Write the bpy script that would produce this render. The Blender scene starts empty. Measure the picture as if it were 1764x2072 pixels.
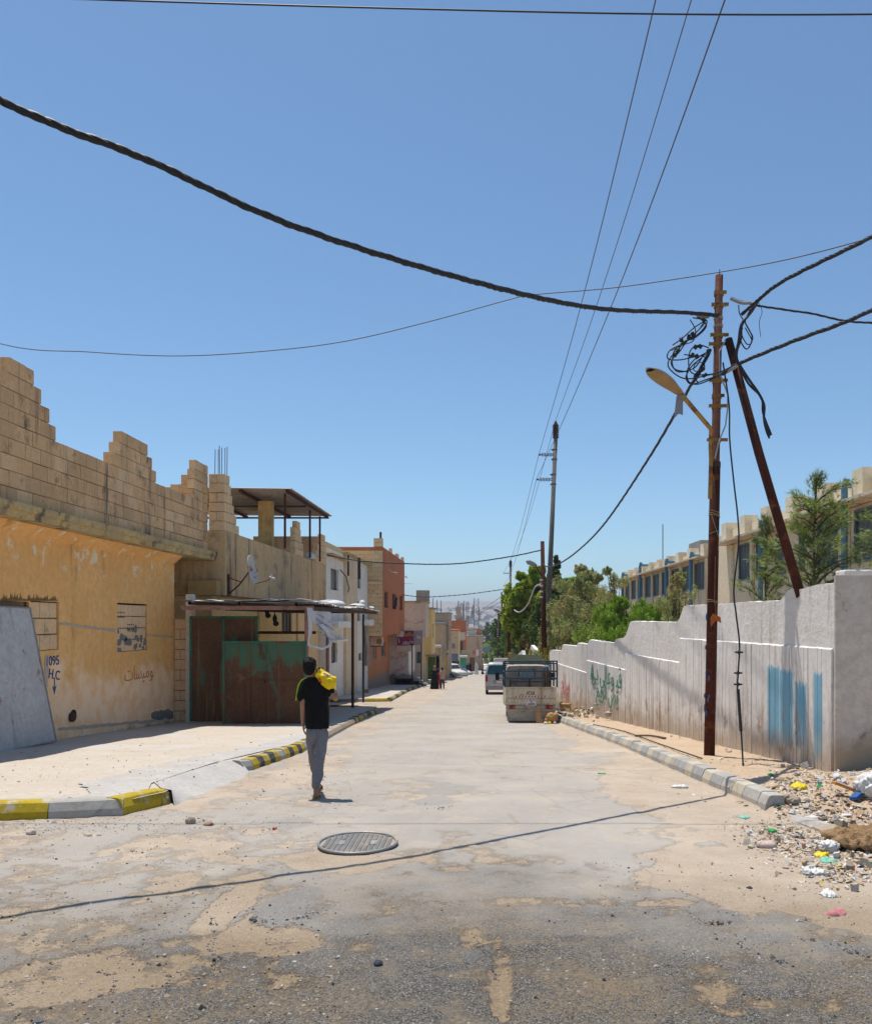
import bpy, bmesh, math, random
import numpy as np
from mathutils import Vector, Matrix, noise as mnoise
random.seed(7)
S = bpy.context.scene
COL = S.collection
R = math.radians
F = 1650.0            # focal length in photograph units (photo 1764 units wide)
EYE = 1.55
# ------------------------------------------------------------------ street profile
GY = [-60,-10, 0, 8, 12, 18, 25, 32, 40, 60, 90, 120, 200, 300, 450, 700, 1000, 9000]
GZ = [3.0,.55, 0,-.47,-.72,-1.12,-1.6,-2.0,-2.45,-3.5,-5.0,-6.4,-10,-14,-18,-20,-20,-20]
def G(y): return float(np.interp(y, GY, GZ))
def at(u, v, Y): return Vector(((u-985)/F*Y, Y, EYE+(1255-v)/F*Y))
def gp(u, v, h=0.0):                       # where a sight line meets the street
    lo, hi = 1.0, 600.0
    for _ in range(50):
        m = (lo+hi)/2
        if EYE+(1255-v)/F*m > G(m)+h: lo = m
        else: hi = m
    return Vector(((u-985)/F*m, m, G(m)+h))
# ------------------------------------------------------------------ objects
OFF = {}
def tag(o, label=None, cat=None, group=None, kind=None):
    if label: o['label'] = label
    if cat: o['category'] = cat
    if group: o['group'] = group
    if kind: o['kind'] = kind
    return o
def thing(name, label, cat, loc=(0,0,0), group=None):
    o = bpy.data.objects.new(name, None); COL.objects.link(o)
    o.empty_display_size = .2
    o.location = loc; OFF[o.name] = Vector(loc)
    return tag(o, label, cat, group)
def link_mesh(name, me, mats, parent=None, smooth=False):
    for m in (mats if isinstance(mats, (list, tuple)) else [mats]): me.materials.append(m)
    o = bpy.data.objects.new(name, me); COL.objects.link(o)
    if parent is not None:
        o.parent = parent; OFF[o.name] = OFF[parent.name]
        me.transform(Matrix.Translation(-OFF[parent.name]))
    else: OFF[o.name] = Vector((0,0,0))
    if smooth: me.shade_smooth()
    return o
def copy_tree(o, parent=None):
    c = o.copy(); COL.objects.link(c)
    if parent is not None: c.parent = parent
    for ch in [x for x in COL.objects if x.parent == o]: copy_tree(ch, c)
    return c
class MB:
    def __init__(s): s.v=[]; s.f=[]; s.m=[]; s.mi=0; s.T=None
    def pt(s, p):
        p = Vector(p)
        if s.T is not None: p = s.T @ p
        s.v.append(p); return len(s.v)-1
    def face(s, ids): s.f.append(ids); s.m.append(s.mi)
    def poly(s, pts): s.face([s.pt(p) for p in pts])
    def box(s, x0,x1,y0,y1,z0,z1):
        i=[s.pt((x,y,z)) for z in (z0,z1) for y in (y0,y1) for x in (x0,x1)]
        for q in ((0,2,3,1),(4,5,7,6),(0,1,5,4),(2,6,7,3),(0,4,6,2),(1,3,7,5)): s.face([i[k] for k in q])
    def cbox(s, c, sx,sy,sz, rot=None):
        M = Matrix.Translation(c) @ (rot.to_4x4() if rot is not None else Matrix.Identity(4))
        old=s.T; s.T = M if old is None else old@M
        s.box(-sx/2,sx/2,-sy/2,sy/2,-sz/2,sz/2); s.T=old
    def prism(s, pts, n):                 # polygon pts extruded by vector n
        n=Vector(n); a=[s.pt(p) for p in pts]; b=[s.pt(Vector(p)+n) for p in pts]
        s.face(a[::-1]); s.face(b); k=len(a)
        for i in range(k): s.face([a[i],a[(i+1)%k],b[(i+1)%k],b[i]])
    def tube(s, pts, r, n=8, cap=True, tw=0):
        pts=[Vector(p) for p in pts]; rings=[]
        rr = r if isinstance(r,(list,tuple)) else [r]*len(pts)
        t0=(pts[1]-pts[0]).normalized(); up=Vector((0,0,1)) if abs(t0.z)<.9 else Vector((1,0,0))
        a=t0.cross(up).normalized()
        for i,p in enumerate(pts):
            t=(pts[min(i+1,len(pts)-1)]-pts[max(i-1,0)])
            if t.length<1e-9: t=t0
            t=t.normalized(); a=(a-t*a.dot(t)); a=a.normalized() if a.length>1e-6 else t.orthogonal().normalized()
            b=t.cross(a)
            rings.append([s.pt(p+(a*math.cos(2*math.pi*k/n)+b*math.sin(2*math.pi*k/n))*rr[i]) for k in range(n)])
        for i in range(len(rings)-1):
            for k in range(n): s.face([rings[i][k],rings[i][(k+1)%n],rings[i+1][(k+1)%n],rings[i+1][k]])
        if cap: s.face(rings[0][::-1]); s.face(rings[-1])
    def ball(s, c, r, n=8, m=6):
        c=Vector(c); r=Vector(r) if isinstance(r,(tuple,list,Vector)) else Vector((r,r,r))
        top=s.pt(c+Vector((0,0,r.z))); bot=s.pt(c-Vector((0,0,r.z))); rows=[]
        for j in range(1,m):
            t=math.pi*j/m
            rows.append([s.pt(c+Vector((r.x*math.sin(t)*math.cos(2*math.pi*k/n), r.y*math.sin(t)*math.sin(2*math.pi*k/n), r.z*math.cos(t)))) for k in range(n)])
        for k in range(n):
            s.face([top,rows[0][k],rows[0][(k+1)%n]]); s.face([bot,rows[-1][(k+1)%n],rows[-1][k]])
            for j in range(len(rows)-1): s.face([rows[j][k],rows[j+1][k],rows[j+1][(k+1)%n],rows[j][(k+1)%n]])
    def facade(s, p0, du, dv, W, H, holes=(), depth=.12):
        p0=Vector(p0); du=Vector(du); dv=Vector(dv); n=du.cross(dv)
        xs=sorted({0,W,*[h[0] for h in holes],*[h[1] for h in holes]}); ys=sorted({0,H,*[h[2] for h in holes],*[h[3] for h in holes]})
        for i in range(len(xs)-1):
            for j in range(len(ys)-1):
                cx=(xs[i]+xs[i+1])/2; cy=(ys[j]+ys[j+1])/2
                if any(h[0]<cx<h[1] and h[2]<cy<h[3] for h in holes): continue
                s.poly([p0+du*xs[i]+dv*ys[j],p0+du*xs[i+1]+dv*ys[j],p0+du*xs[i+1]+dv*ys[j+1],p0+du*xs[i]+dv*ys[j+1]])
        for h in holes:
            c=[p0+du*h[0]+dv*h[2],p0+du*h[1]+dv*h[2],p0+du*h[1]+dv*h[3],p0+du*h[0]+dv*h[3]]
            for k in range(4):
                a,b=c[k],c[(k+1)%4]; s.poly([a,a-n*depth,b-n*depth,b])
    def shell(s, x0,x1,y0,y1,z0,z1, east=(), south=(), west=(), depth=.12):
        """house block; east/west holes (y0,y1,z0,z1), south holes (x0,x1,z0,z1) in world metres"""
        s.facade((x1,y0,z0),(0,1,0),(0,0,1),y1-y0,z1-z0,[(a-y0,b-y0,c-z0,d-z0) for a,b,c,d in east],depth)
        s.facade((x0,y0,z0),(1,0,0),(0,0,1),x1-x0,z1-z0,[(a-x0,b-x0,c-z0,d-z0) for a,b,c,d in south],depth)
        s.facade((x0,y1,z0),(0,-1,0),(0,0,1),y1-y0,z1-z0,[(y1-b,y1-a,c-z0,d-z0) for a,b,c,d in west],depth)
        s.facade((x1,y1,z0),(-1,0,0),(0,0,1),x1-x0,z1-z0)
        s.poly([(x0,y0,z1),(x1,y0,z1),(x1,y1,z1),(x0,y1,z1)]); s.poly([(x0,y0,z0),(x0,y1,z0),(x1,y1,z0),(x1,y0,z0)])
    def mesh(s, name='m'):
        me=bpy.data.meshes.new(name); me.from_pydata([tuple(p) for p in s.v],[],s.f)
        if any(s.m): me.polygons.foreach_set('material_index', s.m)
        me.update(); return me
    def build(s, name, mats, parent=None, smooth=False, bevel=0, jit=0):
        if jit:
            for p in s.v: p += Vector(mnoise.noise_vector(p*3.1))*jit
        me=s.mesh(name)
        o=link_mesh(name, me, mats, parent, smooth)
        if bevel:
            b=o.modifiers.new('bevel','BEVEL'); b.width=bevel; b.segments=2; b.limit_method='ANGLE'
        return o
def box_part(name, mat, parent, *b, bevel=0):
    m=MB(); m.box(*b); return m.build(name, mat, parent, bevel=bevel)
def text(body, size, p, right, up, mat, parent, name='lettering', depth=.004, bold=0):
    cu=bpy.data.curves.new('t','FONT'); cu.body=body; cu.size=size; cu.extrude=depth; cu.offset=bold; cu.resolution_u=3
    cu.align_x='CENTER'; cu.align_y='CENTER'
    o=bpy.data.objects.new('t',cu); COL.objects.link(o)
    dg=bpy.context.evaluated_depsgraph_get(); me=bpy.data.meshes.new_from_object(o.evaluated_get(dg))
    bpy.data.objects.remove(o); bpy.data.curves.remove(cu)
    right=Vector(right).normalized(); up=Vector(up).normalized(); n=right.cross(up)
    M=Matrix((right,up,n)).transposed().to_4x4(); M.translation=Vector(p)
    me.transform(M); me.materials.clear()
    return link_mesh(name, me, mat, parent)
def remesh(mb, name, mat, parent, voxel, smooth_it=4, wrinkle=0, wfreq=(9,9,5)):
    me=mb.mesh(name); o=bpy.data.objects.new('t',me); COL.objects.link(o)
    r=o.modifiers.new('r','REMESH'); r.mode='VOXEL'; r.voxel_size=voxel
    sm=o.modifiers.new('s','SMOOTH'); sm.iterations=smooth_it; sm.factor=.5
    dg=bpy.context.evaluated_depsgraph_get(); m2=bpy.data.meshes.new_from_object(o.evaluated_get(dg))
    bpy.data.objects.remove(o); bpy.data.meshes.remove(me)
    m2.materials.clear()
    if wrinkle:
        ns=[v.normal.copy() for v in m2.vertices]
        for v,n_ in zip(m2.vertices,ns):
            q=Vector((v.co.x*wfreq[0],v.co.y*wfreq[1],v.co.z*wfreq[2])); a=1-abs(mnoise.noise(q))*2; b=mnoise.noise(q*2.3)
            v.co+=n_*(wrinkle*(a*.6+b*.5-.3))
    return link_mesh(name, m2, mat, parent, smooth=True)
def cap(mb, a, b, ra, rb, n=12):            # tapered limb
    mb.ball(a, ra, n, 8); mb.ball(b, rb, n, 8); a=Vector(a); b=Vector(b)
    if (b-a).length>1e-4: mb.tube([a,b],[ra,rb],n)
# ------------------------------------------------------------------ materials
class NT:
    def __init__(s, name, coord='P'):
        s.mat=bpy.data.materials.new(name); s.mat.use_nodes=True; s.t=s.mat.node_tree
        s.b=s.t.nodes['Principled BSDF']; s.out=s.t.nodes['Material Output']
        if coord=='P': s.co=s.n('ShaderNodeNewGeometry').outputs['Position']
        else: s.co=s.n('ShaderNodeTexCoord').outputs['Object']
    def n(s, typ, **kw):
        x=s.t.nodes.new(typ)
        for k,v in kw.items(): setattr(x,k,v)
        return x
    def l(s, a, b): s.t.links.new(a,b)
    def setin(s, sock, v):
        if hasattr(v,'is_linked') or hasattr(v,'links'): s.l(v,sock)
        elif isinstance(v,(tuple,list)) and len(v)==3 and sock.type=='RGBA': sock.default_value=(*v,1)
        else: sock.default_value=v
    def map(s, sc, loc=(0,0,0), co=None):
        m=s.n('ShaderNodeMapping'); s.l(co or s.co,m.inputs['Vector']); m.inputs['Scale'].default_value=sc; m.inputs['Location'].default_value=loc
        return m.outputs[0]
    def noise(s, scale, detail=5, rough=.55, vec=None, dist=0):
        x=s.n('ShaderNodeTexNoise'); s.l(vec or s.co,x.inputs['Vector'])
        x.inputs['Scale'].default_value=scale; x.inputs['Detail'].default_value=detail; x.inputs['Roughness'].default_value=rough; x.inputs['Distortion'].default_value=dist
        return x.outputs['Fac']
    def vor(s, scale, feature='F1', vec=None, out='Distance'):
        x=s.n('ShaderNodeTexVoronoi',feature=feature); s.l(vec or s.co,x.inputs['Vector']); x.inputs['Scale'].default_value=scale
        return x.outputs[out]
    def ss(s, f, lo, hi):                     # smooth step
        x=s.n('ShaderNodeMapRange',interpolation_type='SMOOTHSTEP'); s.setin(x.inputs[0],f)
        x.inputs[1].default_value=lo; x.inputs[2].default_value=hi; return x.outputs[0]
    def math(s, op, a, b=0.0):
        x=s.n('ShaderNodeMath',operation=op); s.setin(x.inputs[0],a); s.setin(x.inputs[1],b); return x.outputs[0]
    def mix(s, f, a, b, mode='MIX'):
        x=s.n('ShaderNodeMix',data_type='RGBA',blend_type=mode)
        s.setin(x.inputs[0],f); s.setin(x.inputs[6],a); s.setin(x.inputs[7],b); return x.outputs[2]
    def xyz(s):
        x=s.n('ShaderNodeSeparateXYZ'); s.l(s.co,x.inputs[0]); return x.outputs
    def attr(s, name):
        x=s.n('ShaderNodeAttribute',attribute_name=name); return x.outputs
    def bump(s, h, strength=.4, dist=.02):
        x=s.n('ShaderNodeBump'); s.l(h,x.inputs['Height']); x.inputs['Strength'].default_value=strength; x.inputs['Distance'].default_value=dist
        s.l(x.outputs[0],s.b.inputs['Normal'])
    def done(s, col, rough=.9, metal=0, spec=.3):
        s.setin(s.b.inputs['Base Color'],col); s.setin(s.b.inputs['Roughness'],rough); s.b.inputs['Metallic'].default_value=metal
        s.b.inputs['Specular IOR Level'].default_value=spec
        return s.mat
def surf(name, c1, c2, scale=1.5, coord='P', stain=None, streak=None, low=None, speck=None, rough=.92, metal=0, bump=.35, bscale=25, bd=.01, spec=.25, extra=None):
    """general weathered surface: two tones, stains, vertical runs, dirt near the ground, specks"""
    t=NT(name,coord)
    c=t.mix(t.ss(t.noise(scale,7,.6),.35,.65), c1, c2)
    c=t.mix(t.ss(t.noise(scale*9,5,.7),.3,.75), c, [x*.86 for x in c2]) if bump else c
    if streak:
        sc,ss,lo,hi=streak; f=t.math('MULTIPLY',t.ss(t.noise(1.0,6,.65,vec=t.map((ss,ss,ss*.07))),lo,hi),t.ss(t.noise(.9,3),.3,.6)); c=t.mix(f,c,sc)
    if stain:
        sc,ss,lo,hi=stain; c=t.mix(t.ss(t.noise(ss,8,.68,dist=.4),lo,hi),c,sc)
    if low:
        lc,gz,h=low; z=t.xyz()[2]; n=t.noise(2.2,6,.6)
        f=t.math('SUBTRACT',1.0,t.ss(t.math('ADD',z,t.math('MULTIPLY',n,-h*1.1)),gz-.3*h,gz+.25*h)); c=t.mix(f,c,lc)
    if speck:
        sc,ss,lo,hi=speck; c=t.mix(t.ss(t.noise(ss,3,.8),lo,hi),c,sc)
    if extra: c=extra(t,c)
    if bump: t.bump(t.noise(bscale,8,.7),bump,bd)
    return t.done(c,rough,metal,spec)
def flat(name, c, rough=.6, metal=0, coord='O', var=.18):
    return surf(name,c,[x*(1-var) for x in c],3,coord,rough=rough,metal=metal,bump=.1,bscale=40)
def leaf_mat(name, c1, c2, brown=None):
    t=NT(name); g=t.n('ShaderNodeNewGeometry'); r=g.outputs['Random Per Island']
    c=t.mix(r,c1,c2); c=t.mix(t.ss(t.noise(1.6,4),.42,.62),c,[x*.6 for x in c1])
    if brown: c=t.mix(t.ss(t.noise(.9,4,.6),.48,.6),c,brown)
    t.setin(t.b.inputs['Base Color'],c); t.b.inputs['Roughness'].default_value=.6; t.b.inputs['Specular IOR Level'].default_value=.3
    tr=t.n('ShaderNodeBsdfTranslucent'); t.setin(tr.inputs['Color'],t.mix(.5,c,(.25,.32,.03)))
    ms=t.n('ShaderNodeMixShader'); ms.inputs[0].default_value=.3
    t.l(t.b.outputs[0],ms.inputs[1]); t.l(tr.outputs[0],ms.inputs[2]); t.l(ms.outputs[0],t.out.inputs[0])
    return t.mat
def glass(name,c=(.03,.035,.04),rough=.12):
    t=NT(name,'O'); return t.done(t.mix(t.noise(3,3),c,[x*1.8 for x in c]),rough,0,.6)

M={}
M['dark_glass']=glass('dark_glass'); M['teal_glass']=glass('teal_glass',(.012,.045,.045),.08)
M['black_rubber']=flat('black_rubber',(.02,.02,.02),.75)
M['cable']=flat('cable',(.035,.036,.04),.55); M['thin_wire']=flat('thin_wire',(.10,.09,.09),.6); M['pale_cable']=flat('pale_cable',(.5,.5,.48),.6)
M['rust']=surf('rust',(.105,.032,.02),(.06,.02,.014),2,stain=((.20,.065,.02),3,.55,.7),speck=((.20,.12,.07),30,.7,.78),rough=.85,bump=.3,bscale=60,spec=.15)
M['dark_rust']=surf('dark_rust',(.10,.05,.035),(.06,.035,.03),3,rough=.8,speck=((.22,.14,.1),40,.66,.74))
M['pole_conc']=surf('pole_conc',(.19,.17,.155),(.13,.12,.11),2)
def blk_extra(t,c):
    r_=t.n('ShaderNodeNewGeometry').outputs['Random Per Island']
    c=t.mix(t.math('MULTIPLY',t.ss(r_,.0,.35),.0),c,c); c=t.mix(t.math('MULTIPLY',t.math('SUBTRACT',1.0,t.ss(r_,.0,.45)),.28),c,(.34,.235,.14)); return t.mix(t.math('MULTIPLY',t.ss(r_,.62,1.0),.25),c,(.90,.70,.46))
M['block']=surf('block',(.78,.49,.255),(.66,.41,.21),1.4,stain=((.16,.125,.08),2.2,.53,.72),streak=((.13,.10,.075),3,.5,.68),speck=((.46,.33,.19),55,.6,.72),bump=.6,bscale=70,bd=.012,extra=blk_extra)
M['block_light']=surf('block_light',(.84,.58,.33),(.74,.50,.28),1.4,stain=((.25,.19,.12),2.2,.55,.75),speck=((.6,.45,.28),55,.6,.72),bump=.6,bscale=70,bd=.012)
M['mortar']=surf('mortar',(.36,.26,.16),(.28,.20,.13),3,bump=.4)
M['grey_mortar']=surf('grey_mortar',(.24,.23,.22),(.17,.165,.16),5,bump=.5,bscale=50)
def ochre_extra(t,c):
    x=t.xyz(); n=t.noise(1.1,7,.62)
    sl=t.math('ADD',x[2],t.math('MULTIPLY',x[1],.045))         # pale scoured zone follows the falling street
    f=t.ss(t.math('ADD',sl,t.math('MULTIPLY',n,-2.1)),-.12,.45)
    pale=t.mix(t.ss(t.noise(3.5,6),.4,.65),(.93,.66,.42),(.88,.54,.29))
    c=t.mix(f,pale,c)
    f2=t.ss(t.math('ADD',sl,t.math('MULTIPLY',t.noise(3,6),-.35)),-.48,-.30); c=t.mix(f2,(.27,.22,.17),c)
    f3=t.math('MULTIPLY',t.ss(t.noise(2.2,7,.7,dist=.6),.57,.60),t.ss(t.math('ADD',x[2],t.math('MULTIPLY',t.noise(1.5,4),.8)),2.7,3.4)); c=t.mix(f3,c,(.78,.68,.50))
    return c
M['ochre']=surf('ochre',(.90,.52,.205),(.83,.45,.155),.7,streak=((.30,.16,.05),1.6,.56,.74),stain=((.68,.45,.22),1.1,.63,.75),extra=ochre_extra,bump=.3,bscale=18)
M['slab']=surf('slab',(.66,.46,.18),(.44,.34,.18),1.2,stain=((.13,.11,.075),1.8,.5,.66),speck=((.55,.45,.28),9,.62,.72),bump=.7,bscale=14,bd=.03)
M['tan_plaster']=surf('tan_plaster',(.70,.46,.235),(.60,.40,.205),.8,streak=((.15,.115,.08),2.2,.5,.66),stain=((.22,.18,.135),.9,.52,.7),bump=.4)
M['tan_ochre']=surf('tan_ochre',(.60,.38,.14),(.48,.30,.115),.8,streak=((.15,.11,.07),2.2,.56,.7),bump=.4)
M['yellow_plaster']=surf('yellow_plaster',(.80,.62,.31),(.72,.54,.26),.9,streak=((.35,.25,.14),2,.6,.75))
M['orange_plaster']=surf('orange_plaster',(.84,.58,.30),(.76,.51,.26),.9,streak=((.45,.32,.2),2,.6,.75))
M['white_plaster']=surf('white_plaster',(.88,.84,.78),(.80,.74,.66),.8,streak=((.30,.27,.24),2.2,.6,.75),stain=((.55,.36,.2),1.2,.6,.72),bump=.4)
M['beige_plaster']=surf('beige_plaster',(.80,.62,.43),(.72,.55,.37),.8,streak=((.34,.27,.2),2,.62,.76))
M['terracotta']=surf('terracotta',(.56,.19,.075),(.48,.155,.065),.5,streak=((.27,.10,.05),1.4,.6,.76),bump=.25)
M['terracotta_low']=surf('terracotta_low',(.62,.27,.12),(.54,.225,.10),.7,streak=((.30,.16,.1),1.4,.58,.76),low=((.3,.24,.19),-2.9,.8))
M['white_dirty']=surf('white_dirty',(.74,.69,.64),(.66,.6,.55),.6,stain=((.35,.28,.25),.8,.6,.8),low=((.22,.18,.16),-3.4,1.0))
M['cream']=surf('cream',(.68,.56,.44),(.60,.48,.37),.6,stain=((.45,.35,.26),1.1,.6,.75))
M['yellow_house']=surf('yellow_house',(.84,.61,.26),(.78,.56,.23),.5)
M['brown_house']=surf('brown_house',(.54,.40,.27),(.45,.33,.22),.5,streak=((.2,.15,.1),1.4,.55,.7))
M['grey_conc']=surf('grey_conc',(.36,.34,.32),(.28,.265,.25),.9,stain=((.18,.17,.16),1.2,.58,.72))
M['wood']=surf('wood',(.20,.12,.06),(.13,.08,.045),5,streak=((.07,.045,.03),8,.5,.7))
M['green_shutter']=flat('green_shutter',(.03,.13,.07),.6); M['green_door']=surf('green_door',(.09,.24,.05),(.06,.17,.04),1.5,stain=((.25,.10,.03),1.5,.5,.62))
def gate_extra(t,c):
    n=t.noise(1.0,7,.68,vec=t.map((2.2,1,.8)),dist=.4)
    edge=t.math('ADD',t.ss(t.xyz()[2],-.4,.9),-.55)
    c=t.mix(t.math('MULTIPLY',t.ss(t.math('ADD',n,t.math('MULTIPLY',edge,.16)),.47,.56),.8),c,(.05,.17,.11))
    run=t.ss(t.noise(1.0,5,.7,vec=t.map((9,1,.35))),.52,.66); c=t.mix(t.math('MULTIPLY',run,.75),c,(.16,.065,.03))
    return t.mix(t.math('MULTIPLY',t.ss(t.noise(3,6,.7),.6,.7),.5),c,(.27,.16,.08))
def tall_extra(t,c):
    run=t.ss(t.noise(1.0,5,.7,vec=t.map((7,1,.3))),.54,.66); c=t.mix(t.math('MULTIPLY',run,.8),c,(.27,.17,.06))
    return t.mix(t.math('MULTIPLY',t.ss(t.noise(1.0,6,.7,vec=t.map((3,1,.7),(4,0,0))),.60,.66),.8),c,(.045,.15,.10))
M['gate']=surf('gate',(.17,.08,.04),(.10,.05,.028),1.6,extra=gate_extra,rough=.75,bump=.3)
M['gate_tall']=surf('gate_tall',(.17,.085,.04),(.105,.055,.03),1.4,extra=tall_extra,rough=.75,bump=.3)
M['gate_frame']=surf('gate_frame',(.05,.20,.13),(.035,.14,.09),2,stain=((.16,.07,.04),3,.5,.62),rough=.65)
M['tin_sheet']=surf('tin_sheet',(.60,.585,.565),(.50,.485,.475),1.1,streak=((.27,.26,.26),3,.52,.7),stain=((.34,.18,.09),2.6,.60,.68),rough=.55,bump=.25,metal=.25)
M['zinc']=surf('zinc',(.42,.41,.40),(.30,.28,.26),1.3,stain=((.24,.14,.08),1.7,.55,.7),rough=.5,metal=.45,bump=.2)
M['pink_paint']=surf('pink_paint',(.42,.25,.20),(.34,.18,.14),2,stain=((.18,.08,.05),3,.55,.65),rough=.6)
M['tarp']=surf('tarp',(.70,.70,.72),(.58,.58,.61),2,bump=.3,bscale=12,rough=.6)
M['ink']=flat('ink',(.05,.05,.07),.8); M['blue_ink']=flat('blue_ink',(.07,.13,.27),.8); M['red_ink']=flat('red_ink',(.62,.26,.13),.8); M['pink_ink']=flat('pink_ink',(.72,.30,.27),.8); M['green_ink']=flat('green_ink',(.08,.30,.20),.8)
M['maroon']=flat('maroon',(.30,.02,.11),.5); M['mauve']=flat('mauve',(.26,.19,.22),.6); M['sign_yellow']=flat('sign_yellow',(.75,.6,.02),.5); M['sign_white']=flat('sign_white',(.75,.72,.72),.5)
M['white_paint']=flat('white_paint',(.74,.72,.68),.5); M['cream_paint']=surf('cream_paint',(.68,.60,.44),(.58,.50,.36),2,coord='O',stain=((.30,.21,.12),5,.54,.66),speck=((.22,.12,.06),30,.60,.68),streak=((.36,.27,.17),5,.5,.66),rough=.45,bump=.1,spec=.4)
M['silver']=flat('silver',(.50,.49,.50),.3,.35); M['steel_blue']=flat('steel_blue',(.05,.085,.11),.45); M['red_light']=flat('red_light',(.35,.02,.02),.25)
M['dusty_grey']=surf('dusty_grey',(.50,.43,.34),(.40,.34,.27),2,coord='O',stain=((.26,.2,.15),4,.5,.68),rough=.7)
M['red_stripe']=flat('red_stripe',(.6,.04,.04),.5)
# concrete wall on the right, with the blue paint brushed on its boards near the corner
def wall_extra(t,c):
    x=t.xyz(); y=x[1]; z=x[2]
    m=None
    rg=t.math('ADD',t.math('MULTIPLY',t.noise(1.0,6,.75,vec=t.map((20,20,.7))),.6),t.math('MULTIPLY',t.noise(7,6,.7),.4))
    for a,b,z0,z1 in ((12.74,13.20,-.60,.98),(12.28,12.76,-.55,.95),(11.84,12.22,-.5,.80),(11.38,11.66,-.6,.98)):
        f=t.math('MULTIPLY',t.ss(y,a-.03,a+.05),t.math('SUBTRACT',1.0,t.ss(y,b-.05,b+.03)))
        g=t.math('MULTIPLY',t.ss(z,z0-.1,z0+.35),t.math('SUBTRACT',1.0,t.ss(z,z1-.3,z1)))
        f=t.math('MULTIPLY',f,t.ss(t.math('ADD',t.math('MULTIPLY',g,.6),t.math('MULTIPLY',rg,1.5)),1.02,1.22))
        m=f if m is None else t.math('MAXIMUM',m,f)
    c=t.mix(t.math('MULTIPLY',m,.82),c,(.09,.38,.56))
    sl=t.math('ADD',z,t.math('MULTIPLY',y,.06))
    rust=t.math('MULTIPLY',t.ss(t.noise(1.0,7,.75,vec=t.map((3,3,1.3))),.535,.585),t.math('SUBTRACT',1.0,t.ss(sl,.45,1.2)))
    c=t.mix(t.math('MULTIPLY',rust,.8),c,(.36,.22,.13))
    lowd=t.math('SUBTRACT',1.0,t.ss(t.math('ADD',sl,t.math('MULTIPLY',t.noise(2,6),-.7)),-.15,.4))
    return t.mix(t.math('MULTIPLY',lowd,.7),c,(.42,.31,.20))
M['wall_conc']=surf('wall_conc',(.88,.84,.78),(.80,.75,.69),1.1,streak=((.48,.42,.36),4.5,.52,.7),stain=((.52,.46,.40),1.3,.56,.74),extra=wall_extra,bump=.7,bscale=11,bd=.03)
M['wall_boards']=surf('wall_boards',(.90,.87,.82),(.83,.79,.73),1.1,streak=((.52,.46,.41),9,.50,.66),stain=((.62,.54,.46),2.3,.58,.74),speck=((.45,.36,.28),16,.66,.72),extra=wall_extra,bump=.5,bscale=30)
M['wall_end']=surf('wall_end',(.68,.61,.53),(.58,.51,.44),1.1,stain=((.14,.10,.07),1.7,.56,.7),speck=((.5,.46,.4),20,.62,.72),bump=.6,bscale=12,bd=.03,low=((.42,.32,.22),-.45,.6))
M['school']=surf('school',(.90,.77,.55),(.84,.68,.47),.7,streak=((.42,.35,.28),1.8,.54,.7),stain=((.62,.38,.2),.9,.6,.75))
M['school_slab']=surf('school_slab',(.72,.62,.48),(.58,.49,.37),1.2,stain=((.2,.17,.13),2,.52,.68))
M['blue_pipe']=flat('blue_pipe',(.10,.25,.36),.5)
M['window_grey']=surf('window_grey',(.16,.15,.14),(.10,.095,.09),1.5,rough=.4,bump=0)
# pavement and kerbs
def pave_extra(t,c):
    n=t.noise(1.2,7,.6)
    return t.mix(t.ss(t.noise(.45,6,.6,dist=.8),.52,.6),c,t.mix(n,(.46,.435,.41),(.52,.48,.43)))
M['pavement']=surf('pavement',(.56,.495,.415),(.51,.44,.36),1.6,stain=((.45,.37,.29),2.4,.54,.75),speck=((.3,.25,.2),45,.66,.74),extra=pave_extra,bump=.3,bscale=30)
M['apron']=surf('apron',(.52,.49,.45),(.44,.41,.38),2,stain=((.62,.42,.2),1.3,.62,.7),bump=.4)
M['kerb_yellow']=surf('kerb_yellow',(.50,.37,.02),(.42,.30,.02),3,stain=((.46,.40,.30),3.5,.54,.62),speck=((.5,.45,.36),22,.62,.7),bump=.3)
M['kerb_grey']=surf('kerb_grey',(.48,.45,.41),(.40,.37,.33),2,stain=((.24,.21,.18),2.5,.55,.7),bump=.5,bscale=35)
M['kerb_black']=surf('kerb_black',(.09,.09,.09),(.06,.06,.06),3,stain=((.26,.24,.21),3,.52,.66))
M['kerb_slate']=surf('kerb_slate',(.40,.40,.39),(.33,.33,.32),3,stain=((.44,.38,.30),3,.52,.68))
M['kerb_cream']=surf('kerb_cream',(.56,.50,.38),(.49,.43,.33),3,stain=((.36,.31,.25),3,.55,.7))
M['iron']=surf('iron',(.36,.355,.34),(.28,.275,.265),6,stain=((.5,.40,.3),4,.52,.66),rough=.5,metal=.4,bump=.2)
M['stone']=surf('stone',(.46,.38,.29),(.36,.29,.22),6,coord='P',bump=.5,bscale=40)
M['hill_house']=flat('hill_house',(.5,.46,.43),.9)
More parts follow.
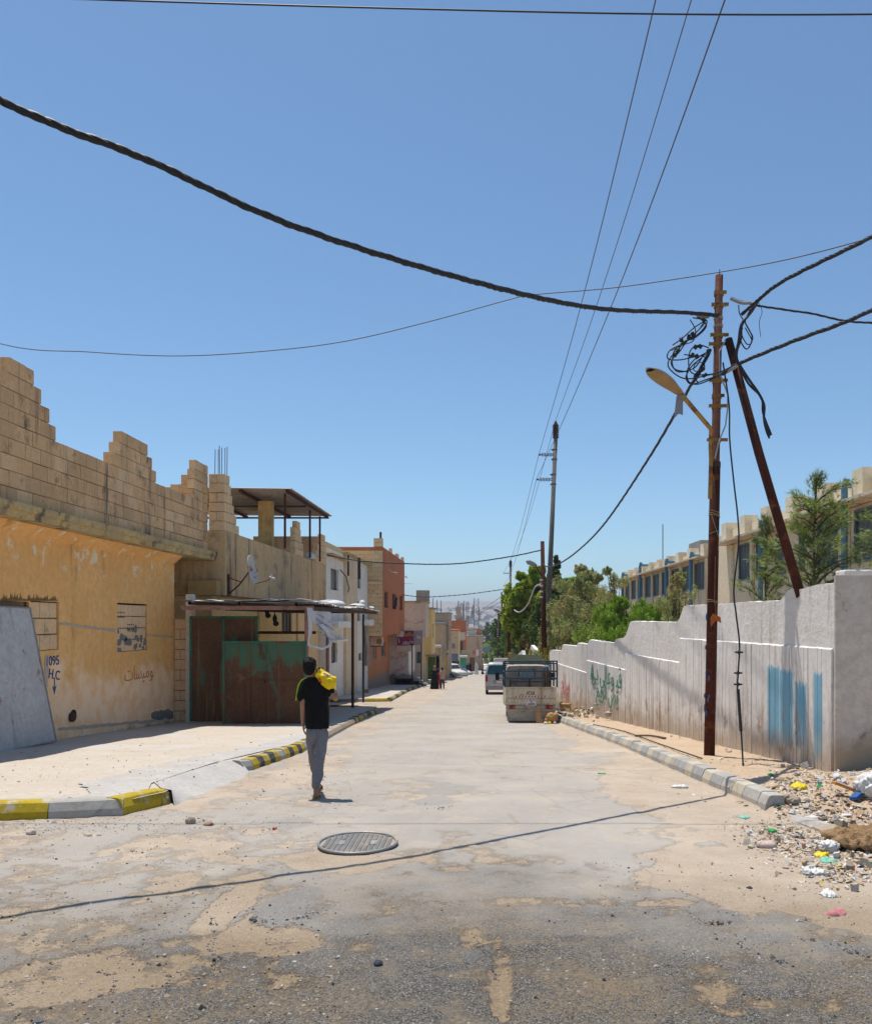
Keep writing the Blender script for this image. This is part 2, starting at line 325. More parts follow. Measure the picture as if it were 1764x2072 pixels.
# ================================================================== sky, sun, camera
SDX, SDY = .18, -.22                       # how far a shadow moves per metre of height
sun_dir = Vector((-SDX,-SDY,1)).normalized()
w=bpy.data.worlds.new('World'); S.world=w; w.use_nodes=True; t=w.node_tree
bg=t.nodes['Background']; sky=t.nodes.new('ShaderNodeTexSky'); sky.sky_type='NISHITA'; sky.sun_disc=False
sky.sun_elevation=math.asin(sun_dir.z); sky.sun_rotation=math.atan2(sun_dir.x,sun_dir.y)
sky.air_density=1.0; sky.dust_density=.8; sky.ozone_density=1.0; sky.altitude=900
sm=t.nodes.new('ShaderNodeMix'); sm.data_type='RGBA'; sm.blend_type='MULTIPLY'; sm.inputs[0].default_value=1; sm.inputs[7].default_value=(.76,.965,1.05,1); t.links.new(sky.outputs[0],sm.inputs[6]); t.links.new(sm.outputs[2],bg.inputs[0]); bg.inputs[1].default_value=.078
sl=bpy.data.lights.new('sun','SUN'); sl.energy=3.0; sl.angle=R(.42); sl.color=(1,.95,.87)
so=bpy.data.objects.new('sun',sl); COL.objects.link(so); so.rotation_euler=(-sun_dir).to_track_quat('-Z','Y').to_euler(); so.location=(-8,10,30)
cd=bpy.data.cameras.new('camera'); co=bpy.data.objects.new('camera',cd); COL.objects.link(co); S.camera=co
co.location=(0,0,EYE); co.rotation_euler=(R(90),0,0); cd.sensor_fit='HORIZONTAL'; cd.sensor_width=36; cd.lens=36*F/1764
cd.shift_x=(882-985)/1764; cd.shift_y=(1255-1036)/1764; cd.clip_end=20000; cd.clip_start=.05
S.view_settings.view_transform='Standard'; S.view_settings.look='None'; S.view_settings.exposure=0.78; S.view_settings.gamma=1
S.cycles.volume_bounces=0
# ================================================================== ground
def hashn(ix,iy,seed):
    h=np.sin(ix*127.1+iy*311.7+seed*74.7)*43758.5453
    return h-np.floor(h)
def vn(x,y,seed=0):
    ix=np.floor(x); iy=np.floor(y); fx=x-ix; fy=y-iy; fx=fx*fx*(3-2*fx); fy=fy*fy*(3-2*fy)
    a=hashn(ix,iy,seed); b=hashn(ix+1,iy,seed); c=hashn(ix,iy+1,seed); d=hashn(ix+1,iy+1,seed)
    return (a*(1-fx)+b*fx)*(1-fy)+(c*(1-fx)+d*fx)*fy
def fbm(x,y,seed=0,o=5):
    s=0;a=.5;n=0
    for k in range(o): s=s+a*vn(x*2**k+k*17.3,y*2**k-k*9.1,seed+k); n+=a; a*=.55
    return s/n
def sst(x,a,b):
    t=np.clip((x-a)/(b-a),0,1); return t*t*(3-2*t)
KR=[(9.1,2.95),(14.1,2.78),(18.9,2.56),(24.8,2.2),(31,1.95),(60,1.6),(120,1.4),(200,1.5)]   # right kerb: x along y
def kerb_x(y): return np.interp(y,[k[0] for k in KR],[k[1] for k in KR])
def wall_x(y): return 5.595-.0774*y
def blob(X,Y,u,v,ru,rv,wob=.35,seed=3):
    c=gp(u,v); rx=ru*c.y/F; ry=rv*c.y**2/2557.0
    d=np.sqrt(((X-c.x)/rx)**2+((Y-c.y)/ry)**2)+ (fbm(X*3.1,Y*3.1,seed)-.5)*wob*2
    return 1-sst(d,.78,1.12)
xs=np.concatenate([np.arange(-40,-9,2.0),np.arange(-9,-5.6,.15),np.arange(-5.6,7.6,.035),np.arange(7.6,10,.2),np.arange(10,41,2.0)])
ys=np.concatenate([np.arange(-20,2,1.5),np.arange(2,3.2,.1),np.arange(3.2,12.5,.032),np.arange(12.5,20,.09),np.arange(20,40,.3),np.arange(40,120,1.0),np.arange(120,301,6)])
X,Yg=np.meshgrid(xs,ys); nx=len(xs); ny=len(ys)
base=np.interp(Yg,GY,GZ)
n1=fbm(X*.8,Yg*.8,11); n2=fbm(X*3.5,Yg*3.5,5); n3=fbm(X*14,Yg*14,8,4)
# asphalt left (1) or scoured to earth (0)
asph=np.ones_like(X)*.74
asph-= .75*sst(X,1.2,2.6)*sst(Yg,3.0,7.0)                          # sandy right edge
asph-=.22*sst(n1,.5,.7)*(Yg<6)
asph-= .45*(1-sst(X,-3.2,-2.2))*sst(Yg,8.0,9.5)
asph-= .30*(1-sst(X,-2.6,-.6))*(1-sst(Yg,7.5,9.0))                    # eaten away junction on the left
for u,v,ru,rv,a in ((470,1830,35,60,-.8),(520,1900,110,45,-.5),(350,1975,210,40,-.5),(150,1990,150,60,-.4),(640,1960,110,60,-.3),(330,1720,110,25,-.3),(620,1560,70,40,-.4),
    (700,1745,110,22,-.5),(1010,1990,30,110,-.45),(960,1900,30,30,-.55),(1100,1828,300,9,-.35),(760,1850,60,20,-.3),(1560,1990,240,90,-.22),(1300,1760,160,40,-.28),(1560,1780,240,80,-.75),
    (600,1620,70,30,-.35),(1330,1600,120,60,-.55),(875,1605,70,16,-.35),(1180,1480,70,25,-.35)):
    asph+= a*blob(X,Yg,u,v,ru,rv,.55,seed=int(u))
asph+= (n1-.5)*1.15+(n2-.5)*1.1+(n3-.5)*.5
wide=sst(asph,-.05,.75); m_as=sst(asph,.28,.40)
plate=np.zeros_like(X)                                                  # pieces of newer, smoother surface that stand proud
for u,v,ru,rv in ((568,1845,70,26),(612,1812,34,22),(885,1622,40,9),(900,1598,62,11),(1470,1862,30,15),(590,1670,42,10),(955,1950,20,14),(1550,1905,50,14),(1690,1930,60,12)):
    plate=np.maximum(plate,blob(X,Yg,u,v,ru,rv,.95,seed=int(v)))
m_as=np.maximum(m_as,plate)
old=(1-sst(Yg+(n1-.5)*2.4+(n2-.5)*.9+.12*np.abs(X-.6),4.0,7.2))*(1-.55*sst(X,1.6,3.2))*(1-.3*sst(-X,1.2,2.6))                              # coarse dark asphalt nearest the camera
verge=sst(X-kerb_x(Yg),-.02,.10)*sst(Yg,8.0,9.3)
mound=.20*np.exp(-(((X-5.4)/.9)**2+((Yg-10.1)/.7)**2))+.12*np.exp(-(((X-4.6)/.8)**2+((Yg-8.7)/.5)**2))+.10*np.exp(-(((X-4.2)/.5)**2+((Yg-7.1)/.3)**2))
dirt_r=sst(X-.5*(9-Yg),2.9,3.6)*(1-sst(Yg,9,10))
h=base+sst(asph,.1,.6)*(.008+.014*(Yg<4.7))*(1-verge)+plate*.014+(n1-.5)*.012+(n3-.5)*.004+(1-m_as)*(n2-.5)*.010
h+= verge*(.13+(n2-.5)*.035)+mound+dirt_r*(n2-.35)*.06
h=np.where((X<-5.2)|(X>9.5)|(Yg>45),base+verge*.12,h)
me=bpy.data.meshes.new('road'); co3=np.stack([X,Yg,h],-1).reshape(-1,3)
idx=np.arange(nx*ny).reshape(ny,nx); q=np.stack([idx[:-1,:-1],idx[:-1,1:],idx[1:,1:],idx[1:,:-1]],-1).reshape(-1,4)
me.vertices.add(len(co3)); me.vertices.foreach_set('co',co3.ravel().astype(np.float32))
me.loops.add(q.size); me.loops.foreach_set('vertex_index',q.ravel().astype(np.int32))
me.polygons.add(len(q)); me.polygons.foreach_set('loop_start',np.arange(0,q.size,4,dtype=np.int32)); me.polygons.foreach_set('loop_total',np.full(len(q),4,dtype=np.int32))
me.update(calc_edges=True); me.validate()
verge_all=np.clip(verge+dirt_r,0,1)
for nm,arr in (('asphalt',np.maximum(wide,plate)*(1-verge_all)),('plate',plate),('oldness',old),('verge',verge_all)):
    a=me.attributes.new(nm,'FLOAT','POINT'); a.data.foreach_set('value',arr.ravel().astype(np.float32))
t=NT('road')
A=t.attr('asphalt')[2]; P=t.attr('plate')[2]; O=t.attr('oldness')[2]; V=t.attr('verge')[2]
mul=lambda a,b:t.math('MULTIPLY',a,b)
add=lambda a,b:t.math('ADD',a,b)
inv=lambda a:t.math('SUBTRACT',1.0,a)
big=t.noise(.7,7,.62); mid=t.noise(4.5,7,.7); fine=t.noise(42,5,.8); vf=t.noise(120,3,.85)
gc=t.vor(170,out='Color'); q=t.n('ShaderNodeSeparateColor'); t.l(gc,q.inputs[0]); gl=q.outputs[0]; gl2=q.outputs[1]
# worn, dust polished asphalt of the street
far=t.mix(t.ss(big,.36,.64),(.325,.308,.288),(.385,.358,.322))
far=t.mix(mul(t.ss(t.noise(1.0,6,.65,vec=t.map((2.4,.16,1))),.45,.62),.6),far,(.37,.355,.335))
far=t.mix(mul(t.ss(t.noise(1.9,8,.75),.50,.62),.55),far,(.46,.39,.31)); far=t.mix(mul(t.ss(mid,.5,.68),.55),far,(.42,.365,.30)); far=t.mix(mul(t.ss(fine,.56,.66),.4),far,(.25,.235,.22)); far=t.mix(mul(t.ss(vf,.58,.66),.3),far,(.44,.41,.37))
# coarse dark asphalt of the junction, dust lodged between the stones
near=t.mix(t.ss(gl,.2,.9),(.042,.041,.041),(.17,.16,.145)); near=t.mix(mul(t.ss(gl2,.80,.9),.8),near,(.34,.32,.29))
near=t.mix(t.ss(add(mul(fine,.55),mul(big,.45)),.49,.60),near,(.25,.18,.105)); near=t.mix(t.ss(mid,.48,.66),near,t.mix(t.ss(fine,.42,.58),(.13,.115,.10),(.27,.21,.14)))
asp=t.mix(O,far,near)
asp=t.mix(mul(P,.75),asp,t.mix(O,t.mix(t.ss(gl,.2,.9),(.24,.235,.23),(.31,.30,.285)),t.mix(t.ss(gl,.2,.9),(.10,.10,.10),(.24,.235,.23))))
dust=t.mix(t.ss(mid,.36,.66),(.50,.38,.265),(.42,.305,.20)); dust=t.mix(t.ss(big,.42,.68),dust,(.56,.44,.32)); dust=t.mix(mul(t.ss(gl,.74,.88),.45),dust,(.25,.18,.12)); dust=t.mix(mul(t.ss(gl2,.82,.92),.6),dust,(.62,.55,.46)); dust=t.mix(mul(t.ss(fine,.55,.66),.45),dust,(.28,.205,.14))
dust=t.mix(mul(O,.75),dust,t.mix(t.ss(fine,.40,.58),(.31,.22,.125),(.19,.145,.095)))
e=add(A,add(mul(t.math('SUBTRACT',t.noise(6,9,.8),.5),1.9),mul(t.math('SUBTRACT',fine,.5),1.3)))
f=t.ss(e,.33,.74)
f=add(mul(f,add(.50,mul(O,.45))),add(.32,mul(O,-.32)))
c=t.mix(f,dust,asp)
rim=mul(t.ss(e,.42,.50),inv(t.ss(e,.52,.66))); c=t.mix(mul(mul(rim,inv(V)),mul(t.ss(t.noise(2.1,4),.46,.6),add(.07,mul(O,.75)))),c,(.085,.078,.07))
crack=t.vor(1.5,'DISTANCE_TO_EDGE',vec=t.map((1,.7,1))); ck=mul(inv(t.ss(add(crack,mul(t.math('SUBTRACT',t.noise(9,6,.7),.5),.10)),.003,.022)),t.ss(t.noise(.9,3),.50,.60)); c=t.mix(mul(mul(ck,inv(V)),.22),c,(.16,.13,.105))
c=t.mix(mul(V,.55),c,t.mix(t.ss(mid,.35,.65),(.54,.38,.24),(.46,.32,.195)))
c=t.mix(mul(t.ss(vf,.64,.70),.5),c,(.12,.10,.08))
hh=add(mul(gl,add(.10,mul(O,.55))),add(mul(fine,add(.5,O)),mid)); t.bump(add(hh,mul(f,.8)),.7,.018)
M['road']=t.done(c,.93,0,.2)
o=link_mesh('road',me,M['road'],None,True); tag(o,kind='structure')
def hz(x,y):
    j=int(min(max(np.searchsorted(xs,x),1),nx-1)); i=int(min(max(np.searchsorted(ys,y),1),ny-1)); return float(h[i,j])
# broad terrain, falling to the valley and rising to the far hills
tx=np.concatenate([np.arange(-5000,-600,220),np.arange(-600,-60,60),np.arange(-60,61,8.0),np.arange(120,601,60),np.arange(820,5001,220)])
ty=np.concatenate([np.arange(-80,320,8.0),np.arange(320,1000,40),np.arange(1000,5200,60)])
TX,TY=np.meshgrid(tx,ty)
rid=sst(TY,1000,3600)*(1+.22*(fbm(TX*.0011+3,TY*.0004,2)-.5))*(98)
TZ=np.interp(TY,GY,GZ)-.12-.6*(TY>310)+rid+(fbm(TX*.006,TY*.006,4)-.5)*40*sst(TY,1100,2200)
idx=np.arange(TX.size).reshape(TX.shape); q=np.stack([idx[:-1,:-1],idx[:-1,1:],idx[1:,1:],idx[1:,:-1]],-1).reshape(-1,4)
me=bpy.data.meshes.new('terrain'); me.from_pydata(np.stack([TX,TY,TZ],-1).reshape(-1,3).tolist(),[],q.tolist())
M['terrain']=surf('terrain',(.34,.27,.20),(.26,.21,.16),.004,stain=((.12,.12,.07),.012,.52,.62),bump=0)
tag(link_mesh('terrain',me,M['terrain'],None,True),kind='structure')
def terr_z(x,y):
    i=min(max(np.searchsorted(ty,y),1),len(ty)-1); j=min(max(np.searchsorted(tx,x),1),len(tx)-1); return float(min(TZ[i,j],TZ[i-1,j],TZ[i,j-1],TZ[i-1,j-1]))
# town scattered over the far valley and hillside
mb=MB(); rr=random.Random(3)
for k in range(900):
    y=rr.uniform(480,2600)**1.0; x=rr.uniform(-.22,.12)*y; z=terr_z(x,y); s=rr.uniform(7,16); hgt=rr.uniform(4,11)
    mb.mi=rr.choice([0,0,1,2]); mb.box(x-s/2,x+s/2,y-s/2,y+s/2,z-3,z+hgt)
o=mb.build('distant_town',[flat('town_white',(.62,.58,.54),.9),flat('town_tan',(.42,.34,.27),.9),flat('town_grey',(.36,.34,.33),.9)]); tag(o,'pale blocky houses spread over the hazy valley and hillside','town',kind='stuff')
# air
M['haze']=bpy.data.materials.new('haze'); M['haze'].use_nodes=True; ht=M['haze'].node_tree; ht.nodes.remove(ht.nodes['Principled BSDF'])
pv=ht.nodes.new('ShaderNodeVolumePrincipled'); pv.inputs['Color'].default_value=(.72,.80,.95,1); pv.inputs['Density'].default_value=.00028; pv.inputs['Anisotropy'].default_value=.1
ht.links.new(pv.outputs[0],ht.nodes['Material Output'].inputs['Volume'])
o=box_part('haze',M['haze'],None,-5200,5200,-100,5400,-60,140); tag(o,kind='stuff',label='thin blue summer haze over the valley',cat='haze')

# ================================================================== pavements and kerbs
def kerb(path, widths, mats, side, h=.15, top=.13, foot=.2):
    """stones along a path; the foot line is the path, side=+1 when the pavement lies to the right of travel"""
    mb=MB(); allm=[]; pts=[Vector(p) for p in path]
    seg=[(pts[i+1]-pts[i]).length for i in range(len(pts)-1)]; L=sum(seg)
    def pos(s):
        i=0
        while i<len(seg)-1 and s>seg[i]: s-=seg[i]; i+=1
        d=(pts[i+1]-pts[i]).normalized(); p=pts[i]+d*s; n=Vector((d.y,-d.x,0)).normalized()*side; return p,n
    s=0;k=0
    while s<L-.02:
        wdt=widths[k%len(widths)]; e=min(s+wdt,L); g=.006
        if L-e<.13: e=L
        mb.mi=mats[k%len(mats)][1]; j=random.uniform(-.008,.008)
        cs=[]
        for q in (s+g,e-g):
            p,n=pos(q); z0=p.z-.08; cs.append([p+Vector((0,0,-.08)),p+n*.012+Vector((0,0,h*.45+j)),p+n*.055+Vector((0,0,h+j-.012)),p+n*.085+Vector((0,0,h+j)),p+n*(.085+top)+Vector((0,0,h+j)),p+n*(.085+top)+Vector((0,0,-.08))])
        a=[mb.pt(p) for p in cs[0]]; b=[mb.pt(p) for p in cs[1]]
        for i in range(6): mb.face([a[i],a[(i+1)%6],b[(i+1)%6],b[i]])
        mb.face(a); mb.face(b[::-1]); s=e;k+=1
    return mb
kl=[gp(-260,1668),gp(0,1662),gp(100,1659),gp(190,1656),gp(262,1649),gp(330,1633),gp(372,1612)]
def glift(p): return Vector((p[0],p[1],G(p[1])))
mb=kerb(kl,[.62,.50,.62,.95,.62,.3],[(0,0),(0,1),(0,0),(0,1),(0,0),(0,1)],-1,h=.17)
# make the stones follow the photographed lengths: yellow, grey, yellow, broken grey end
mb2=MB()
def kadd(dst,src):
    o=len(dst.v); dst.v+=src.v; dst.f+=[[i+o for i in f] for f in src.f]; dst.m+=src.m
KM=[M['kerb_yellow'],M['kerb_grey'],M['kerb_black'],M['kerb_slate'],M['kerb_cream'],M['stone']]
def P2(a,b): 
    d=(b-a); return d.length
K=MB()
kadd(K,kerb([gp(-300,1669),gp(96,1659)],[.66],[(0,1),(0,0),(0,1),(0,0)],-1,h=.17))
k1=kerb([gp(-95,1664),gp(96,1659)],[9],[(0,0)],-1,h=.172); K=MB(); kadd(K,kerb([gp(-420,1672),gp(-95,1664)],[.7],[(0,1),(0,0)],-1,h=.17)); kadd(K,k1)
kadd(K,kerb([gp(96,1659),gp(250,1651)],[.84],[(0,1)],-1,h=.172)); kadd(K,kerb([gp(250,1651),gp(345,1627)],[.65],[(0,0)],-1,h=.175))
kadd(K,kerb([gp(492,1563),gp(512,1560),gp(612,1524),gp(659,1500)],[.27,.30,.26,.30],[(0,3),(0,0),(0,2),(0,0),(0,2),(0,0)],-1,h=.17))
kadd(K,kerb([gp(659,1500),gp(683,1486),gp(712,1469)],[.5],[(0,5)],-1,h=.16)); kadd(K,kerb([gp(712,1469),gp(742,1452),gp(764,1444)],[.9,.35,.3,.35,.3],[(0,5),(0,2),(0,0)],-1,h=.15))
kadd(K,kerb([gp(764,1444),gp(766,1436),gp(700,1433),gp(640,1432)],[.3,.35,.9],[(0,0),(0,2),(0,5)],-1,h=.12))
kadd(K,kerb([gp(640,1421),gp(700,1421),gp(792,1420)],[1.1,1.3,1.0],[(0,0),(0,1),(0,0)],-1,h=.16))
kadd(K,kerb([gp(792,1420),gp(812,1408),gp(832,1397),gp(850,1390)],[1.1,1.2],[(0,2),(0,5),(0,0),(0,2)],-1,h=.17))
kadd(K,kerb([gp(850,1390),(-5.0,72,G(72)),(-5.1,92,G(92)),(-5.4,120,G(120))],[1.5],[(0,1),(0,0),(0,1)],-1,h=.14))
a_=gp(345,1627); b_=gp(372,1611); K.mi=1; d_=(b_-a_).normalized(); n_=Vector((-d_.y,d_.x,0))
ids=[K.pt(p) for p in (a_+Vector((0,0,-.05)),a_+n_*.03+Vector((0,0,.14)),a_+n_*.24+Vector((0,0,.165)),a_+n_*.3+Vector((0,0,-.05)),b_+Vector((0,0,-.03)),b_+n_*.04+Vector((0,0,.03)),b_+n_*.22+Vector((0,0,.07)),b_+n_*.3+Vector((0,0,-.03)))]
for q_ in ((0,1,5,4),(1,2,6,5),(2,3,7,6),(4,5,6,7),(0,3,2,1)): K.face([ids[k] for k in q_])
tag(K.build('kerb',KM),kind='structure')
K=MB()
pr=[(x,y,G(y)) for y,x in KR if y<=31]
kadd(K,kerb([(2.95+.02,9.0,G(9.0)),(2.87,11.5,G(11.5)),(2.78,14.1,G(14.1)),(2.68,16.5,G(16.5)),(2.56,18.9,G(18.9)),(2.37,22,G(22)),(2.2,24.8,G(24.8)),(1.95,31,G(31)),(1.8,45,G(45)),(1.6,60,G(60))],[.48,.36,.40,.44,.34],[(0,1),(0,4),(0,1),(0,3),(0,4),(0,3),(0,4),(0,3)],1,h=.2,foot=.2))
kadd(K,kerb([gp(1546,1646),(2.97,9.0,G(9.0))],[.55],[(0,1)],1,h=.19)); kadd(K,kerb([gp(1700,1706),gp(1620,1668),gp(1556,1648)],[.62],[(0,5),(0,1)],1,h=.045))
tag(K.build('kerb',KM),kind='structure')
def pavement(outline, name, mat, h):
    m=MB(); pts=[(p[0],p[1]) for p in outline]
    # strips along y so that the slab follows the falling street
    y0=min(p[1] for p in pts); y1=max(p[1] for p in pts); n=max(2,int((y1-y0)/.25)); prev=None
    def span(y):
        xsn=[]
        for i in range(len(pts)):
            a,b=pts[i],pts[(i+1)%len(pts)]
            if (a[1]<=y<b[1]) or (b[1]<=y<a[1]): xsn.append(a[0]+(b[0]-a[0])*(y-a[1])/(b[1]-a[1]))
        return (min(xsn),max(xsn)) if len(xsn)>=2 else None
    for i in range(n+1):
        y=y0+1e-4+(y1-y0-2e-4)*i/n; sp=span(y)
        if sp is None: prev=None; continue
        nn=26; row=[m.pt((sp[0]+(sp[1]-sp[0])*k/nn,y,G(y)+h+ (.012*(mnoise.noise(Vector((sp[0]+(sp[1]-sp[0])*k/nn,y,0))))))) for k in range(nn+1)]
        if prev:
            for k in range(nn): m.face([prev[k],prev[k+1],row[k+1],row[k]])
        prev=row
    o=m.build(name,mat,smooth=True); return tag(o,kind='structure')
def inn(p,d=.12): return (p[0]-d,p[1],0)
pavement([(-16,7.0),(-6.2,7.35+.6)]+[(gp(-120,1664).x,gp(-120,1664).y+.12)]+[(gp(u,v).x,gp(u,v).y+.12) for u,v in ((0,1662),(96,1659),(250,1651),(340,1629))]+[(gp(372,1611).x-.3,gp(372,1611).y+.1),(gp(492,1563).x-.42,gp(492,1563).y)]+
         [(gp(u,v).x-.13,gp(u,v).y) for u,v in ((512,1560),(612,1524),(659,1500),(712,1469),(742,1452),(762,1443))]+[(gp(762,1437).x,gp(762,1437).y),(-9,31),(-16,31)],'pavement',M['pavement'],.145)
pavement([(-9,38.6),(gp(790,1420).x-.1,gp(790,1420).y+.15),(gp(832,1397).x-.15,gp(832,1397).y),(gp(850,1390).x-.15,gp(850,1390).y),(-5.15,72),(-5.25,92),(-5.5,120),(-12,120)],'pavement',M['pavement'],.135)
# patched cement band behind the kerb
pa=[gp(-120,1664),gp(96,1659),gp(250,1651),gp(340,1629),gp(372,1611),gp(492,1563),gp(612,1524),gp(659,1500)]; wa=[.22,.3,.42,.6,.75,.7,.55,.35]; m=MB(); pv=None
for i in range(len(pa)-1):
    for k in range(14):
        f_=k/14; p=pa[i].lerp(pa[i+1],f_); d0=(pa[min(i+1,len(pa)-1)]-pa[i]); d1=(pa[min(i+2,len(pa)-1)]-pa[min(i+1,len(pa)-2)]); d=(d0.normalized()*(1-f_)+d1.normalized()*f_).normalized() if i<len(pa)-2 else d0.normalized()
        n_=Vector((-d.y,d.x,0)).normalized(); w_=wa[i]*(1-f_)+wa[i+1]*f_; jw=w_*(1+.35*mnoise.noise(Vector((p.x*2.3,p.y*2.3,0)))+.12*mnoise.noise(Vector((p.x*11,p.y*11,1)))); off=.225+(.17 if i==4 else (.17*f_ if i==3 else (.17*(1-f_) if i==5 else 0)))
        a=p+n_*off; b=p+n_*(off+jw); row=[m.pt((a.x,a.y,G(a.y)+.158)),m.pt((b.x,b.y,G(b.y)+.158))]
        if pv: m.face([pv[0],row[0],row[1],pv[1]])
        pv=row
tag(m.build('pavement',M['apron'],smooth=True),kind='structure')
# dropped stretch of the kerb: cement apron running down to the street
m=MB(); ins=[(gp(338,1629).x-.0,gp(338,1629).y+.13),(gp(372,1611).x-.3,gp(372,1611).y+.1),(gp(492,1563).x-.42,gp(492,1563).y),(gp(505,1561).x-.13,gp(505,1561).y)]
outs=[gp(346,1629),gp(384,1612),gp(488,1573),gp(500,1563)]
for i in range(3):
    for k in range(6):
        a=Vector((*ins[i],G(ins[i][1])+.15)).lerp(Vector((*ins[i+1],G(ins[i+1][1])+.15)),k/6); b=Vector((*ins[i],G(ins[i][1])+.15)).lerp(Vector((*ins[i+1],G(ins[i+1][1])+.15)),(k+1)/6)
        c=outs[i].lerp(outs[i+1],(k+1)/6); d=outs[i].lerp(outs[i+1],k/6); c=c+Vector((.06,-.06,.0)); d=d+Vector((.06,-.06,.0)); m.poly([a,d,c,b]); up_=Vector((-.16,.10,.002)); m.poly([a+up_,a,b,b+up_])
tag(m.build('pavement_apron',M['apron']),kind='structure')
# alley floor between the two pavements is the terrain dust; manhole
mh=thing('manhole_cover','round ribbed iron manhole cover set in the patched road','manhole cover',gp(724,1713))
c0=gp(724,1713)+Vector((0,0,.034)); m=MB(); rad=.335
ring=[c0+Vector((math.cos(a)*rad,math.sin(a)*rad,0)) for a in [2*math.pi*k/48 for k in range(48)]]
m.tube(ring+[ring[0]],.013,6,False); m.build('rim',M['iron'],mh,True)
m=MB(); m.prism([p*1 for p in [c0+Vector((math.cos(2*math.pi*k/48)*(rad-.01),math.sin(2*math.pi*k/48)*(rad-.01),-.03)) for k in range(48)]],(0,0,.024)); m.build('plate',M['stone'],mh)
m=MB(); k=-7
for k in range(-7,8):
    x=k*.045; L=math.sqrt(max(0,(rad-.03)**2-x*x)); y=-L
    while y<L-.02:
        skip=(abs(abs(k)-3)<=0 and abs(y)<.07)
        if not skip: m.box(c0.x+x-.016,c0.x+x+.016,c0.y+y,c0.y+y+.02,c0.z-.008,c0.z+.005)
        y+=.032
for sx in (-.15,.15): m.box(c0.x+sx-.04,c0.x+sx+.04,c0.y-.06,c0.y+.06,c0.z-.008,c0.z+.003)
m.build('ribs',M['iron'],mh)
# ================================================================== left side of the street
def blocks(mb, origin, du, rows, thick, bh=.285, bl=.5, seed=1, chip=.008):
    """courses of hollow blocks: rows = [(a0,a1)] along du from the bottom course up"""
    r=random.Random(seed); du=Vector(du); nrm=du.cross(Vector((0,0,1)))
    for i,(a0,a1) in enumerate(rows):
        s=a0; first=True; z=origin[2]+i*bh
        while s<a1-.02:
            e=min(s+(bl*.5 if (first and i%2) else bl),a1)
            if a1-e<.1: e=a1
            first=False; g=.005
            j=[r.uniform(-chip,chip) for _ in range(3)]
            p=Vector(origin)+du*(s+g); q=Vector(origin)+du*(e-g); off=nrm*(-.0+j[0])
            a=[p+off,q+off,q-nrm*thick,p-nrm*thick]
            ii=[mb.pt(Vector((v.x,v.y,z+.006))) for v in a]+[mb.pt(Vector((v.x,v.y,z+bh-.008+j[1]*.6))) for v in a]
            for f in ((0,3,2,1),(4,5,6,7),(0,1,5,4),(1,2,6,5),(2,3,7,6),(3,0,4,7)): mb.face([ii[k] for k in f])
            s=e
        m0=Vector(origin)+du*(a0+.02)-nrm*.012; m1=Vector(origin)+du*(a1-.02)-nrm*.012
        a=[m0,m1,m1-nrm*(thick-.024),m0-nrm*(thick-.024)]
        old=mb.mi; mb.mi=1
        ii=[mb.pt(Vector((v.x,v.y,z))) for v in a]+[mb.pt(Vector((v.x,v.y,z+bh-.014))) for v in a]
        for f in ((0,3,2,1),(4,5,6,7),(0,1,5,4),(1,2,6,5),(2,3,7,6),(3,0,4,7)): mb.face([ii[k] for k in f])
        mb.mi=old
BLK=[M['block'],M['mortar']]; BLL=[M['block_light'],M['mortar']]
EAST=dict(right=(0,1,0),up=(0,0,1))     # writing on walls that face the street from the left reads along +y
# ---- ochre house
oh=thing('ochre_house','low ochre plastered house with ragged block parapet and two bricked up windows','house',(-11,15,G(15)))
HA=(15.55,16.58,.95,1.92); HB=(19.2,20.9,.79,1.96); DO=(11.2,15.5,-1.2,1.9)
m=MB(); m.shell(-15,-8.7,4,22.7,-2.4,3.30,east=[HA,HB,DO],depth=.05); m.build('wall',M['ochre'],oh)
m=MB(); 
prevc=None
for k in range(206):
    y=4+k*.1; n_=lambda q:.035*mnoise.noise(Vector((y*1.7,q,0)))+.012*mnoise.noise(Vector((y*9,q,2)))
    row=[m.pt(q) for q in ((-15,y,3.34),(-8.16+n_(1),y,3.34+n_(2)*.5),(-8.14+n_(3),y,3.45),(-8.09+n_(4),y,3.47+n_(5)*.4),(-8.08+n_(6),y,3.59+n_(7)*.4),(-8.4,y,3.60),(-15,y,3.60))]
    if prevc:
        for q in range(6): m.face([prevc[q],prevc[q+1],row[q+1],row[q]])
    else: m.face(row)
    prevc=row
m.face(prevc[::-1]); m.build('cornice',M['slab'],oh)
m=MB(); m.prism([(-8.7,4,3.12),(-8.45,4,3.335),(-8.7,4,3.335)],(0,18.7,0)); m.build('cove',M['ochre'],oh)
m=MB(); z0=3.6; nb=5
blocks(m,(-8.35,4,z0),(0,1,0),[(0,20.4)]*5+[(0,11.81)]+[(9.4,11.57)]+[(10.0,11.29)]+[(10.26,11.05)],.2,seed=2)
blocks(m,(-8.35,4,z0+5*.285),(0,1,0),[(14.17,16.58),(14.43,16.35),(14.64,16.07)],.2,seed=3)
blocks(m,(-8.35,4,z0+5*.285),(0,1,0),[(19.27,20.4),(19.27,20.4),(19.27,20.4),(19.4,20.4)],.2,seed=4)
blocks(m,(-9.55,24.2,z0+5*.285),(1,0,0),[(0,1.0),(.15,1.0),(.47,1.0),(.95,1.0)],.2,seed=5)
m.build('parapet',BLK,oh,bevel=.012)
m=MB(); blocks(m,(-8.725,HB[0]+.03,HB[2]),(0,1,0),[(0,1.62)]*4,.15,bh=.285,bl=.41,seed=8,chip=.005); o=m.build('blocked_window',[M['block_light'],M['grey_mortar']],oh,bevel=.015); tag(o,'bricked up window with perforated blocks')
m=MB(); 
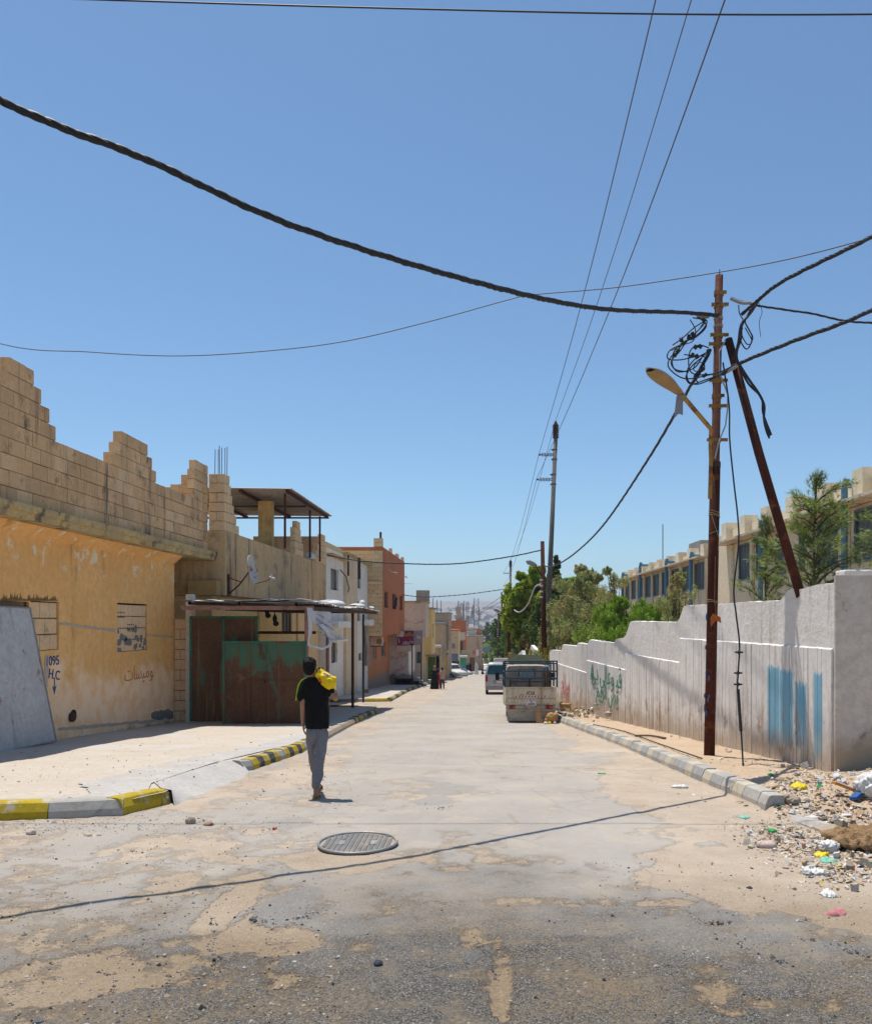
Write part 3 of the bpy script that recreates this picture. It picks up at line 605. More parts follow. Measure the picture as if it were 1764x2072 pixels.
for yy,zz in ((HB[0]+.25,1.62),(HB[0]+.78,1.33)):        # perforated blocks laid on their side
    for a in range(4):
        for b in range(2): m.tube([(-8.72,yy-.16+a*.1,zz+b*.11),(-8.715,yy-.16+a*.1,zz+b*.11)],.020,10)
m.build('block_hole',M['black_rubber'],oh)
m=MB(); r=random.Random(5)
for k in range(26):
    yy=r.uniform(HB[0]+.05,HB[1]-.1); zz=r.choice([.83,.86,1.03,1.12,1.3,.9,1.0])+r.uniform(-.04,.04); s=r.uniform(.06,.15)
    m.prism([(-8.735,yy+s*math.cos(a)*r.uniform(.6,1.3),zz+s*.7*math.sin(a)*r.uniform(.6,1.3)) for a in [i*math.pi/4 for i in range(8)]],(r.uniform(.012,.02),0,0))
m.build('mortar_smear',M['grey_mortar'],oh)
m=MB(); blocks(m,(-8.725,HA[0]+.01,HA[2]),(0,1,0),[(0,1.0)]*3,.15,bh=.32,bl=.36,seed=9,chip=.005); o=m.build('blocked_window',[M['block_light'],M['grey_mortar']],oh,bevel=.02)
box_part('dark_doorway',M['mortar'],oh,-8.80,-8.79,11.2,15.5,-1.2,1.9)
# soot stains over door, drain hole, peeling paint flakes
m=MB(); m.tube([(-8.72,17.15,-.46),(-8.69,17.15,-.46)],.13,14); m.build('drain_hole',M['black_rubber'],oh)
m=MB(); m.tube([(-8.75,17.05,-.47),(-8.64,17.05,-.49)],.10,12,True); m.build('drain_pipe',M['dark_rust'],oh)
# writing on the ochre wall
def onwall(u,v,Xw): 
    Y=Xw*F/(u-985); return Vector((Xw,Y,EYE+(1255-v)/F*Y))
text('1095',.27,onwall(106,1338,-8.694),**EAST,mat=M['blue_ink'],parent=oh,bold=.003)
text('H.C',.27,onwall(110,1366,-8.694),(0,.98,-.18),(0,.18,.98),mat=M['blue_ink'],parent=oh,bold=.003)
m=MB(); p=onwall(110,1388,-8.696); m.prism([p+Vector((0,-.012,.16)),p+Vector((0,.012,.16)),p+Vector((0,.016,-.04)),p+Vector((0,.07,0)),p+Vector((0,0,-.18)),p+Vector((0,-.07,0)),p+Vector((0,-.012,-.04))],(.006,0,0)); m.build('painted_arrow',M['blue_ink'],oh)
text('\uFE95\u0627\uFEB3\uFEF4\uFEE3\uFEEE',.5,onwall(282,1362,-8.694),**EAST,mat=M['red_ink'],parent=oh,bold=-.004)
M['cement_smear']=surf('cement_smear',(.56,.46,.36),(.46,.38,.31),4,bump=.5); M['soot']=surf('soot',(.14,.09,.045),(.24,.15,.06),5,bump=.3)
def jag(u0,v0,u1,v1,w0,w1,n,r,Xw=-8.697,t_=.006):
    a=[];b=[]
    for k in range(n+1):
        f_=k/n; u=u0+(u1-u0)*f_; v=v0+(v1-v0)*f_; du_,dv_=(v1-v0),-(u1-u0); L_=math.hypot(du_,dv_); w_=w0+(w1-w0)*f_
        a.append(onwall(u+du_/L_*w_*r.uniform(.6,1.5),v+dv_/L_*w_*r.uniform(.6,1.5),Xw)); b.append(onwall(u-du_/L_*w_*r.uniform(.6,1.5),v-dv_/L_*w_*r.uniform(.6,1.5),Xw))
    m_=MB()
    for k in range(n): m_.prism([a[k],a[k+1],b[k+1],b[k]],(t_,0,0))
    return m_
r=random.Random(77)
jag(120,1261,234,1277,2.2,2.6,26,r).build('cement_line',M['cement_smear'],oh); jag(300,1285,350,1289,1.5,1.8,10,r).build('cement_line',M['cement_smear'],oh)
jag(95,1325,88,1452,3.6,2.2,22,r).build('cement_line',M['cement_smear'],oh); jag(306,1448,350,1446,6,9,9,r).build('cement_patch',M['grey_mortar'],oh); jag(118,1476,345,1456,3.5,2.5,40,r).build('cement_skirt',M['cement_smear'],oh)
m=MB(); 
for k in range(42):
    u=2+k*2.75; hgt=r.uniform(4,17)*(1.2-.6*k/42); m.prism([onwall(u-1.6,1216,-8.696),onwall(u+1.8,1216,-8.696),onwall(u+.6,1216-hgt,-8.696)],(.004,0,0))
m.build('soot_stain',M['soot'],oh)
# ---- block pier and white post by the gate
m=MB(); blocks(m,(-8.70,22.7,-1.55),(1,0,0),[(0,.33)]*11,.22,bh=.285,bl=.33,seed=12,chip=.005); m.build('door_pier',[M['block_light'],M['grey_mortar']],oh,bevel=.015)
box_part('door_post',M['white_plaster'],oh,-8.36,-8.17,22.62,22.86,-1.6,2.27,bevel=.015)
# ---- steel sheet leaning by the blocked doorway
ts=thing('metal_sheet','grey painted steel sheet with rust spots leaning against the ochre wall','metal sheet',(-8.5,14,G(14)+.14))
m=MB(); a=[(-8.38,11.2,-.66),(-8.36,15.83,-.80),(-8.64,15.42,1.78),(-8.64,11.2,1.85)]; m.prism(a,(-.012,0,.002)); m.build('sheet',M['tin_sheet'],ts)
m=MB(); m.tube([Vector(a[1])+Vector((.01,0,0)),Vector(a[2])+Vector((.01,0,0))],.014,4); m.tube([Vector(a[2])+Vector((.01,0,0)),Vector(a[3])+Vector((.01,0,0))],.014,4); m.tube([Vector(a[0])+Vector((.01,0,0.01)),Vector(a[1])+Vector((.01,0,0.01))],.016,4); m.build('edge_fold',M['zinc'],ts)
m=MB(); rr=random.Random(4)
for (u,v,s) in ((50,1335,.16),(45,1360,.10),(62,1450,.14),(30,1330,.07)):
    p=onwall(u,v,-8.45); m.prism([p+Vector((0,s*math.cos(t_)*rr.uniform(.6,1.2),s*.4*math.sin(t_)*rr.uniform(.6,1.3))) for t_ in [i*math.pi/4 for i in range(8)]],(.004,0,0))
# ---- tan house beyond the gate
th=thing('tan_house','tan plastered house with an upper floor overhanging the sheet metal gate','house',(-11,32,G(32)))
m=MB(); m.shell(-15,-7.87,24.5,39.9,2.30,4.25); m.build('upper_wall',M['tan_plaster'],th,jit=.006)
box_part('lintel',M['tan_ochre'],th,-8.85,-7.98,24.1,24.49,2.28,2.73,bevel=.02)
m=MB(); W1=(33,34.7,1.0,1.86); m.shell(-15,-8.3,24.6,35.5,-3,2.29,east=[W1]); m.build('lower_wall',M['yellow_plaster'],th)
m=MB(); m.shell(-15,-8.22,35.52,39.9,-3,2.29); m.build('lower_wall',M['orange_plaster'],th)
m=MB(); blocks(m,(-8.36,24.5,4.25),(1,0,0),[(0,.49)]*6,.2,seed=21); blocks(m,(-7.87,24.5,4.25),(0,1,0),[(.21,1.4),(.21,1.12),(.21,.9),(.21,.72),(.21,.6),(.21,.45)],.2,seed=22)
m.build('parapet',BLL,th,bevel=.012); m=MB(); blocks(m,(-7.87,24.5,4.25),(0,1,0),[(8.9,10.5),(8.9,10.45),(8.95,10.2),(8.95,10.0),(9.3,9.9)],.2,seed=23); m.build('parapet_stub',BLL,th,bevel=.012); m=MB(); blocks(m,(-7.87,24.5,4.25),(0,1,0),[(12.8,15.4),(13.1,15.4),(13.4,15.3),(14.0,15.3),(14.4,15.2)],.2,seed=24)
m.build('parapet_stub',BLL,th,bevel=.012)
m=MB()
for x,y,a in ((-8.22,24.62,.02),(-8.12,24.66,0),(-8.05,24.6,-.02),(-8.0,24.62,.0),(-7.93,24.7,.0),(-7.89,24.75,.01)): m.tube([(x,y,5.4),(x+a,y,6.75+random.uniform(-.1,.12))],.011,5)
m.build('rebar',M['dark_rust'],th)
m=MB()
for y in (15.9,16.2,16.6): m.tube([(-9.6,y*1.05,4.6),(-9.62,y*1.05,5.45)],.012,5)
m.build('rebar',M['dark_rust'],th)
def window(parent, y0,y1,z0,z1,x, frame, pane, bars=0, side=1, shut=False, nm='window'):
    m=MB(); t_=.05; 
    m.box(x-.04,x+.01,y0,y0+t_,z0,z1); m.box(x-.04,x+.01,y1-t_,y1,z0,z1); m.box(x-.04,x+.01,y0+t_,y1-t_,z1-t_,z1); m.box(x-.04,x+.01,y0+t_,y1-t_,z0,z0+t_)
    if bars:
        for k in range(1,bars): yy=y0+(y1-y0)*k/bars; m.box(x-.02,x+.006,yy-.02,yy+.02,z0+t_,z1-t_)
    f=m.build(nm,frame,parent)
    m=MB()
    if shut:
        n=int((z1-z0)/.09)
        for k in range(n): z=z0+t_+k*.09; m.prism([(x-.02,y0+t_,z),(x+.0,y0+t_,z+.012),(x-.03,y0+t_,z+.08)],(0,y1-y0-2*t_,0))
        m.box(x-.05,x-.045,y0,y1,z0,z1); m.build('louvre',pane,f)
    else: m.box(x-.04,x-.03,y0+t_,y1-t_,z0+t_,z1-t_); m.build('pane',pane,f)
    return f
window(th,*W1,-8.36,M['wood'],M['window_grey'],3)
m=MB(); m.box(-8.29,-8.22,29.5,31.3,-1,1.9); 
for k in range(18): m.box(-8.22,-8.20,29.5,31.3,-.9+k*.15,-.82+k*.15)
m.build('louvred_door',M['yellow_plaster'],th)
# rooftop shelter on the tan house
sh=thing('roof_shelter','corrugated metal shelter on thin posts on the tan house roof','shelter',(-9.5,34,4.3))
m=MB(); n=90; prevr=None
for k in range(n+1):
    y=30.3+k*(38.2-30.3)/n; z=6.47+.035*math.sin(k*math.pi/1.5)
    row=[m.pt((x,y,z+(x+9.5)*-.012)) for x in (-13,-10,-7.25)]
    if prevr:
        for q in range(2): m.face([prevr[q],prevr[q+1],row[q+1],row[q]])
    prevr=row
o=m.build('roof_sheet',M['zinc'],sh); so_=o.modifiers.new('s','SOLIDIFY'); so_.thickness=.012
m=MB()
for x in (-7.45,-9.2,-11.2): m.box(x-.05,x+.05,30.4,38.1,6.32,6.42)
m.build('rafter',M['rust'],sh); box_part('beam',M['dark_rust'],sh,-13,-7.3,37.6,37.7,6.24,6.31); box_part('beam',M['dark_rust'],sh,-13,-7.5,33.8,33.9,6.24,6.31)
for x,y in ((-7.6,30.7),(-7.68,35.4),(-7.7,37.6)):
    m=MB(); m.tube([(x,y,4.25),(x,y,6.33)],.045,8); m.build('post',M['rust'],sh)
box_part('column',M['tan_ochre'],sh,-8.98,-8.45,32,32.4,4.2,6.24,bevel=.02)
# clutter on that roof
bp=thing('roof_wall','brown block wall screening the far end of the tan roof','wall',(-9.5,38.6,4.3)); m=MB(); m.box(-11,-7.95,38.4,38.6,4.25,5.5); m.build('wall',M['brown_house'],bp)
m=MB()
for k in range(5): m.ball((-7.95+random.uniform(-.1,.1),36.2+k*.22,4.42+random.uniform(-.03,.05)),(.2,.18,.16),8,6)
tag(remesh(m,'sack',M['tarp'],None,.03),'white plastic sack slumped on the edge of the tan roof','sack')
# dish
sd=thing('satellite_dish','rust streaked white satellite dish on an arm above the gate canopy','satellite dish',(-7.87,25,2.4))
c=Vector((-7.25,25.3,3.12)); nrm=Vector((.95,-.03,.16)).normalized(); a_=nrm.cross(Vector((0,0,1))).normalized(); b_=a_.cross(nrm)
m=MB(); rows=[]
for j in range(8):
    rr_=.46*j/7; rows.append([m.pt(c+nrm*(.10*(rr_/.46)**2-.1)+(a_*math.cos(2*math.pi*k/28)+b_*math.sin(2*math.pi*k/28))*max(rr_,.002)) for k in range(28)])
for j in range(7):
    for k in range(28): m.face([rows[j][k],rows[j][(k+1)%28],rows[j+1][(k+1)%28],rows[j+1][k]])
M['dish']=surf('dish',(.62,.58,.52),(.5,.44,.38),3,stain=((.35,.14,.04),3,.5,.62),rough=.5)
o=m.build('reflector',M['dish'],sd,True); s_=o.modifiers.new('s','SOLIDIFY'); s_.thickness=.015
m=MB(); m.tube([(-7.88,24.9,2.35),(-7.6,25.0,2.62),(-7.42,25.2,2.95),c-nrm*.1],.025,6); m.tube([(-7.88,24.75,2.85),(-7.55,25.05,2.72)],.015,5); m.box(-7.9,-7.86,24.7,24.95,2.3,2.95); m.build('mount',M['rust'],sd)
m=MB(); m.tube([c-b_*.44,c-b_*.42+nrm*.35,(-6.72,25.45,2.88)],.013,5); m.build('feed_arm',M['rust'],sd)
m=MB(); m.tube([(-6.78,25.45,2.90),(-6.62,25.42,2.84)],.035,8); m.tube([(-6.72,25.45,2.93),(-6.72,25.45,3.0)],.02,6); m.build('receiver',M['sign_white'],sd)
# ---- gate
gt=thing('metal_gate','rusty brown sheet metal gate with flaking green paint in two heights','gate',(-6.5,22,G(22)+.14)); gz=G(22)+.15
m=MB(); 
for x0,x1 in ((-8.09,-7.20),(-7.18,-6.29)): m.box(x0,x1,22.30,22.33,gz+.02,1.63)
m.build('tall_leaf',M['gate_tall'],gt,bevel=.004)
m=MB()
for x in (-8.09,-7.19,-6.29): m.box(x-.03,x+.03,22.27,22.30,gz+.02,1.66)
m.box(-8.09,-6.29,22.27,22.30,1.60,1.66); m.build('tall_frame',M['gate_frame'],gt)
m=MB()
for k in range(3): x0=-7.03+k*.73; m.box(x0,x0+.72,21.80,21.83,gz+.03,.93)
m.build('low_leaf',M['gate'],gt,bevel=.004)
m=MB(); m.box(-7.06,-4.82,21.77,21.84,.93,.99)
for x in (-7.03,-4.86): m.box(x-.03,x+.03,21.77,21.84,gz+.02,.93)
m.build('low_frame',M['gate_frame'],gt)
m=MB(); m.box(-7.0,-4.88,21.775,21.80,-.12,-.06); m.box(-5.95,-5.90,21.775,21.80,gz,.93); m.build('brace',M['gate'],gt)
m=MB(); m.tube([(-6.6,22.9,1.2),(-4.8,22.9,1.2)],.04,8); m.build('rail',M['rust'],gt)
# ---- canopy over the gate
cp=thing('canopy','patched corrugated sheet canopy on thin steel posts over the gate yard','canopy',(-6.5,28,G(28)))
m=MB(); prevr=None; n=150
for k in range(n+1):
    y=21.6+k*(35.0-21.6)/n; w_=.022*math.sin(k*math.pi/1.2); e=random.uniform(-.05,.05)
    row=[m.pt((x+(e if x>-5 else 0),y,2.02+(x+6.5)*-.02+w_+.03*math.sin(y*.9)-(.0 if y<33 else (y-33)*.03))) for x in (-8.15 if y<24.6 else -7.85,-6.2,-4.55)]
    if prevr:
        for q in range(2): m.face([prevr[q],prevr[q+1],row[q+1],row[q]])
    prevr=row
o=m.build('roof_sheet',M['zinc'],cp); o.modifiers.new('s','SOLIDIFY').thickness=.01
m=MB(); m.box(-8.15,-4.62,21.72,21.80,1.82,1.93); m.build('front_beam',M['pink_paint'],cp)
m=MB(); m.box(-4.72,-4.62,21.82,34.4,1.80,1.90); m.box(-7.9,-7.82,24.6,34.4,1.84,1.94)
for y in (25,28.2,32,34.3): m.box(-7.8,-4.73,y-.04,y+.04,1.84,1.93)
m.build('beam',M['dark_rust'],cp)
m=MB()
for x,z in ((-7.8,2.0),(-6.5,1.98),(-5.0,1.96)): m.tube([(x,21.4,z),(x+.25,24.5,z+.02)],.05,10,False)
m.build('pipe',M['dark_rust'],cp)
for x,y,mt,r_ in ((-4.84,21.9,'pink_paint',.055),(gp(663,1452,.13).x,gp(663,1452,.13).y,'pink_paint',.055),(gp(713.6,1435,.1).x,gp(713.6,1435,.1).y,'dark_rust',.055),(gp(735,1425,.02).x,gp(735,1425,.02).y,'dark_rust',.05)):
    m=MB(); m.tube([(x,y,G(y)+.1),(x,y,1.82)],r_,10); m.build('post',M[mt],cp)
m=MB(); r=random.Random(12)
for k in range(16):
    y=r.uniform(21.7,33.5); x=r.uniform(-5.9,-4.7); l=r.uniform(.5,1.6); w_=r.uniform(.15,.4); z=2.03+r.uniform(.0,.06); a=r.uniform(-.06,.1)
    m.cbox((x,y,z+.03),w_,l,.012,Matrix.Rotation(r.uniform(-.3,.3),3,'Z')@Matrix.Rotation(a,3,'X'))
for k in range(8):
    x=-7.6+k*.4; m.cbox((x,21.9+r.uniform(0,.2),2.06+r.uniform(0,.04)),.5,.9,.012,Matrix.Rotation(r.uniform(-.15,.15),3,'Y'))
m.build('loose_sheet',M['tarp'],cp)
def junk(name,label,cat,mb,mat,voxel=.02,group=None): return tag(remesh(mb,name,mat,None,voxel),label,cat,group)
m=MB(); m.ball((-5.1,26.6,2.06),(.5,.55,.16),12,8); junk('basin','upturned white basin lying on the canopy sheets','basin',m,M['white_paint'],.03)
m=MB(); m.ball((-5.0,31.4,2.08),(.35,.5,.12)); m.ball((-4.9,32.1,2.14),(.16,.2,.22)); junk('sack','crumpled white sack at the far end of the canopy roof','sack',m,M['white_paint'],.03)
m=MB(); m.tube([(-5.45,24.3,2.0),(-5.5,24.4,2.25)],.012,5)
# torn banner hung from canopy
bn=thing('torn_banner','torn white banner with a large ragged hole hanging from the canopy','banner',(-4.7,23,1.8))
def bpnt(u,v): 
    Xb=-4.66; Y=Xb*F/(u-985); Y=min(max(Y,21.0),25.2); return Vector((Xb+.03*math.sin(Y*3+v*.05),Y,EYE+(1255-v)/F*Y))
outer=[(622,1229),(635,1231),(648,1234),(660,1237),(669,1239),(670,1252),(671,1266),(673,1280),(676,1294),(672,1290),(671,1300),(670,1308),(662,1312),(652,1316),(640,1313),(628,1309),(622,1306),(622,1285),(622,1262),(622,1245)]
inner=[(629,1254),(632,1257),(636,1261),(641,1266),(647,1272),(654,1278),(659,1283),(663,1287),(667,1292),(667,1297),(667,1301),(665,1305),(658,1309),(650,1311),(640,1308),(630,1305),(626,1299),(626,1291),(632,1282),(630,1266)]
m=MB(); oi=[m.pt(bpnt(*p)) for p in outer]; ii=[m.pt(bpnt(*p)) for p in inner]; k=len(outer)
for i in range(k): m.face([oi[i],oi[(i+1)%k],ii[(i+1)%k],ii[i]])
o=m.build('cloth',M['tarp'],bn); o.modifiers.new('s','SOLIDIFY').thickness=.006
m=MB(); fl=[(640,1264),(648,1263),(662,1279),(661,1288),(650,1279)]; m.prism([bpnt(*p)+Vector((.09,0,0)) for p in fl],(.006,0,0)); o=m.build('flap',M['tarp'],bn)
m=MB(); r=random.Random(2)
for q in range(4):
    y0=22.1
    for k in range(16):
        y=y0+k*.17; 
        if r.random()<.3: continue
        z=1.72-q*.16-(y-22)*.13; m.box(-4.615,-4.61,y,y+r.uniform(.06,.13),z,z+r.uniform(.02,.07))
m.build('faded_print',flat('faded_print',(.28,.28,.33),.8),bn)
# rags hung in the yard
for k,(u,v,lb) in enumerate(((540,1236,'dark rag dangling under the canopy behind the tall gate leaf'),(556,1252,'black rag hanging from the rail above the low gate leaf'))):
    p=at(u,v,22.8 if k else 23.2); m=MB(); m.ball(p,(.07,.05,.12)); m.ball(p+Vector((.03,0,-.14)),(.09,.04,.08)); m.ball(p+Vector((0,0,.15)),(.02,.02,.1)); junk('rag',lb,'rag',m,M['black_rubber'],.02)
# ---- white house
wh=thing('white_house','two storey peeling white and beige house with small openings beside the canopy','house',(-11,47,G(47)))
e1=[(41.1,43.2,3.1,4.2),(49.7,51.0,3.5,4.75),(41.3,42.9,-.65,.4),(49.6,50.9,1.5,2.7),(50.0,51.4,-.95,-.5)]
m=MB(); m.shell(-15,-7.87,39.95,53.9,-4,5.15,east=e1,depth=.2); m.build('wall',M['white_plaster'],wh)
m=MB(); m.box(-7.868,-7.72,44.8,48.7,-4,5.15); m.build('beige_pier',M['beige_plaster'],wh)
m=MB(); m.box(-15,-7.6,44.6,53.9,5.152,5.3); m.box(-7.868,-7.55,39.95,44.7,4.78,4.86); m.build('roof_edge',M['slab'],wh,jit=.03)
m=MB(); m.box(-9.5,-7.9,40.1,44.5,5.16,5.42); m.build('roof_box',M['yellow_plaster'],wh)
for q in ((-7.45,41,45.4,1.15,1.5),(-7.5,40.8,44.2,.42,.55),(-7.4,51.5,53.6,1.2,1.6)): box_part('balcony_slab',M['white_plaster'],wh,-7.868,*q,bevel=.02)
for h_,fr,pn,bars,shu in ((e1[0],'wood','window_grey',0,0),(e1[1],'green_shutter','green_shutter',0,1),(e1[2],'wood','window_grey',2,0),(e1[3],'wood','window_grey',0,0),(e1[4],'wood','window_grey',0,0)):
    window(wh,*h_,-8.0,M[fr],M[pn],bars,shut=shu)
m=MB(); m.tube([(-7.75,52.2,1.2),(-7.7,52.6,-.2),(-7.7,52.6,-1.4)],.16,10); m.build('vent_pipe',M['zinc'],wh)
m=MB(); m.prism([(-7.70,46.3,-2.7),(-7.70,46.45,-2.7),(-7.70,47.5,-.2),(-7.70,47.35,-.2)],(.012,0,0)); tag(m.build('plank',M['white_paint']),'white plank leaning on the beige pier of the white house','plank')
m=MB(); m.tube([(-7.7,42.9,4.2),(-7.6,44.0,3.9),(-7.6,45.0,3.3),(-7.7,45.2,3.1)],.03,5); m.tube([(-7.66,45.1,5.2),(-7.66,45.1,4.0)],.05,6); m.tube([(-7.3,46.6,5.1),(-7.3,46.6,3.9)],.09,6); m.build('bracket',M['dark_rust'],wh)
# ---- terracotta house
rh=thing('terracotta_house','tall terracotta house with a bare block end wall and overhanging upper floor','house',(-10,61,G(61)))
w4=[(54.7,56.7,2.4,3.5),(59.3,61.7,2.35,3.5),(64.4,66.5,2.35,3.5)]; w5=[(56.3,58.2,-1.2,-.25),(60.8,63.5,-1.25,-.05)]
m=MB(); m.shell(-14,-6.87,53.98,68,.5,6.4,east=w4,depth=.2); m.build('upper_wall',M['terracotta'],rh)
m=MB(); m.shell(-14,-7.87,53.98,66,-5,.495,east=w5,depth=.15); m.build('lower_wall',M['terracotta_low'],rh)
m=MB(); blocks(m,(-9.6,53.95,.75),(1,0,0),[(0,2.71)]*19,.1,bl=.48,seed=31,chip=.004); m.box(-9.6,-6.9,53.86,53.97,.5,.745); m.box(-9.6,-7.0,53.7,53.84,3.9,4.1); m.build('block_end_wall',BLL,rh)
m=MB(); blocks(m,(-7.5,54.0,6.42),(1,0,0),[(0,.6),(0,.6)],.3,seed=32); m.build('roof_stub',BLL,rh)
for q in ((59,59.5,6.75),(63,64,6.7),(67.2,67.9,6.75)): box_part('roof_stub',M['block_light'],rh,-7.1,-6.9,q[0],q[1],6.41,q[2])
m=MB(); m.tube([(-7.05,54.1,6.9),(-7.05,54.1,7.4)],.08,6); m.build('vent_pipe',M['dark_rust'],rh)
for k,h_ in enumerate(w4): window(rh,*h_,-7.03,M['steel_blue'] if k==0 else M['green_shutter'],M['dark_glass'],3 if k==0 else 0)
for h_ in w5: window(rh,*h_,-7.98,M['white_plaster'],M['window_grey'],0,shut=True)
m=MB(); m.box(-7.86,-6.35,66.01,72,-5.2,.49); tag(m.build('side_wall',M['white_dirty'],rh),'white plastered wall with red writing')
for k,(s,z) in enumerate((('\uFE94\uFE92\uFE98\uFEDC\uFEE3',-1.35),('\uFEAD\uFEEE\uFEF4\uFEC3',-2.35),('\uFE94\uFEE8\uFEA0\uFEDF\u0627',-3.35))):
    text(s,.62,(-7.12,65.99,z),(1,0,.25-.0*k),(-.25,0,1),M['pink_ink'],rh,bold=-.004)
m=MB()
for k in range(4): m.ball((-6.72+random.uniform(-.08,.08),60.1,2.5+k*.2),(.1,.14,.16))
o=remesh(m,'hanging_clothes',M['ink'],None,.03); tag(o,'dark clothes hung out of the middle window of the terracotta house','clothes')
m=MB(); m.tube([(-6.85,58.2,5.0),(-6.4,58.3,4.95)],.03,6); m.tube([(-6.87,57,5.1),(-6.8,61.5,4.98)],.015,5); m.tube([(-6.4,64,4.97),(-6.4,65.6,4.97)],.05,6); m.tube([(-6.87,67.9,4.6),(-6.2,68,4.6)],.02,5); m.build('wall_bracket',M['sign_white'],rh)
ac=thing('air_conditioner','beige air conditioner unit on the terracotta house above the louvred window','air conditioner',(-7.6,55,.1))
m=MB(); m.box(-7.86,-7.05,54.9,55.6,-.18,.42); m.build('case',M['cream'],ac,bevel=.03); m=MB(); m.tube([(-7.25,54.89,.12),(-7.25,54.87,.12)],.2,16); m.build('fan_grille',M['mortar'],ac); m=MB(); m.box(-7.86,-7.1,55.0,55.5,-.24,-.19); m.build('bracket',M['dark_rust'],ac)
# ---- shop sign
ss_=thing('shop_sign','maroon and mauve shop sign in Arabic lettering held up on two thin posts','sign',(-6,65,G(65)))
m=MB(); m.box(-7.15,-5.84,64.95,65.0,-.48,.72); m.build('board',M['maroon'],ss_)
m=MB(); m.box(-7.19,-6.62,64.93,64.945,.22,.70); m.build('white_patch',M['sign_white'],ss_)
m=MB(); m.prism([(-5.82,65,-.46),(-5.22,66.1,-.42),(-5.2,66.1,.72),(-5.82,65,.70)],(-.03,.02,0)); m.build('side_board',M['mauve'],ss_)
text('\uFE94\uFE92\uFE98\uFEDC\uFEE3',.36,(-6.26,64.93,.42),(1,0,0),(0,0,1),M['sign_yellow'],ss_,bold=.012)
text('\uFEAD\uFEEE\uFEF4\uFEC3',.46,(-6.3,64.93,-.17),(1,0,0),(0,0,1),M['sign_white'],ss_,bold=.012)
text('\u0627',.5,(-7.0,64.93,-.1),(1,0,.15),(-.15,0,1),M['sign_white'],ss_,bold=.012)
text('\uFE8E\uFEE0\uFEEB\uFE8E',.4,(-5.48,65.52,.2),(.48,.88,0),(0,0,1),M['sign_white'],ss_,bold=.0)
for x,y in ((-5.95,64.9),(-5.3,66.0)):
    m=MB(); m.tube([(x,y,G(y)+.1),(x,y,-.4)],.05,8); m.build('post',M['dark_rust'],ss_)
m=MB(); m.prism([(-7.15,64.9,-.5),(-6.0,64.9,-.5),(-6.05,64.9,-.95),(-6.9,64.9,-.98),(-7.15,64.9,-1.05)],(0,.02,0)); m.build('cloth_valance',M['cream'],ss_)
# ---- far houses down the left side: label, x0,x1,y0,y1,z-top (eye relative rows), material
def house(name,label,x0,x1,y0,y1,z0,z1,mat,east=(),south=(),fr='wood',pn='window_grey',roof=None,cat='house'):
    h_=thing(name,label,cat,((x0+x1)/2,(y0+y1)/2,G(y0)))
    m=MB(); m.shell(x0,x1,y0,y1,z0,z1,east=east,south=south,depth=.15); m.build('wall',mat,h_)
    for e in east: window(h_,*e,x1-.1,M[fr],M[pn],0)
    for s in south:
        f=box_part('window',M[fr],h_,s[0],s[1],y0+.10,y0+.13,s[2],s[3]); m=MB(); m.box(s[0]+.07,s[1]-.07,y0+.085,y0+.098,s[2]+.07,s[3]-.07); m.build('pane',M[pn],f)
    if roof: m=MB(); m.box(x0-.1,x1+.12,y0-.12,y1+.1,z1+.002,z1+.16); m.build('roof_edge',roof,h_)
    return h_
h5=house('cream_house','cream house with overhanging upper floor behind the shop sign',-12,-5.43,72.1,76,.02,3.1,M['cream'],roof=M['slab']); text('\uFEE1\uFEFC\uFEB3\u0020\uFEE6\uFEBF',.55,(-6.6,72.09,1.5),(1,0,0),(0,0,1),M['mauve'],h5,bold=-.006)
m=MB(); m.box(-7.86,-5.9,73,75.9,-5.2,.0); m.build('lower_wall',M['cream'],h5); m=MB(); m.box(-7.2,-6.85,72.9,72.98,-4.0,-1.4); m.build('door',M['wood'],h5); box_part('door_frame',M['white_paint'],h5,-6.85,-6.7,72.88,72.99,-4.0,-1.4); box_part('window',M['teal_glass'],h5,-6.25,-5.95,72.93,72.99,-2.3,-1.3)
m=MB(); m.box(-6.5,-5.3,75,75.5,3.3,4.3); m.build('roof_room',M['grey_conc'],h5)
st=thing('concrete_steps','grey concrete steps leading up to the doorway behind the sign posts','steps',(-5.9,66,G(66)))
for k in range(4):
    box_part('step',M['grey_conc'],st,-7.3+.0,-5.75+k*.28 if k else -5.9,65.6-.0*k,66.9-.12*k,G(66)-.2,G(66)+.85-k*.2)
h6=house('yellow_house','yellow rendered house with grey base and a green door',-12,-5.2,77,82,-1.7,2.6,M['yellow_house'],east=[(78.2,79.4,-.2,1.2)],fr='steel_blue',pn='dark_glass',roof=M['grey_conc'])
m=MB(); m.box(-12,-5.9,77.05,82,-5.6,-1.72); m.build('lower_wall',M['yellow_house'],h6); m=MB(); m.box(-7.0,-5.95,76.6,77.0,-5.2,-2.75); m.build('plinth',M['grey_conc'],h6)
m=MB(); m.box(-5.72,-4.98,79,79.08,-4.2,-2.0); 
for k in range(14): m.box(-5.72,-4.98,78.98,79.0,-4.15+k*.155,-4.08+k*.155)
m.build('green_door',M['green_door'],h6); box_part('door_jamb',M['white_paint'],h6,-5.88,-5.73,78.95,79.1,-4.3,-1.9); m=MB(); m.box(-5.9,-4.7,78.6,79.4,-1.95,-1.8); m.build('door_hood',M['zinc'],h6)
house('tan_block_house','narrow tan two storey block house beyond the green door',-10,-4.75,86,95,-5.5,1.1,M['brown_house'],east=[(88,89.5,-3,-1.2),(91,92,-1.6,.3)],roof=M['grey_conc'])
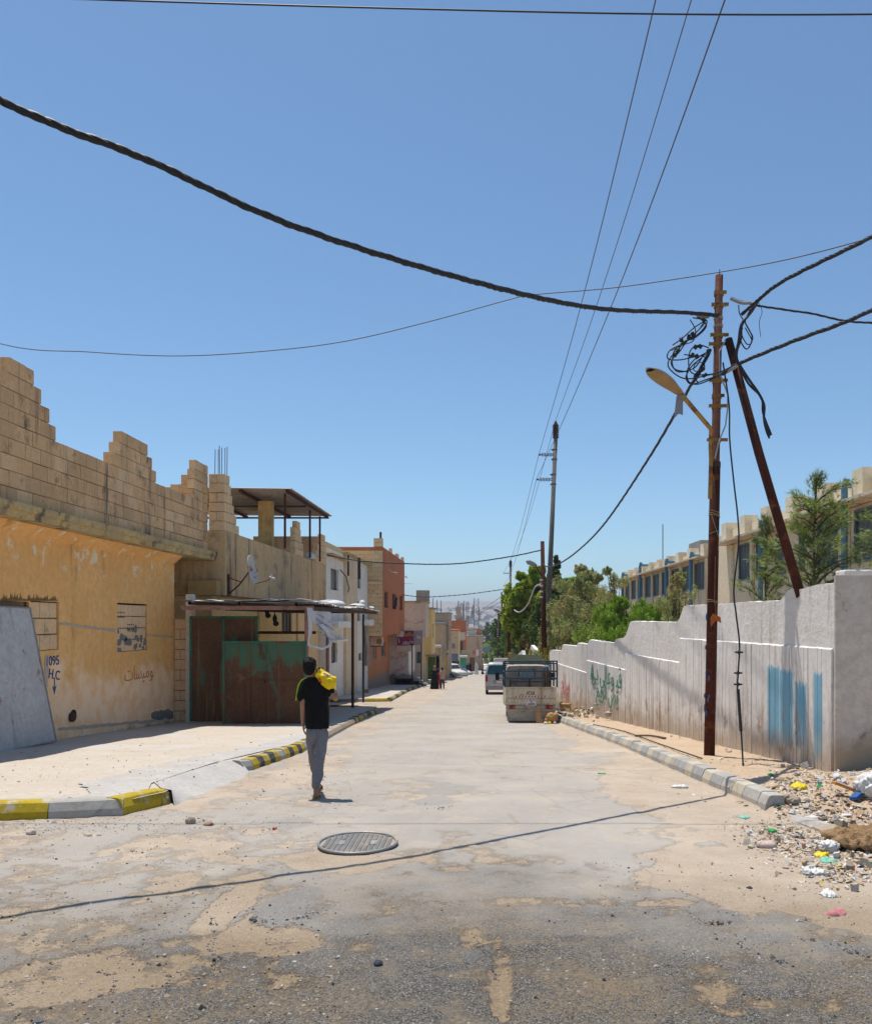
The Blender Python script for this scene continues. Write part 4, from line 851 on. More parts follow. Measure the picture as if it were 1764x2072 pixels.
house('grey_block_house','dark unfinished roof room rising above the tan block house',-10,-4.5,95.5,104,-6,2.3,M['brown_house'],east=[(97,98.4,-1,.7)],south=[],roof=M['grey_conc'])
m=MB(); 
for k in range(5): m.tube([(-7.5+k*.5,98,2.3),(-7.5+k*.5,98,4.0+random.uniform(-.3,.3))],.04,5)
m.build('rebar',M['dark_rust'],[x for x in COL.objects if x.name=='grey_block_house'][0])
house('yellow_kiosk','small bright yellow shed wall with two dark vents near the parked cars',-6.5,-4.55,92.2,95.4,-5.6,-2.5,M['yellow_house'] )
house('block_wall_house','low pale block wall house next to the far terracotta house',-9,-3.9,112,118,-7,.1,M['block_light'],roof=M['terracotta'])
h9=house('far_terracotta_house','distant terracotta house with a chimney stub and one dark window',-9,-3.3,126,134,-7.5,1.5,M['terracotta'],south=[(-4.4,-3.6,-3.6,-1.6)],fr='cream',pn='dark_glass')
m=MB(); m.box(-4.65,-4.05,126.2,127,1.5,3.6); m.build('chimney',M['brown_house'],h9); m=MB(); m.box(-4.45,-3.35,125.93,125.99,-1.5,-.3); m.build('cream_panel',M['cream'],h9)
h10=house('far_tan_house','distant plain tan house with a row of roof tanks',-9,-.95,152,162,-9,-1.5,M['brown_house'],roof=M['grey_conc'])
m=MB(); m.box(-3.6,-2.0,154,156,-1.3,.2); m.build('roof_room',M['cream'],h10); m=MB(); m.box(-1.9,-1.0,155,157,-1.3,-.1); m.build('roof_room',M['terracotta_low'],h10)
house('far_grey_house','small distant grey house seen between trees at the street end',2.6,8,190,200,-12,-3.6,M['brown_house'],south=[(3.4,4.6,-7,-5.5)])
# shop fronts, boards and awnings in the distance
def board(name,label,cat,u0,u1,v0,v1,Y,mat,leg=True,th=.15,postm=None):
    a=at(u0,v1,Y); b=at(u1,v0,Y); o=thing(name,label,cat,((a.x+b.x)/2,Y,a.z)); m=MB(); m.box(a.x,b.x,Y,Y+th,a.z,b.z); m.build('panel',mat,o)
    if leg:
        for x in (a.x+.12,b.x-.12):
            m=MB(); m.tube([(x,Y+th/2,G(Y)),(x,Y+th/2,a.z)],.05,6); m.build('post',M['zinc'],o)
    return o
M['teal']=flat('teal',(.05,.36,.24),.7); M['slate_blue']=flat('slate_blue',(.16,.23,.32),.7); M['orange']=flat('orange',(.65,.14,.04),.6)
board('billboard','blue grey billboard far down the street','billboard',970,990.5,1309,1319,185,M['slate_blue'])
board('advertising_board','pale green awning board over the teal shop','signboard',933,949,1316,1325,123,flat('sage',(.35,.42,.30),.8))
board('shop_sign','small orange shop sign over the far pavement','sign',956,962,1316,1324,150,M['orange'])
board('shop_sign','white shop sign next to the orange one','sign',963,968.5,1315,1327,151,M['sign_white'])
board('kiosk','teal shop front under a white awning','kiosk',928,943,1331,1362,121,M['teal'],False,1.5)
board('kiosk','brown shuttered shop front right of the teal one','kiosk',950,960,1330,1360,142,M['wood'],False,1.5)
board('shop_awning','grey slanted awning board on poles left of the teal shop','awning',912,926,1322,1338,107,M['slate_blue'],True,.8)
board('kiosk','dark open shop behind the grey awning','kiosk',908,928,1337,1362,109,M['dark_rust'],False,1.5)
board('shop_stall','small white framed stall with a dark opening','stall',968.5,977,1322,1345,160,M['dark_rust'],False,1.0)
board('shop_awning','white awning above the framed stall','awning',968,978,1319,1322.5,159,M['sign_white'],False,1.0)
board('shop_awning','white crumpled awning on top of the teal shop','awning',927,945,1327.5,1331,120.6,M['sign_white'],False,1.6)
board('water_tank','square grey rooftop water tank on the low shops','water tank',908.6,921,1300.6,1313,110,M['zinc'],True,1.1)
board('market_stall','cream market stall roof and poles beside the parked four wheel drive','stall',893,906,1316,1322,91,M['cream'],True,1.5)
board('blue_shed','low blue grey metal shed behind the walkers','shed',890,901,1337,1362,99,M['slate_blue'],False,2)
board('small_canopy','pinkish tin lean-to beside the green door','canopy',876,891,1306,1311,84,M['tarp'],True,1.6)
board('kiosk','tall pale metal shop door right of the green door','kiosk',882,889,1325,1366,86,M['tarp'],False,.6)
# lattice masts
def mast(label,u0,u1,v0,v1,Y,ant):
    a=at(u0,v1,Y); b=at(u1,v0,Y); cx=(a.x+b.x)/2; wd=(b.x-a.x)/2*.7; o=thing('antenna_mast',label,'antenna mast',(cx,Y,a.z),'antenna masts on the far skyline'); m=MB()
    z0=a.z-6; z1=b.z; n=int((z1-z0)/1.1); cs=[(cx-wd,Y-wd),(cx+wd,Y-wd),(cx+wd,Y+wd),(cx-wd,Y+wd)]
    for x,y in cs: m.tube([(x,y,z0),(x,y,z1)],.07,4)
    for k in range(n):
        za=z0+(z1-z0)*k/n; zb=z0+(z1-z0)*(k+1)/n
        for q in range(4):
            p,s=cs[q],cs[(q+1)%4]
            if k%2: p,s=s,p
            m.tube([(*p,za),(*s,zb)],.035,3)
    m.build('lattice',M['steel_grey'],o)
    for k in range(ant):
        x=cx+random.uniform(-1.6,1.6)*wd*1.2; z=z1-random.uniform(.4,4.2); m=MB(); m.box(x-.12,x+.12,Y-wd-.5+random.uniform(-.2,.2),Y-wd-.3+random.uniform(.2,.3),z-1.9,z); m.build('antenna_panel',M['mast_grey'],o)
M['steel_grey']=flat('steel_grey',(.13,.13,.15),.6); M['mast_grey']=flat('mast_grey',(.33,.33,.35),.6)
mast('left lattice mast crowded with grey antenna panels',925,941,1216,1262,205,18)
mast('slim bare lattice mast just right of the crowded one',942.5,948.5,1217,1275,212,0)
mast('separate right lattice mast with panels near its top',957,970,1211,1268,215,9)
# ================================================================== right side: wall, poles, school, trees
cw=thing('boundary_wall','long whitewashed concrete boundary wall stepping down the hill with blue paint smears and graffiti','wall',(wall_x(20),20,G(20)))
prof=[(11.10,2.05),(11.6,2.06),(12.1,2.01),(12.5,2.03),(12.6,1.95),(12.75,1.88),(12.95,1.855),(14.2,1.865),(15.6,1.85),(17.3,1.86),(17.5,1.85),(17.62,1.80),(17.75,1.66),(17.9,1.55),(18.1,1.50),(20,1.51),(22.0,1.52),(22.15,1.48),(22.35,1.30),(22.55,1.14),(22.8,1.06),(23.75,1.0),(23.86,.97),(23.95,.86),
      (27.55,.89),(27.65,.85),(27.8,.75),(27.95,.72),(29.6,.72),(29.7,.70),(29.85,.60),(32.9,.56),(33.0,.45),(33.25,.30),(35.8,.24),(36.3,.1)]
def wpt(y,z,off=0): return Vector((wall_x(y)-off,y,z))
def wtop(y): return float(np.interp(y,[p[0] for p in prof],[p[1] for p in prof]))
m=MB(); yy=11.1; pv_=None
while yy<=36.3:
    z1=wtop(yy)+ .012*mnoise.noise(Vector((yy*4,0,0))); zs=[-3.0,-.5,0,.5,1.0,1.4]; col=[]
    zz=[z for z in [G(yy)-.3+k*(z1-G(yy)+.3)/10 for k in range(11)]]
    col=[m.pt(wpt(yy,z,.012*mnoise.noise(Vector((yy*1.3,z*1.3,0))))) for z in zz]+[m.pt(wpt(yy,z1+.01,-.11)),m.pt(wpt(yy,z1,-.22)),m.pt(wpt(yy,zz[0],-.22))]
    if pv_:
        for k in range(12): m.face([pv_[k],pv_[k+1],col[k+1],col[k]])
    else: m.face(col)
    pv_=col; yy=round(yy+.08,3)
m.build('upper_wall',M['wall_conc'],cw)
m=MB(); r=random.Random(9)
for y0,y1,zt in ((11.14,17.76,1.148),(17.80,22.5,.62),(22.54,27.9,.17),(27.95,35.5,-.26)):
    y=y0
    while y<y1-.01:
        w_=r.uniform(.03,.11); e=min(y+w_,y1); o_=.035+r.choice([0,0,0,-.004,.003,-.009,.006]); b=G(y)-.25; z=zt+.012*mnoise.noise(Vector((y*5,3,0)))-.0
        a=[wpt(y,b,o_),wpt(e,b,o_),wpt(e,b,.005),wpt(y,b,.005)]; t4=[Vector((p.x,p.y,z+(0.0 if k<2 else .02))) for k,p in enumerate(a)]
        ii=[m.pt(p) for p in a]+[m.pt(p) for p in t4]
        for f in ((0,3,2,1),(4,5,6,7),(0,1,5,4),(1,2,6,5),(2,3,7,6),(3,0,4,7)): m.face([ii[k] for k in f])
        y=e
m.build('board_marked_base',M['wall_boards'],cw)
m=MB(); m.box(4.725,10.7,11.06,11.098,-1.2,2.158); m.box(4.99,10.7,11.10,11.34,-1.2,2.157); o=m.build('end_wall',M['wall_end'],cw); 
m=MB(); m.box(4.86,10.7,11.05,11.36,2.16,2.24); m.build('coping',M['wall_conc'],cw,jit=.02,bevel=.02)
# green and red writing on the wall
WR=dict(right=(.0772,-1,0),up=(0,0,1))
def onw(u,v,off=.056):
    Y=5.595/((u-985)/F+.0774); return Vector((wall_x(Y)-off,Y,EYE+(1255-v)/F*Y))
def scribble(u,v,s,size,mat,name='graffiti',bold=.0): return text(s,size,onw(u,v),(.0772,-1,0),(0,0,1),mat,cw,name,bold=bold)
scribble(1228,1367,'\uFEF0\uFEA9 \uFEF2\uFEDF\uFE8E\uFECB\uFEEE \uFEF4\uFED7',.85,M['green_ink'],bold=-.004)
scribble(1230,1403,'\uFECA\uFEF4\uFE91\uFEAE\uFEDF\u0627 \uFEBA\uFE91',.75,M['green_ink'],bold=-.004)
scribble(1201,1362,'A',.8,M['green_ink'])
scribble(1146,1384,'\uFEE1\uFE8E\uFEE0\uFEB3',1.0,M['pink_ink'],bold=-.004); scribble(1147,1405,'\uFEEA\uFEE0\uFEDF\u0627',.9,M['pink_ink'],bold=-.004)
# second stretch of wall farther down, seen over the truck
fw=thing('boundary_wall','farther pale wall with jagged stepped top crossing behind the parked truck','wall',(3,52,G(52)))
m=MB(); A=Vector((3.9,40,0)); B=Vector((1.75,52,0))
top=[(0,.25),(.15,.2),(.18,-.2),(.32,-.1),(.44,.15),(.45,-.35),(.62,.1),(.68,-.55),(.80,-.65),(.82,-.3),(1,-.85)]
pp=[]
for f_,z in top: p=A.lerp(B,f_); pp.append((p.x,p.y,z))
for i in range(len(pp)-1):
    a,b=Vector(pp[i]),Vector(pp[i+1]); lo=Vector((a.x,a.y,G(a.y)-.3)); lo2=Vector((b.x,b.y,G(b.y)-.3)); m.poly([lo,a,b,lo2]); d=Vector((.2,0,0)); m.poly([a,a+d,b+d,b]); m.poly([lo+d,lo2+d,b+d,a+d])
m.build('wall',M['wall_boards'],fw)
# ---- school
sc_=thing('school_building','long cream school building with ribbed parapet, blue frames and blue drainpipes','building',(16,45,-1))
hn=[(a,b,3.4,5.12) for a,b in ((24.9,26.6),(27.9,29.6),(30.6,31.3),(32.7,33.9),(34.7,36.3),(37.0,38.8))]
hf=[(44.65+k*2.92,47.0+k*2.92,3.25,4.8) for k in range(9)]
m=MB(); 
# street side faces -x
def west_wall(mb,x,y0,y1,z0,z1,holes,depth=.2):
    mb.facade((x,y1,z0),(0,-1,0),(0,0,1),y1-y0,z1-z0,[(y1-b,y1-a,c-z0,d-z0) for a,b,c,d in holes],depth); mb.box(x+.5,x+9,y0+.01,y1-.01,z0,z1-.01)
west_wall(m,12,20,40.7,-2,5.25,hn); west_wall(m,12,40.75,44.2,-2,5.9,[]); west_wall(m,12,44.25,71,-2,4.95,hf)
m.box(12.0,12.5,40.70,40.75,-2,5.9); m.box(12,12.5,19.9,20,-2,5.25)
m.build('wall',M['school'],sc_)
m=MB(); m.box(11.25,13,20,40.9,5.27,5.37); m.box(11.4,13,44.2,72,4.97,5.06); m.build('canopy_slab',M['school_slab'],sc_,jit=.02)
m=MB()
y=22.6
while y<40.5: m.box(11.75,12.35,y,y+.75,5.39,6.35); y+=2.92
m.box(12.05,12.3,20,40.4,5.39,6.0)
for k in range(10): m.box(11.85,12.35,44.6+k*2.92,45.3+k*2.92,5.08,5.75)
m.box(12.1,12.3,44.3,71,5.08,5.45)
m.build('parapet',M['school'],sc_)
for k in range(10): yq=44.25+k*2.92; box_part('pilaster',M['school'],sc_,11.86,11.98,yq,yq+.24,-2,4.94)
for yq in (26.9,30.1,34.2,36.55,39.6): box_part('pilaster',M['school'],sc_,11.86,11.98,yq,yq+.28,-2,5.2)
def wwin(y0,y1,z0,z1,nx_,nz_,lamp=False):
    m=MB(); x=11.99; t_=.07
    m.box(x-.03,x+.03,y0,y0+t_,z0,z1); m.box(x-.03,x+.03,y1-t_,y1,z0,z1); m.box(x-.03,x+.03,y0+t_,y1-t_,z1-t_,z1); m.box(x-.05,x+.03,y0+t_,y1-t_,z0,z0+t_)
    for k in range(1,nx_): yq=y0+(y1-y0)*k/nx_; m.box(x-.02,x+.02,yq-.02,yq+.02,z0+t_,z1-t_)
    for k in range(1,nz_): zq=z0+(z1-z0)*k/nz_; m.box(x-.015,x+.015,y0+t_,y1-t_,zq-.015,zq+.015)
    f=m.build('window',M['blue_frame'],sc_); m=MB(); m.box(x+.06,x+.07,y0,y1,z0,z1); m.build('pane',M['window_grey'],f)
M['blue_frame']=flat('blue_frame',(.16,.24,.28),.6)
for h_ in hn: wwin(*h_,4,1)
for h_ in hf: wwin(*h_,4,4)
for y,z1 in ((26.35,6.1),(34.45,5.75),(46.2,5.4),(52.6,5.5),(61.5,5.9),(69.5,5.6)):
    m=MB(); m.tube([(11.55,y,-1.5),(11.55,y,z1-.3),(11.62,y,z1)],.11,8); m.tube([(11.55,y,z1-.2),(12.2,y,z1-.2)],.09,8); m.build('drain_pipe',M['blue_pipe'],sc_)
m=MB(); m.tube([(12.4,57.5,5),(12.4,57.5,8.3)],.035,5); m.build('antenna',M['steel_grey'],sc_); box_part('roof_room',M['grey_conc'],sc_,12.5,15,47.8,50.5,5.0,6.25)
# ---- poles
def pole_mb(pts,rs,n=12): m=MB(); m.tube(pts,rs,n); return m
up=thing('utility_pole','rusty steel utility pole by the kerb with yellow clamps and a street lamp arm','utility pole',(3.68,13.5,G(13.5)))
def px(z): return 3.68+(z+.7)/7.96*.165
m=pole_mb([(px(-.9),13.5,-.9),(px(4.1),13.5,4.15),(px(4.1),13.5,4.16),(px(7.26),13.5,7.26)],[.092,.086,.072,.064]); m.build('shaft',M['rust'],up,True)
m=MB(); m.tube([(px(4.1),13.5,4.08),(px(4.1),13.5,4.17)],.09,12); m.build('collar',M['dark_rust'],up)
m=MB(); 
M['yellow_clamp']=surf('yellow_clamp',(.38,.24,.06),(.28,.17,.05),4,stain=((.12,.05,.03),6,.5,.62),rough=.6)
for z,wd in ((6.95,.2),(6.75,.28),(6.25,.3),(6.10,.34),(5.5,.3),(5.25,.2),(5.08,.3),(4.52,.34)):
    m2=MB(); m2.tube([(px(z),13.5,z-.028),(px(z),13.5,z+.028)],.083,12); m2.box(px(z)-wd/2,px(z)+wd/2,13.40,13.43,z-.025,z+.025); m2.tube([(px(z)+wd/2-.03,13.36,z),(px(z)+wd/2-.03,13.5,z)],.012,6); m2.tube([(px(z)-wd/2+.03,13.36,z),(px(z)-wd/2+.03,13.5,z)],.012,6)
    m2.build('clamp',M['yellow_clamp'],up)
m=MB(); 
for z in (6.55,6.42,5.62): m.tube([(px(z),13.5,z-.02),(px(z),13.5,z+.02)],.079,12)
m.build('band',M['mast_grey'],up)
m=MB(); m.tube([(px(7.2),13.5,7.2),(px(7.2)+.01,13.5,7.36)],.008,5); m.build('pin',M['dark_rust'],up)
m=MB(); m.tube([(px(5.9)+.1,13.35,6.15),(px(5.9)-.02,13.33,5.95),(px(5.6)+.0,13.36,5.6),(px(5.4)+.14,13.36,5.25),(px(5.1)+.14,13.36,5.0),(px(4.8)+.12,13.38,4.75),(px(4.6),13.36,4.45),(px(4.3)-.05,13.36,4.2)],.012,6); m.build('white_lead',M['pale_cable'],up)
rope=surf('rope',(.42,.33,.16),(.32,.25,.12),5,bump=0); m=MB(); r=random.Random(2)
for z in (3.35,3.3,3.27,1.86,1.83,3.0): m.tube([(px(z)+.09*math.cos(a),13.5+.09*math.sin(a),z+.03*math.sin(a+z*9)) for a in [k*math.pi/6 for k in range(13)]],.006,4,False)
m.tube([(px(3.3)-.08,13.4,3.3),(px(2.9)+.06,13.4,2.9),(px(2.6)+.05,13.4,2.7)],.005,4)
m.build('twine',rope,up)
m=MB(); m.tube([(px(2)+.01,13.38,2.6),(px(2),13.39,1.9),(px(1.5)+.03,13.39,1.72),(px(1.5)+.03,13.39,1.62)],.005,4); m.prism([(px(1.6)-.02,13.38,1.66),(px(1.6)+.10,13.37,1.60),(px(1.6)+.11,13.36,1.50),(px(1.6)+.03,13.37,1.55),(px(1.6)-.05,13.38,1.44),(px(1.6)-.06,13.38,1.58)],(0,.01,0)); o=m.build('orange_rag',flat('rag_orange',(.55,.14,.03),.8),up)
m=MB(); r=random.Random(8)
for k in range(9):
    z=r.uniform(-.1,1.6); a=r.uniform(math.pi*.9,math.pi*1.35); c=Vector((px(z)+.089*math.cos(a),13.5+.089*math.sin(a),z)); m.ball(c,(.018,.018,r.uniform(.03,.08)),8,6)
m.build('blue_paint_spot',M['blue_ink'],up)
# lamp
m=MB(); m.tube([(px(3.6)-.10,13.42,3.55),(px(4.2)-.10,13.40,4.2),(px(4.2)-.12,13.36,4.42),(3.60,13.1,4.62),(2.92,12.1,4.86),(2.80,11.95,4.90)],.035,8); arm=m.build('lamp_arm',M['yellow_clamp'],up,True)
m=MB(); hd0=Vector((2.88,12.03,4.86)); hd1=Vector((2.20,11.15,5.0)); dv_=(hd1-hd0); L_=dv_.length; dv_.normalize(); sd_=dv_.cross(Vector((0,0,1))).normalized(); up_=sd_.cross(dv_)
ring=[]
for k in range(13):
    f_=k/12; wd=[.05,.06,.075,.085,.10,.115,.125,.13,.13,.125,.11,.08,.03][k]; hh_=[.05,.06,.07,.08,.085,.09,.09,.09,.085,.08,.065,.045,.01][k]; c=hd0+dv_*L_*f_
    ring.append([m.pt(c+sd_*wd*math.cos(a)+up_*(hh_*math.sin(a))) for a in [math.pi*j/8 for j in range(9)]])
for i in range(12):
    for j in range(8): m.face([ring[i][j],ring[i+1][j],ring[i+1][j+1],ring[i][j+1]])
o=m.build('lamp_head',M['mast_grey'],up,True); o.modifiers.new('s','SOLIDIFY').thickness=.008
M['bowl']=surf('bowl',(.36,.24,.10),(.26,.17,.07),4,rough=.5)
m=MB(); ids=[]
for k in range(1,12):
    wd=[.05,.06,.075,.085,.10,.115,.125,.13,.13,.125,.11,.08,.03][k]*.93; c=hd0+dv_*L_*k/12-up_*.004; ids.append((m.pt(c-sd_*wd),m.pt(c-up_*(.05 if 5<k<11 else .01)),m.pt(c+sd_*wd)))
for i in range(10):
    for j in range(2): m.face([ids[i][j],ids[i+1][j],ids[i+1][j+1],ids[i][j+1]])
m.build('lamp_bowl',M['bowl'],o,True)
m=MB(); p=hd0+dv_*.08-up_*.02; m.prism([p+sd_*.05,p-sd_*.05,p-sd_*.07-Vector((.02,0,.30)),p-sd_*.0-Vector((.02,0,.27)),p+sd_*.07-Vector((.02,0,.33))],dv_*.006); m.build('hanging_flap',M['mast_grey'],o)
# brace pole
br=thing('brace_pole','slanting rusty brace pole leaning from the wall top up to the utility pole','pole',(4.66,12.22,2.0))
pole_mb([(4.70,12.2,1.9),(4.30,12.9,4.2),(3.96,13.38,6.16)],[.072,.07,.066]).build('shaft',M['rust'],br,True)
# tall HV pole
def hv(name,label,X0,Y,xt,zt,r0,r1,tips):
    o=thing(name,label,'utility pole',(X0,Y,G(Y))); pole_mb([(X0,Y,G(Y)-.2),(xt,Y,zt-.9)],[r0,r1]).build('shaft',M['pole_conc'],o,True)
    m=MB(); m.tube([(xt,Y,zt-.9),(xt,Y,zt-.2),(xt,Y,zt)],[r1*1.1,r1*1.25,r1*.5],8); 
    for k in range(6): z=zt-.85+k*.12; m.tube([(xt,Y,z),(xt,Y,z+.05)],r1*1.7,8)
    m.build('top_insulator',M['dark_rust'],o)
    for tx_,tz_ in tips:
        xb=X0+(xt-X0)*(tz_-G(Y))/(zt-G(Y)); m=MB(); m.tube([(tx_,Y,tz_),(tx_+.12,Y,tz_)],.05,6)
        for k in range(7): a=tx_+.15+k*.08; m.tube([(a,Y,tz_),(a+.04,Y,tz_)],.095,8)
        m.tube([(tx_+.7,Y,tz_+.02),(xb,Y,tz_+.12)],.025,5); m.tube([(tx_+.7,Y,tz_-.02),(xb,Y,tz_-.1)],.025,5); m.build('insulator',M['dark_rust'],o)
        m=MB(); 
        for dz in (.25,-.25): m.tube([(xb,Y,tz_+dz-.03),(xb,Y,tz_+dz+.03)],r0*1.0,8)
        m.build('bracket',M['steel_grey'],o)
    return o
hv('power_pole','tall slender grey power pole with two side insulators behind the truck',2.95,42,3.54,11.8,.16,.10,[(2.67,10.08),(2.55,8.8)])
hv('power_pole','far small power pole at the street end between the wooden poles',2.75,100,2.9,8.95,.16,.12,[(1.98,7.3),(1.98,5.75)])
def wood_pole(label,X0,Y,xt,zt,lamp,r=.105,col='rust'):
    o=thing('street_pole',label,'utility pole',(X0,Y,G(Y))); pole_mb([(X0,Y,G(Y)-.2),(xt,Y,zt)],[r*1.15,r*.8]).build('shaft',M[col],o,True)
    if lamp:
        lx,lz,wz=lamp; m=MB(); m.tube([(xt+(X0-xt)*.4,Y,wz-.6),(xt+(X0-xt)*.3,Y,wz),(lx+.45,Y-.2,lz-.12)],.045,6); m.build('lamp_arm',M['dark_rust'],o)
        m=MB(); a=Vector((lx+.5,Y-.2,lz-.14)); b=Vector((lx,Y-.5,lz+.06)); m.tube([a,a.lerp(b,.3),a.lerp(b,.8),b],[.05,.12,.13,.06],8); m.build('lamp_head',M['mast_grey'],o,True)
    m=MB()
    for k in range(4): z=zt-1.9-k*.28; m.tube([(xt+.02,Y-.1,z),(xt-.14,Y-.1,z)],.05,6)
    m.build('insulator',M['sign_white'],o)
    return o
p3=wood_pole('rusty pole with a hooded lamp standing behind the truck',2.86,40,2.72,5.42,(1.92,4.35,3.55),.12)
m=MB(); m.tube([(2.85,40,-2.3),(2.84,40,.2)],.14,10); m.build('yellow_paint',surf('pole_yellow',(.5,.33,.03),(.4,.26,.03),2),p3)
wood_pole('thin rusty pole with drooping lamp further down the pavement',1.86,65,1.62,4.3,(.55,2.35,1.7),.13)
wood_pole('dark short pole wrapped in tangled wires at the street end',1.62,80,1.44,4.3,None,.1,'dark_rust')
wood_pole('faint wooden pole under the far conifers',1.5,105,1.45,2.2,None,.13,'dark_rust')
# ---- cables
def spline(pts,n=14):
    pts=[Vector(p) for p in pts]; out=[]
    P=[pts[0]*2-pts[1]]+pts+[pts[-1]*2-pts[-2]]
    for i in range(1,len(P)-2):
        for k in range(n):
            t_=k/n; a,b,c,d=P[i-1],P[i],P[i+1],P[i+2]
            out.append(.5*((2*b)+(c-a)*t_+(2*a-5*b+4*c-d)*t_*t_+(3*b-a-3*c+d)*t_**3))
    out.append(pts[-1]); return out
def twisted(pts,rad,pitch,strands=4,sr=None,res=.045):
    path=spline(pts,60); m=MB(); sr=sr or rad*.62
    # resample
    L=[0]; 
    for i in range(1,len(path)): L.append(L[-1]+(path[i]-path[i-1]).length)
    n=int(L[-1]/res)+2; q=[]; j=0
    for i in range(n):
        s=L[-1]*i/(n-1)
        while j<len(L)-2 and L[j+1]<s: j+=1
        f_=(s-L[j])/max(L[j+1]-L[j],1e-9); q.append(path[j].lerp(path[j+1],f_))
    for k in range(strands):
        pp=[]
        for i,p in enumerate(q):
            t_=(q[min(i+1,n-1)]-q[max(i-1,0)]).normalized(); a=t_.cross(Vector((0,0,1))).normalized(); b=t_.cross(a); th_=2*math.pi*(L[-1]*i/(n-1)/pitch+k/strands)+.8*math.sin(i*.021)
            w_=1+.25*math.sin(i*.05+k*2); pp.append(p+(a*math.cos(th_)+b*math.sin(th_))*rad*.55*w_)
        m.tube(pp,sr,5)
    return m
def cable(name,label,mb,mat='cable',cat='cable',group=None): return tag(mb.build(name,M[mat],smooth=True),label,cat,group)
PT=Vector((px(6.3),13.45,6.3))
cable('overhead_cable','thick black twisted cable sweeping from upper left across the sky to the near pole',twisted([(-9.5,3.0,8.6),(-6.5,4.9,6.75),(-4.1,6.4,5.78),(-2.96,7.12,5.57),(-1.83,7.83,5.33),(-.14,9.35,5.43),(1.44,11.06,5.79),(3.1,12.9,6.42),(px(6.3),13.45,6.58)],.029,.42))
cable('overhead_cable','black twisted cable rising steeply from the near pole to the upper right edge',twisted([at(1500,636,13.2),at(1523,616.4,13.0),at(1583.6,568.8,12.2),at(1733,494,10.6),at(1764,478,10.15),at(1840,440,9.4),at(2000,350,8.2)],.026,.42))
cable('overhead_cable','thinner black cable running right from the near pole and dipping out of frame',twisted([at(1478,603,13.4),at(1532,617.8,13.4),at(1640,634,13.6),at(1764,653,13.8),(9.5,14.4,6.9),(16,16,8)],.017,.5,3))
cable('overhead_cable','black twisted cable running right from the brace pole clamp to the right edge',twisted([at(1461,757,13.3),at(1494,736,13.0),at(1605,690,11.8),at(1700,655,11.0),at(1764,627,10.3),at(1840,590,9.5),at(2000,510,8.3)],.026,.42))
cable('overhead_cable','black twisted cable sagging from the near pole down to the rusty pole behind the truck',twisted([at(1430,722,13.4),(3.5,13.9,5.6),(3.4,17.1,4.96),(3.24,22.7,4.2),(3.07,28.5,3.89),(2.9,34.3,3.86),(2.78,38,4.05),(2.74,40,4.34)],.024,.5,4,res=.06))
cable('overhead_cable','black cable crossing the street from the white house to the rusty lamp pole',twisted([(-7.9,40.2,4.75),at(736,1135.6,40),at(835,1141,40),at(905,1141.5,40),at(960,1137,40),at(1040,1125,40),(2.72,40,5.0)],.030,.6,3,res=.12))
cable('overhead_cable','thin black cable crossing lower down the street to the far lamp pole',twisted([(-6.87,66,3.6),at(861,1208,65),at(940,1203,65),(1.62,65,4.05)],.035,.8,2,res=.25))
cable('overhead_cable','pale sheathed cable drooping in a deep loop between the two lamp poles',(lambda m_:(m_.tube(spline([(2.76,40,4.0),(2.7,40.5,3.4),at(1081,1190,44),at(1068,1222,50),at(1052,1238.5,54),at(1039,1233,59),at(1030,1216,64),(1.68,65,3.4)]),.045,6),m_)[1])(MB()),'pale_cable')
def wire(label,pts,r,mat='thin_wire',g=None): m=MB(); m.tube(spline(pts),r,5); return cable('overhead_wire',label,m,mat,'wire',g)
wire('dark wire crossing the very top of the picture almost level',[at(-400,-22,10.3),at(250,0,10.2),at(800,16,10.2),at(1300,27,10.2),at(1764,28,10.2),at(2300,18,10.3)],.011,'cable')
wire('thin sagging wire from the left edge over the near pole top to the right edge',[(-13,17.0,8.3),at(0,695,16),at(180,712,15.7),at(360,720,15.5),at(540,710,15.2),at(700,690,15),at(870,650,14.7),at(1030,606,14.4),at(1080,596,14.3),at(1250,581,14),at(1452,551,13.5),at(1600,523,12.3),at(1764,480,11.2),at(1950,420,9.8)],.009)
wire('left of the three long power wires coming down from the top edge',[(2.45,-8,13.2),(2.56,12.4,10.97),(2.6,24,10.2),(2.67,42,10.08)],.011)
wire('middle of the three long power wires reaching the tall pole top',[(3.8,-6,15.0),at(1398,0,14.8),(3.6,26,11.9),(3.54,42,11.85)],.011)
wire('right of the three long power wires passing behind the tall pole',[(3.4,-6,12.4),at(1466,0,10.5),(2.9,24,8.95),(2.55,42,8.8)],.011)
for i,(a,b) in enumerate((((2.67,42,10.08),(1.98,100,7.3)),((3.54,42,11.85),(2.9,100,8.95)),((2.55,42,8.8),(1.98,100,5.75)))):
    A_=Vector(a);B_=Vector(b); wire(('left','top','lower')[i]+' power wire between the tall pole and the far power pole',[A_,A_.lerp(B_,.33)-Vector((0,0,1.0)),A_.lerp(B_,.66)-Vector((0,0,1.0)),B_],.012)
for i,(pa,pb) in enumerate((((-4,128,3.2),(1.5,80,3.9)),((-7,150,2.0),(1.5,80,3.4)),((-5.2,90,1.2),(1.5,80,1.6)))):
    A_=Vector(pa);B_=Vector(pb); wire(('upper','middle','lowest')[i]+' thin cable strung across the far end of the street',[A_,A_.lerp(B_,.5)-Vector((0,0,.9)),B_],.022,'cable')
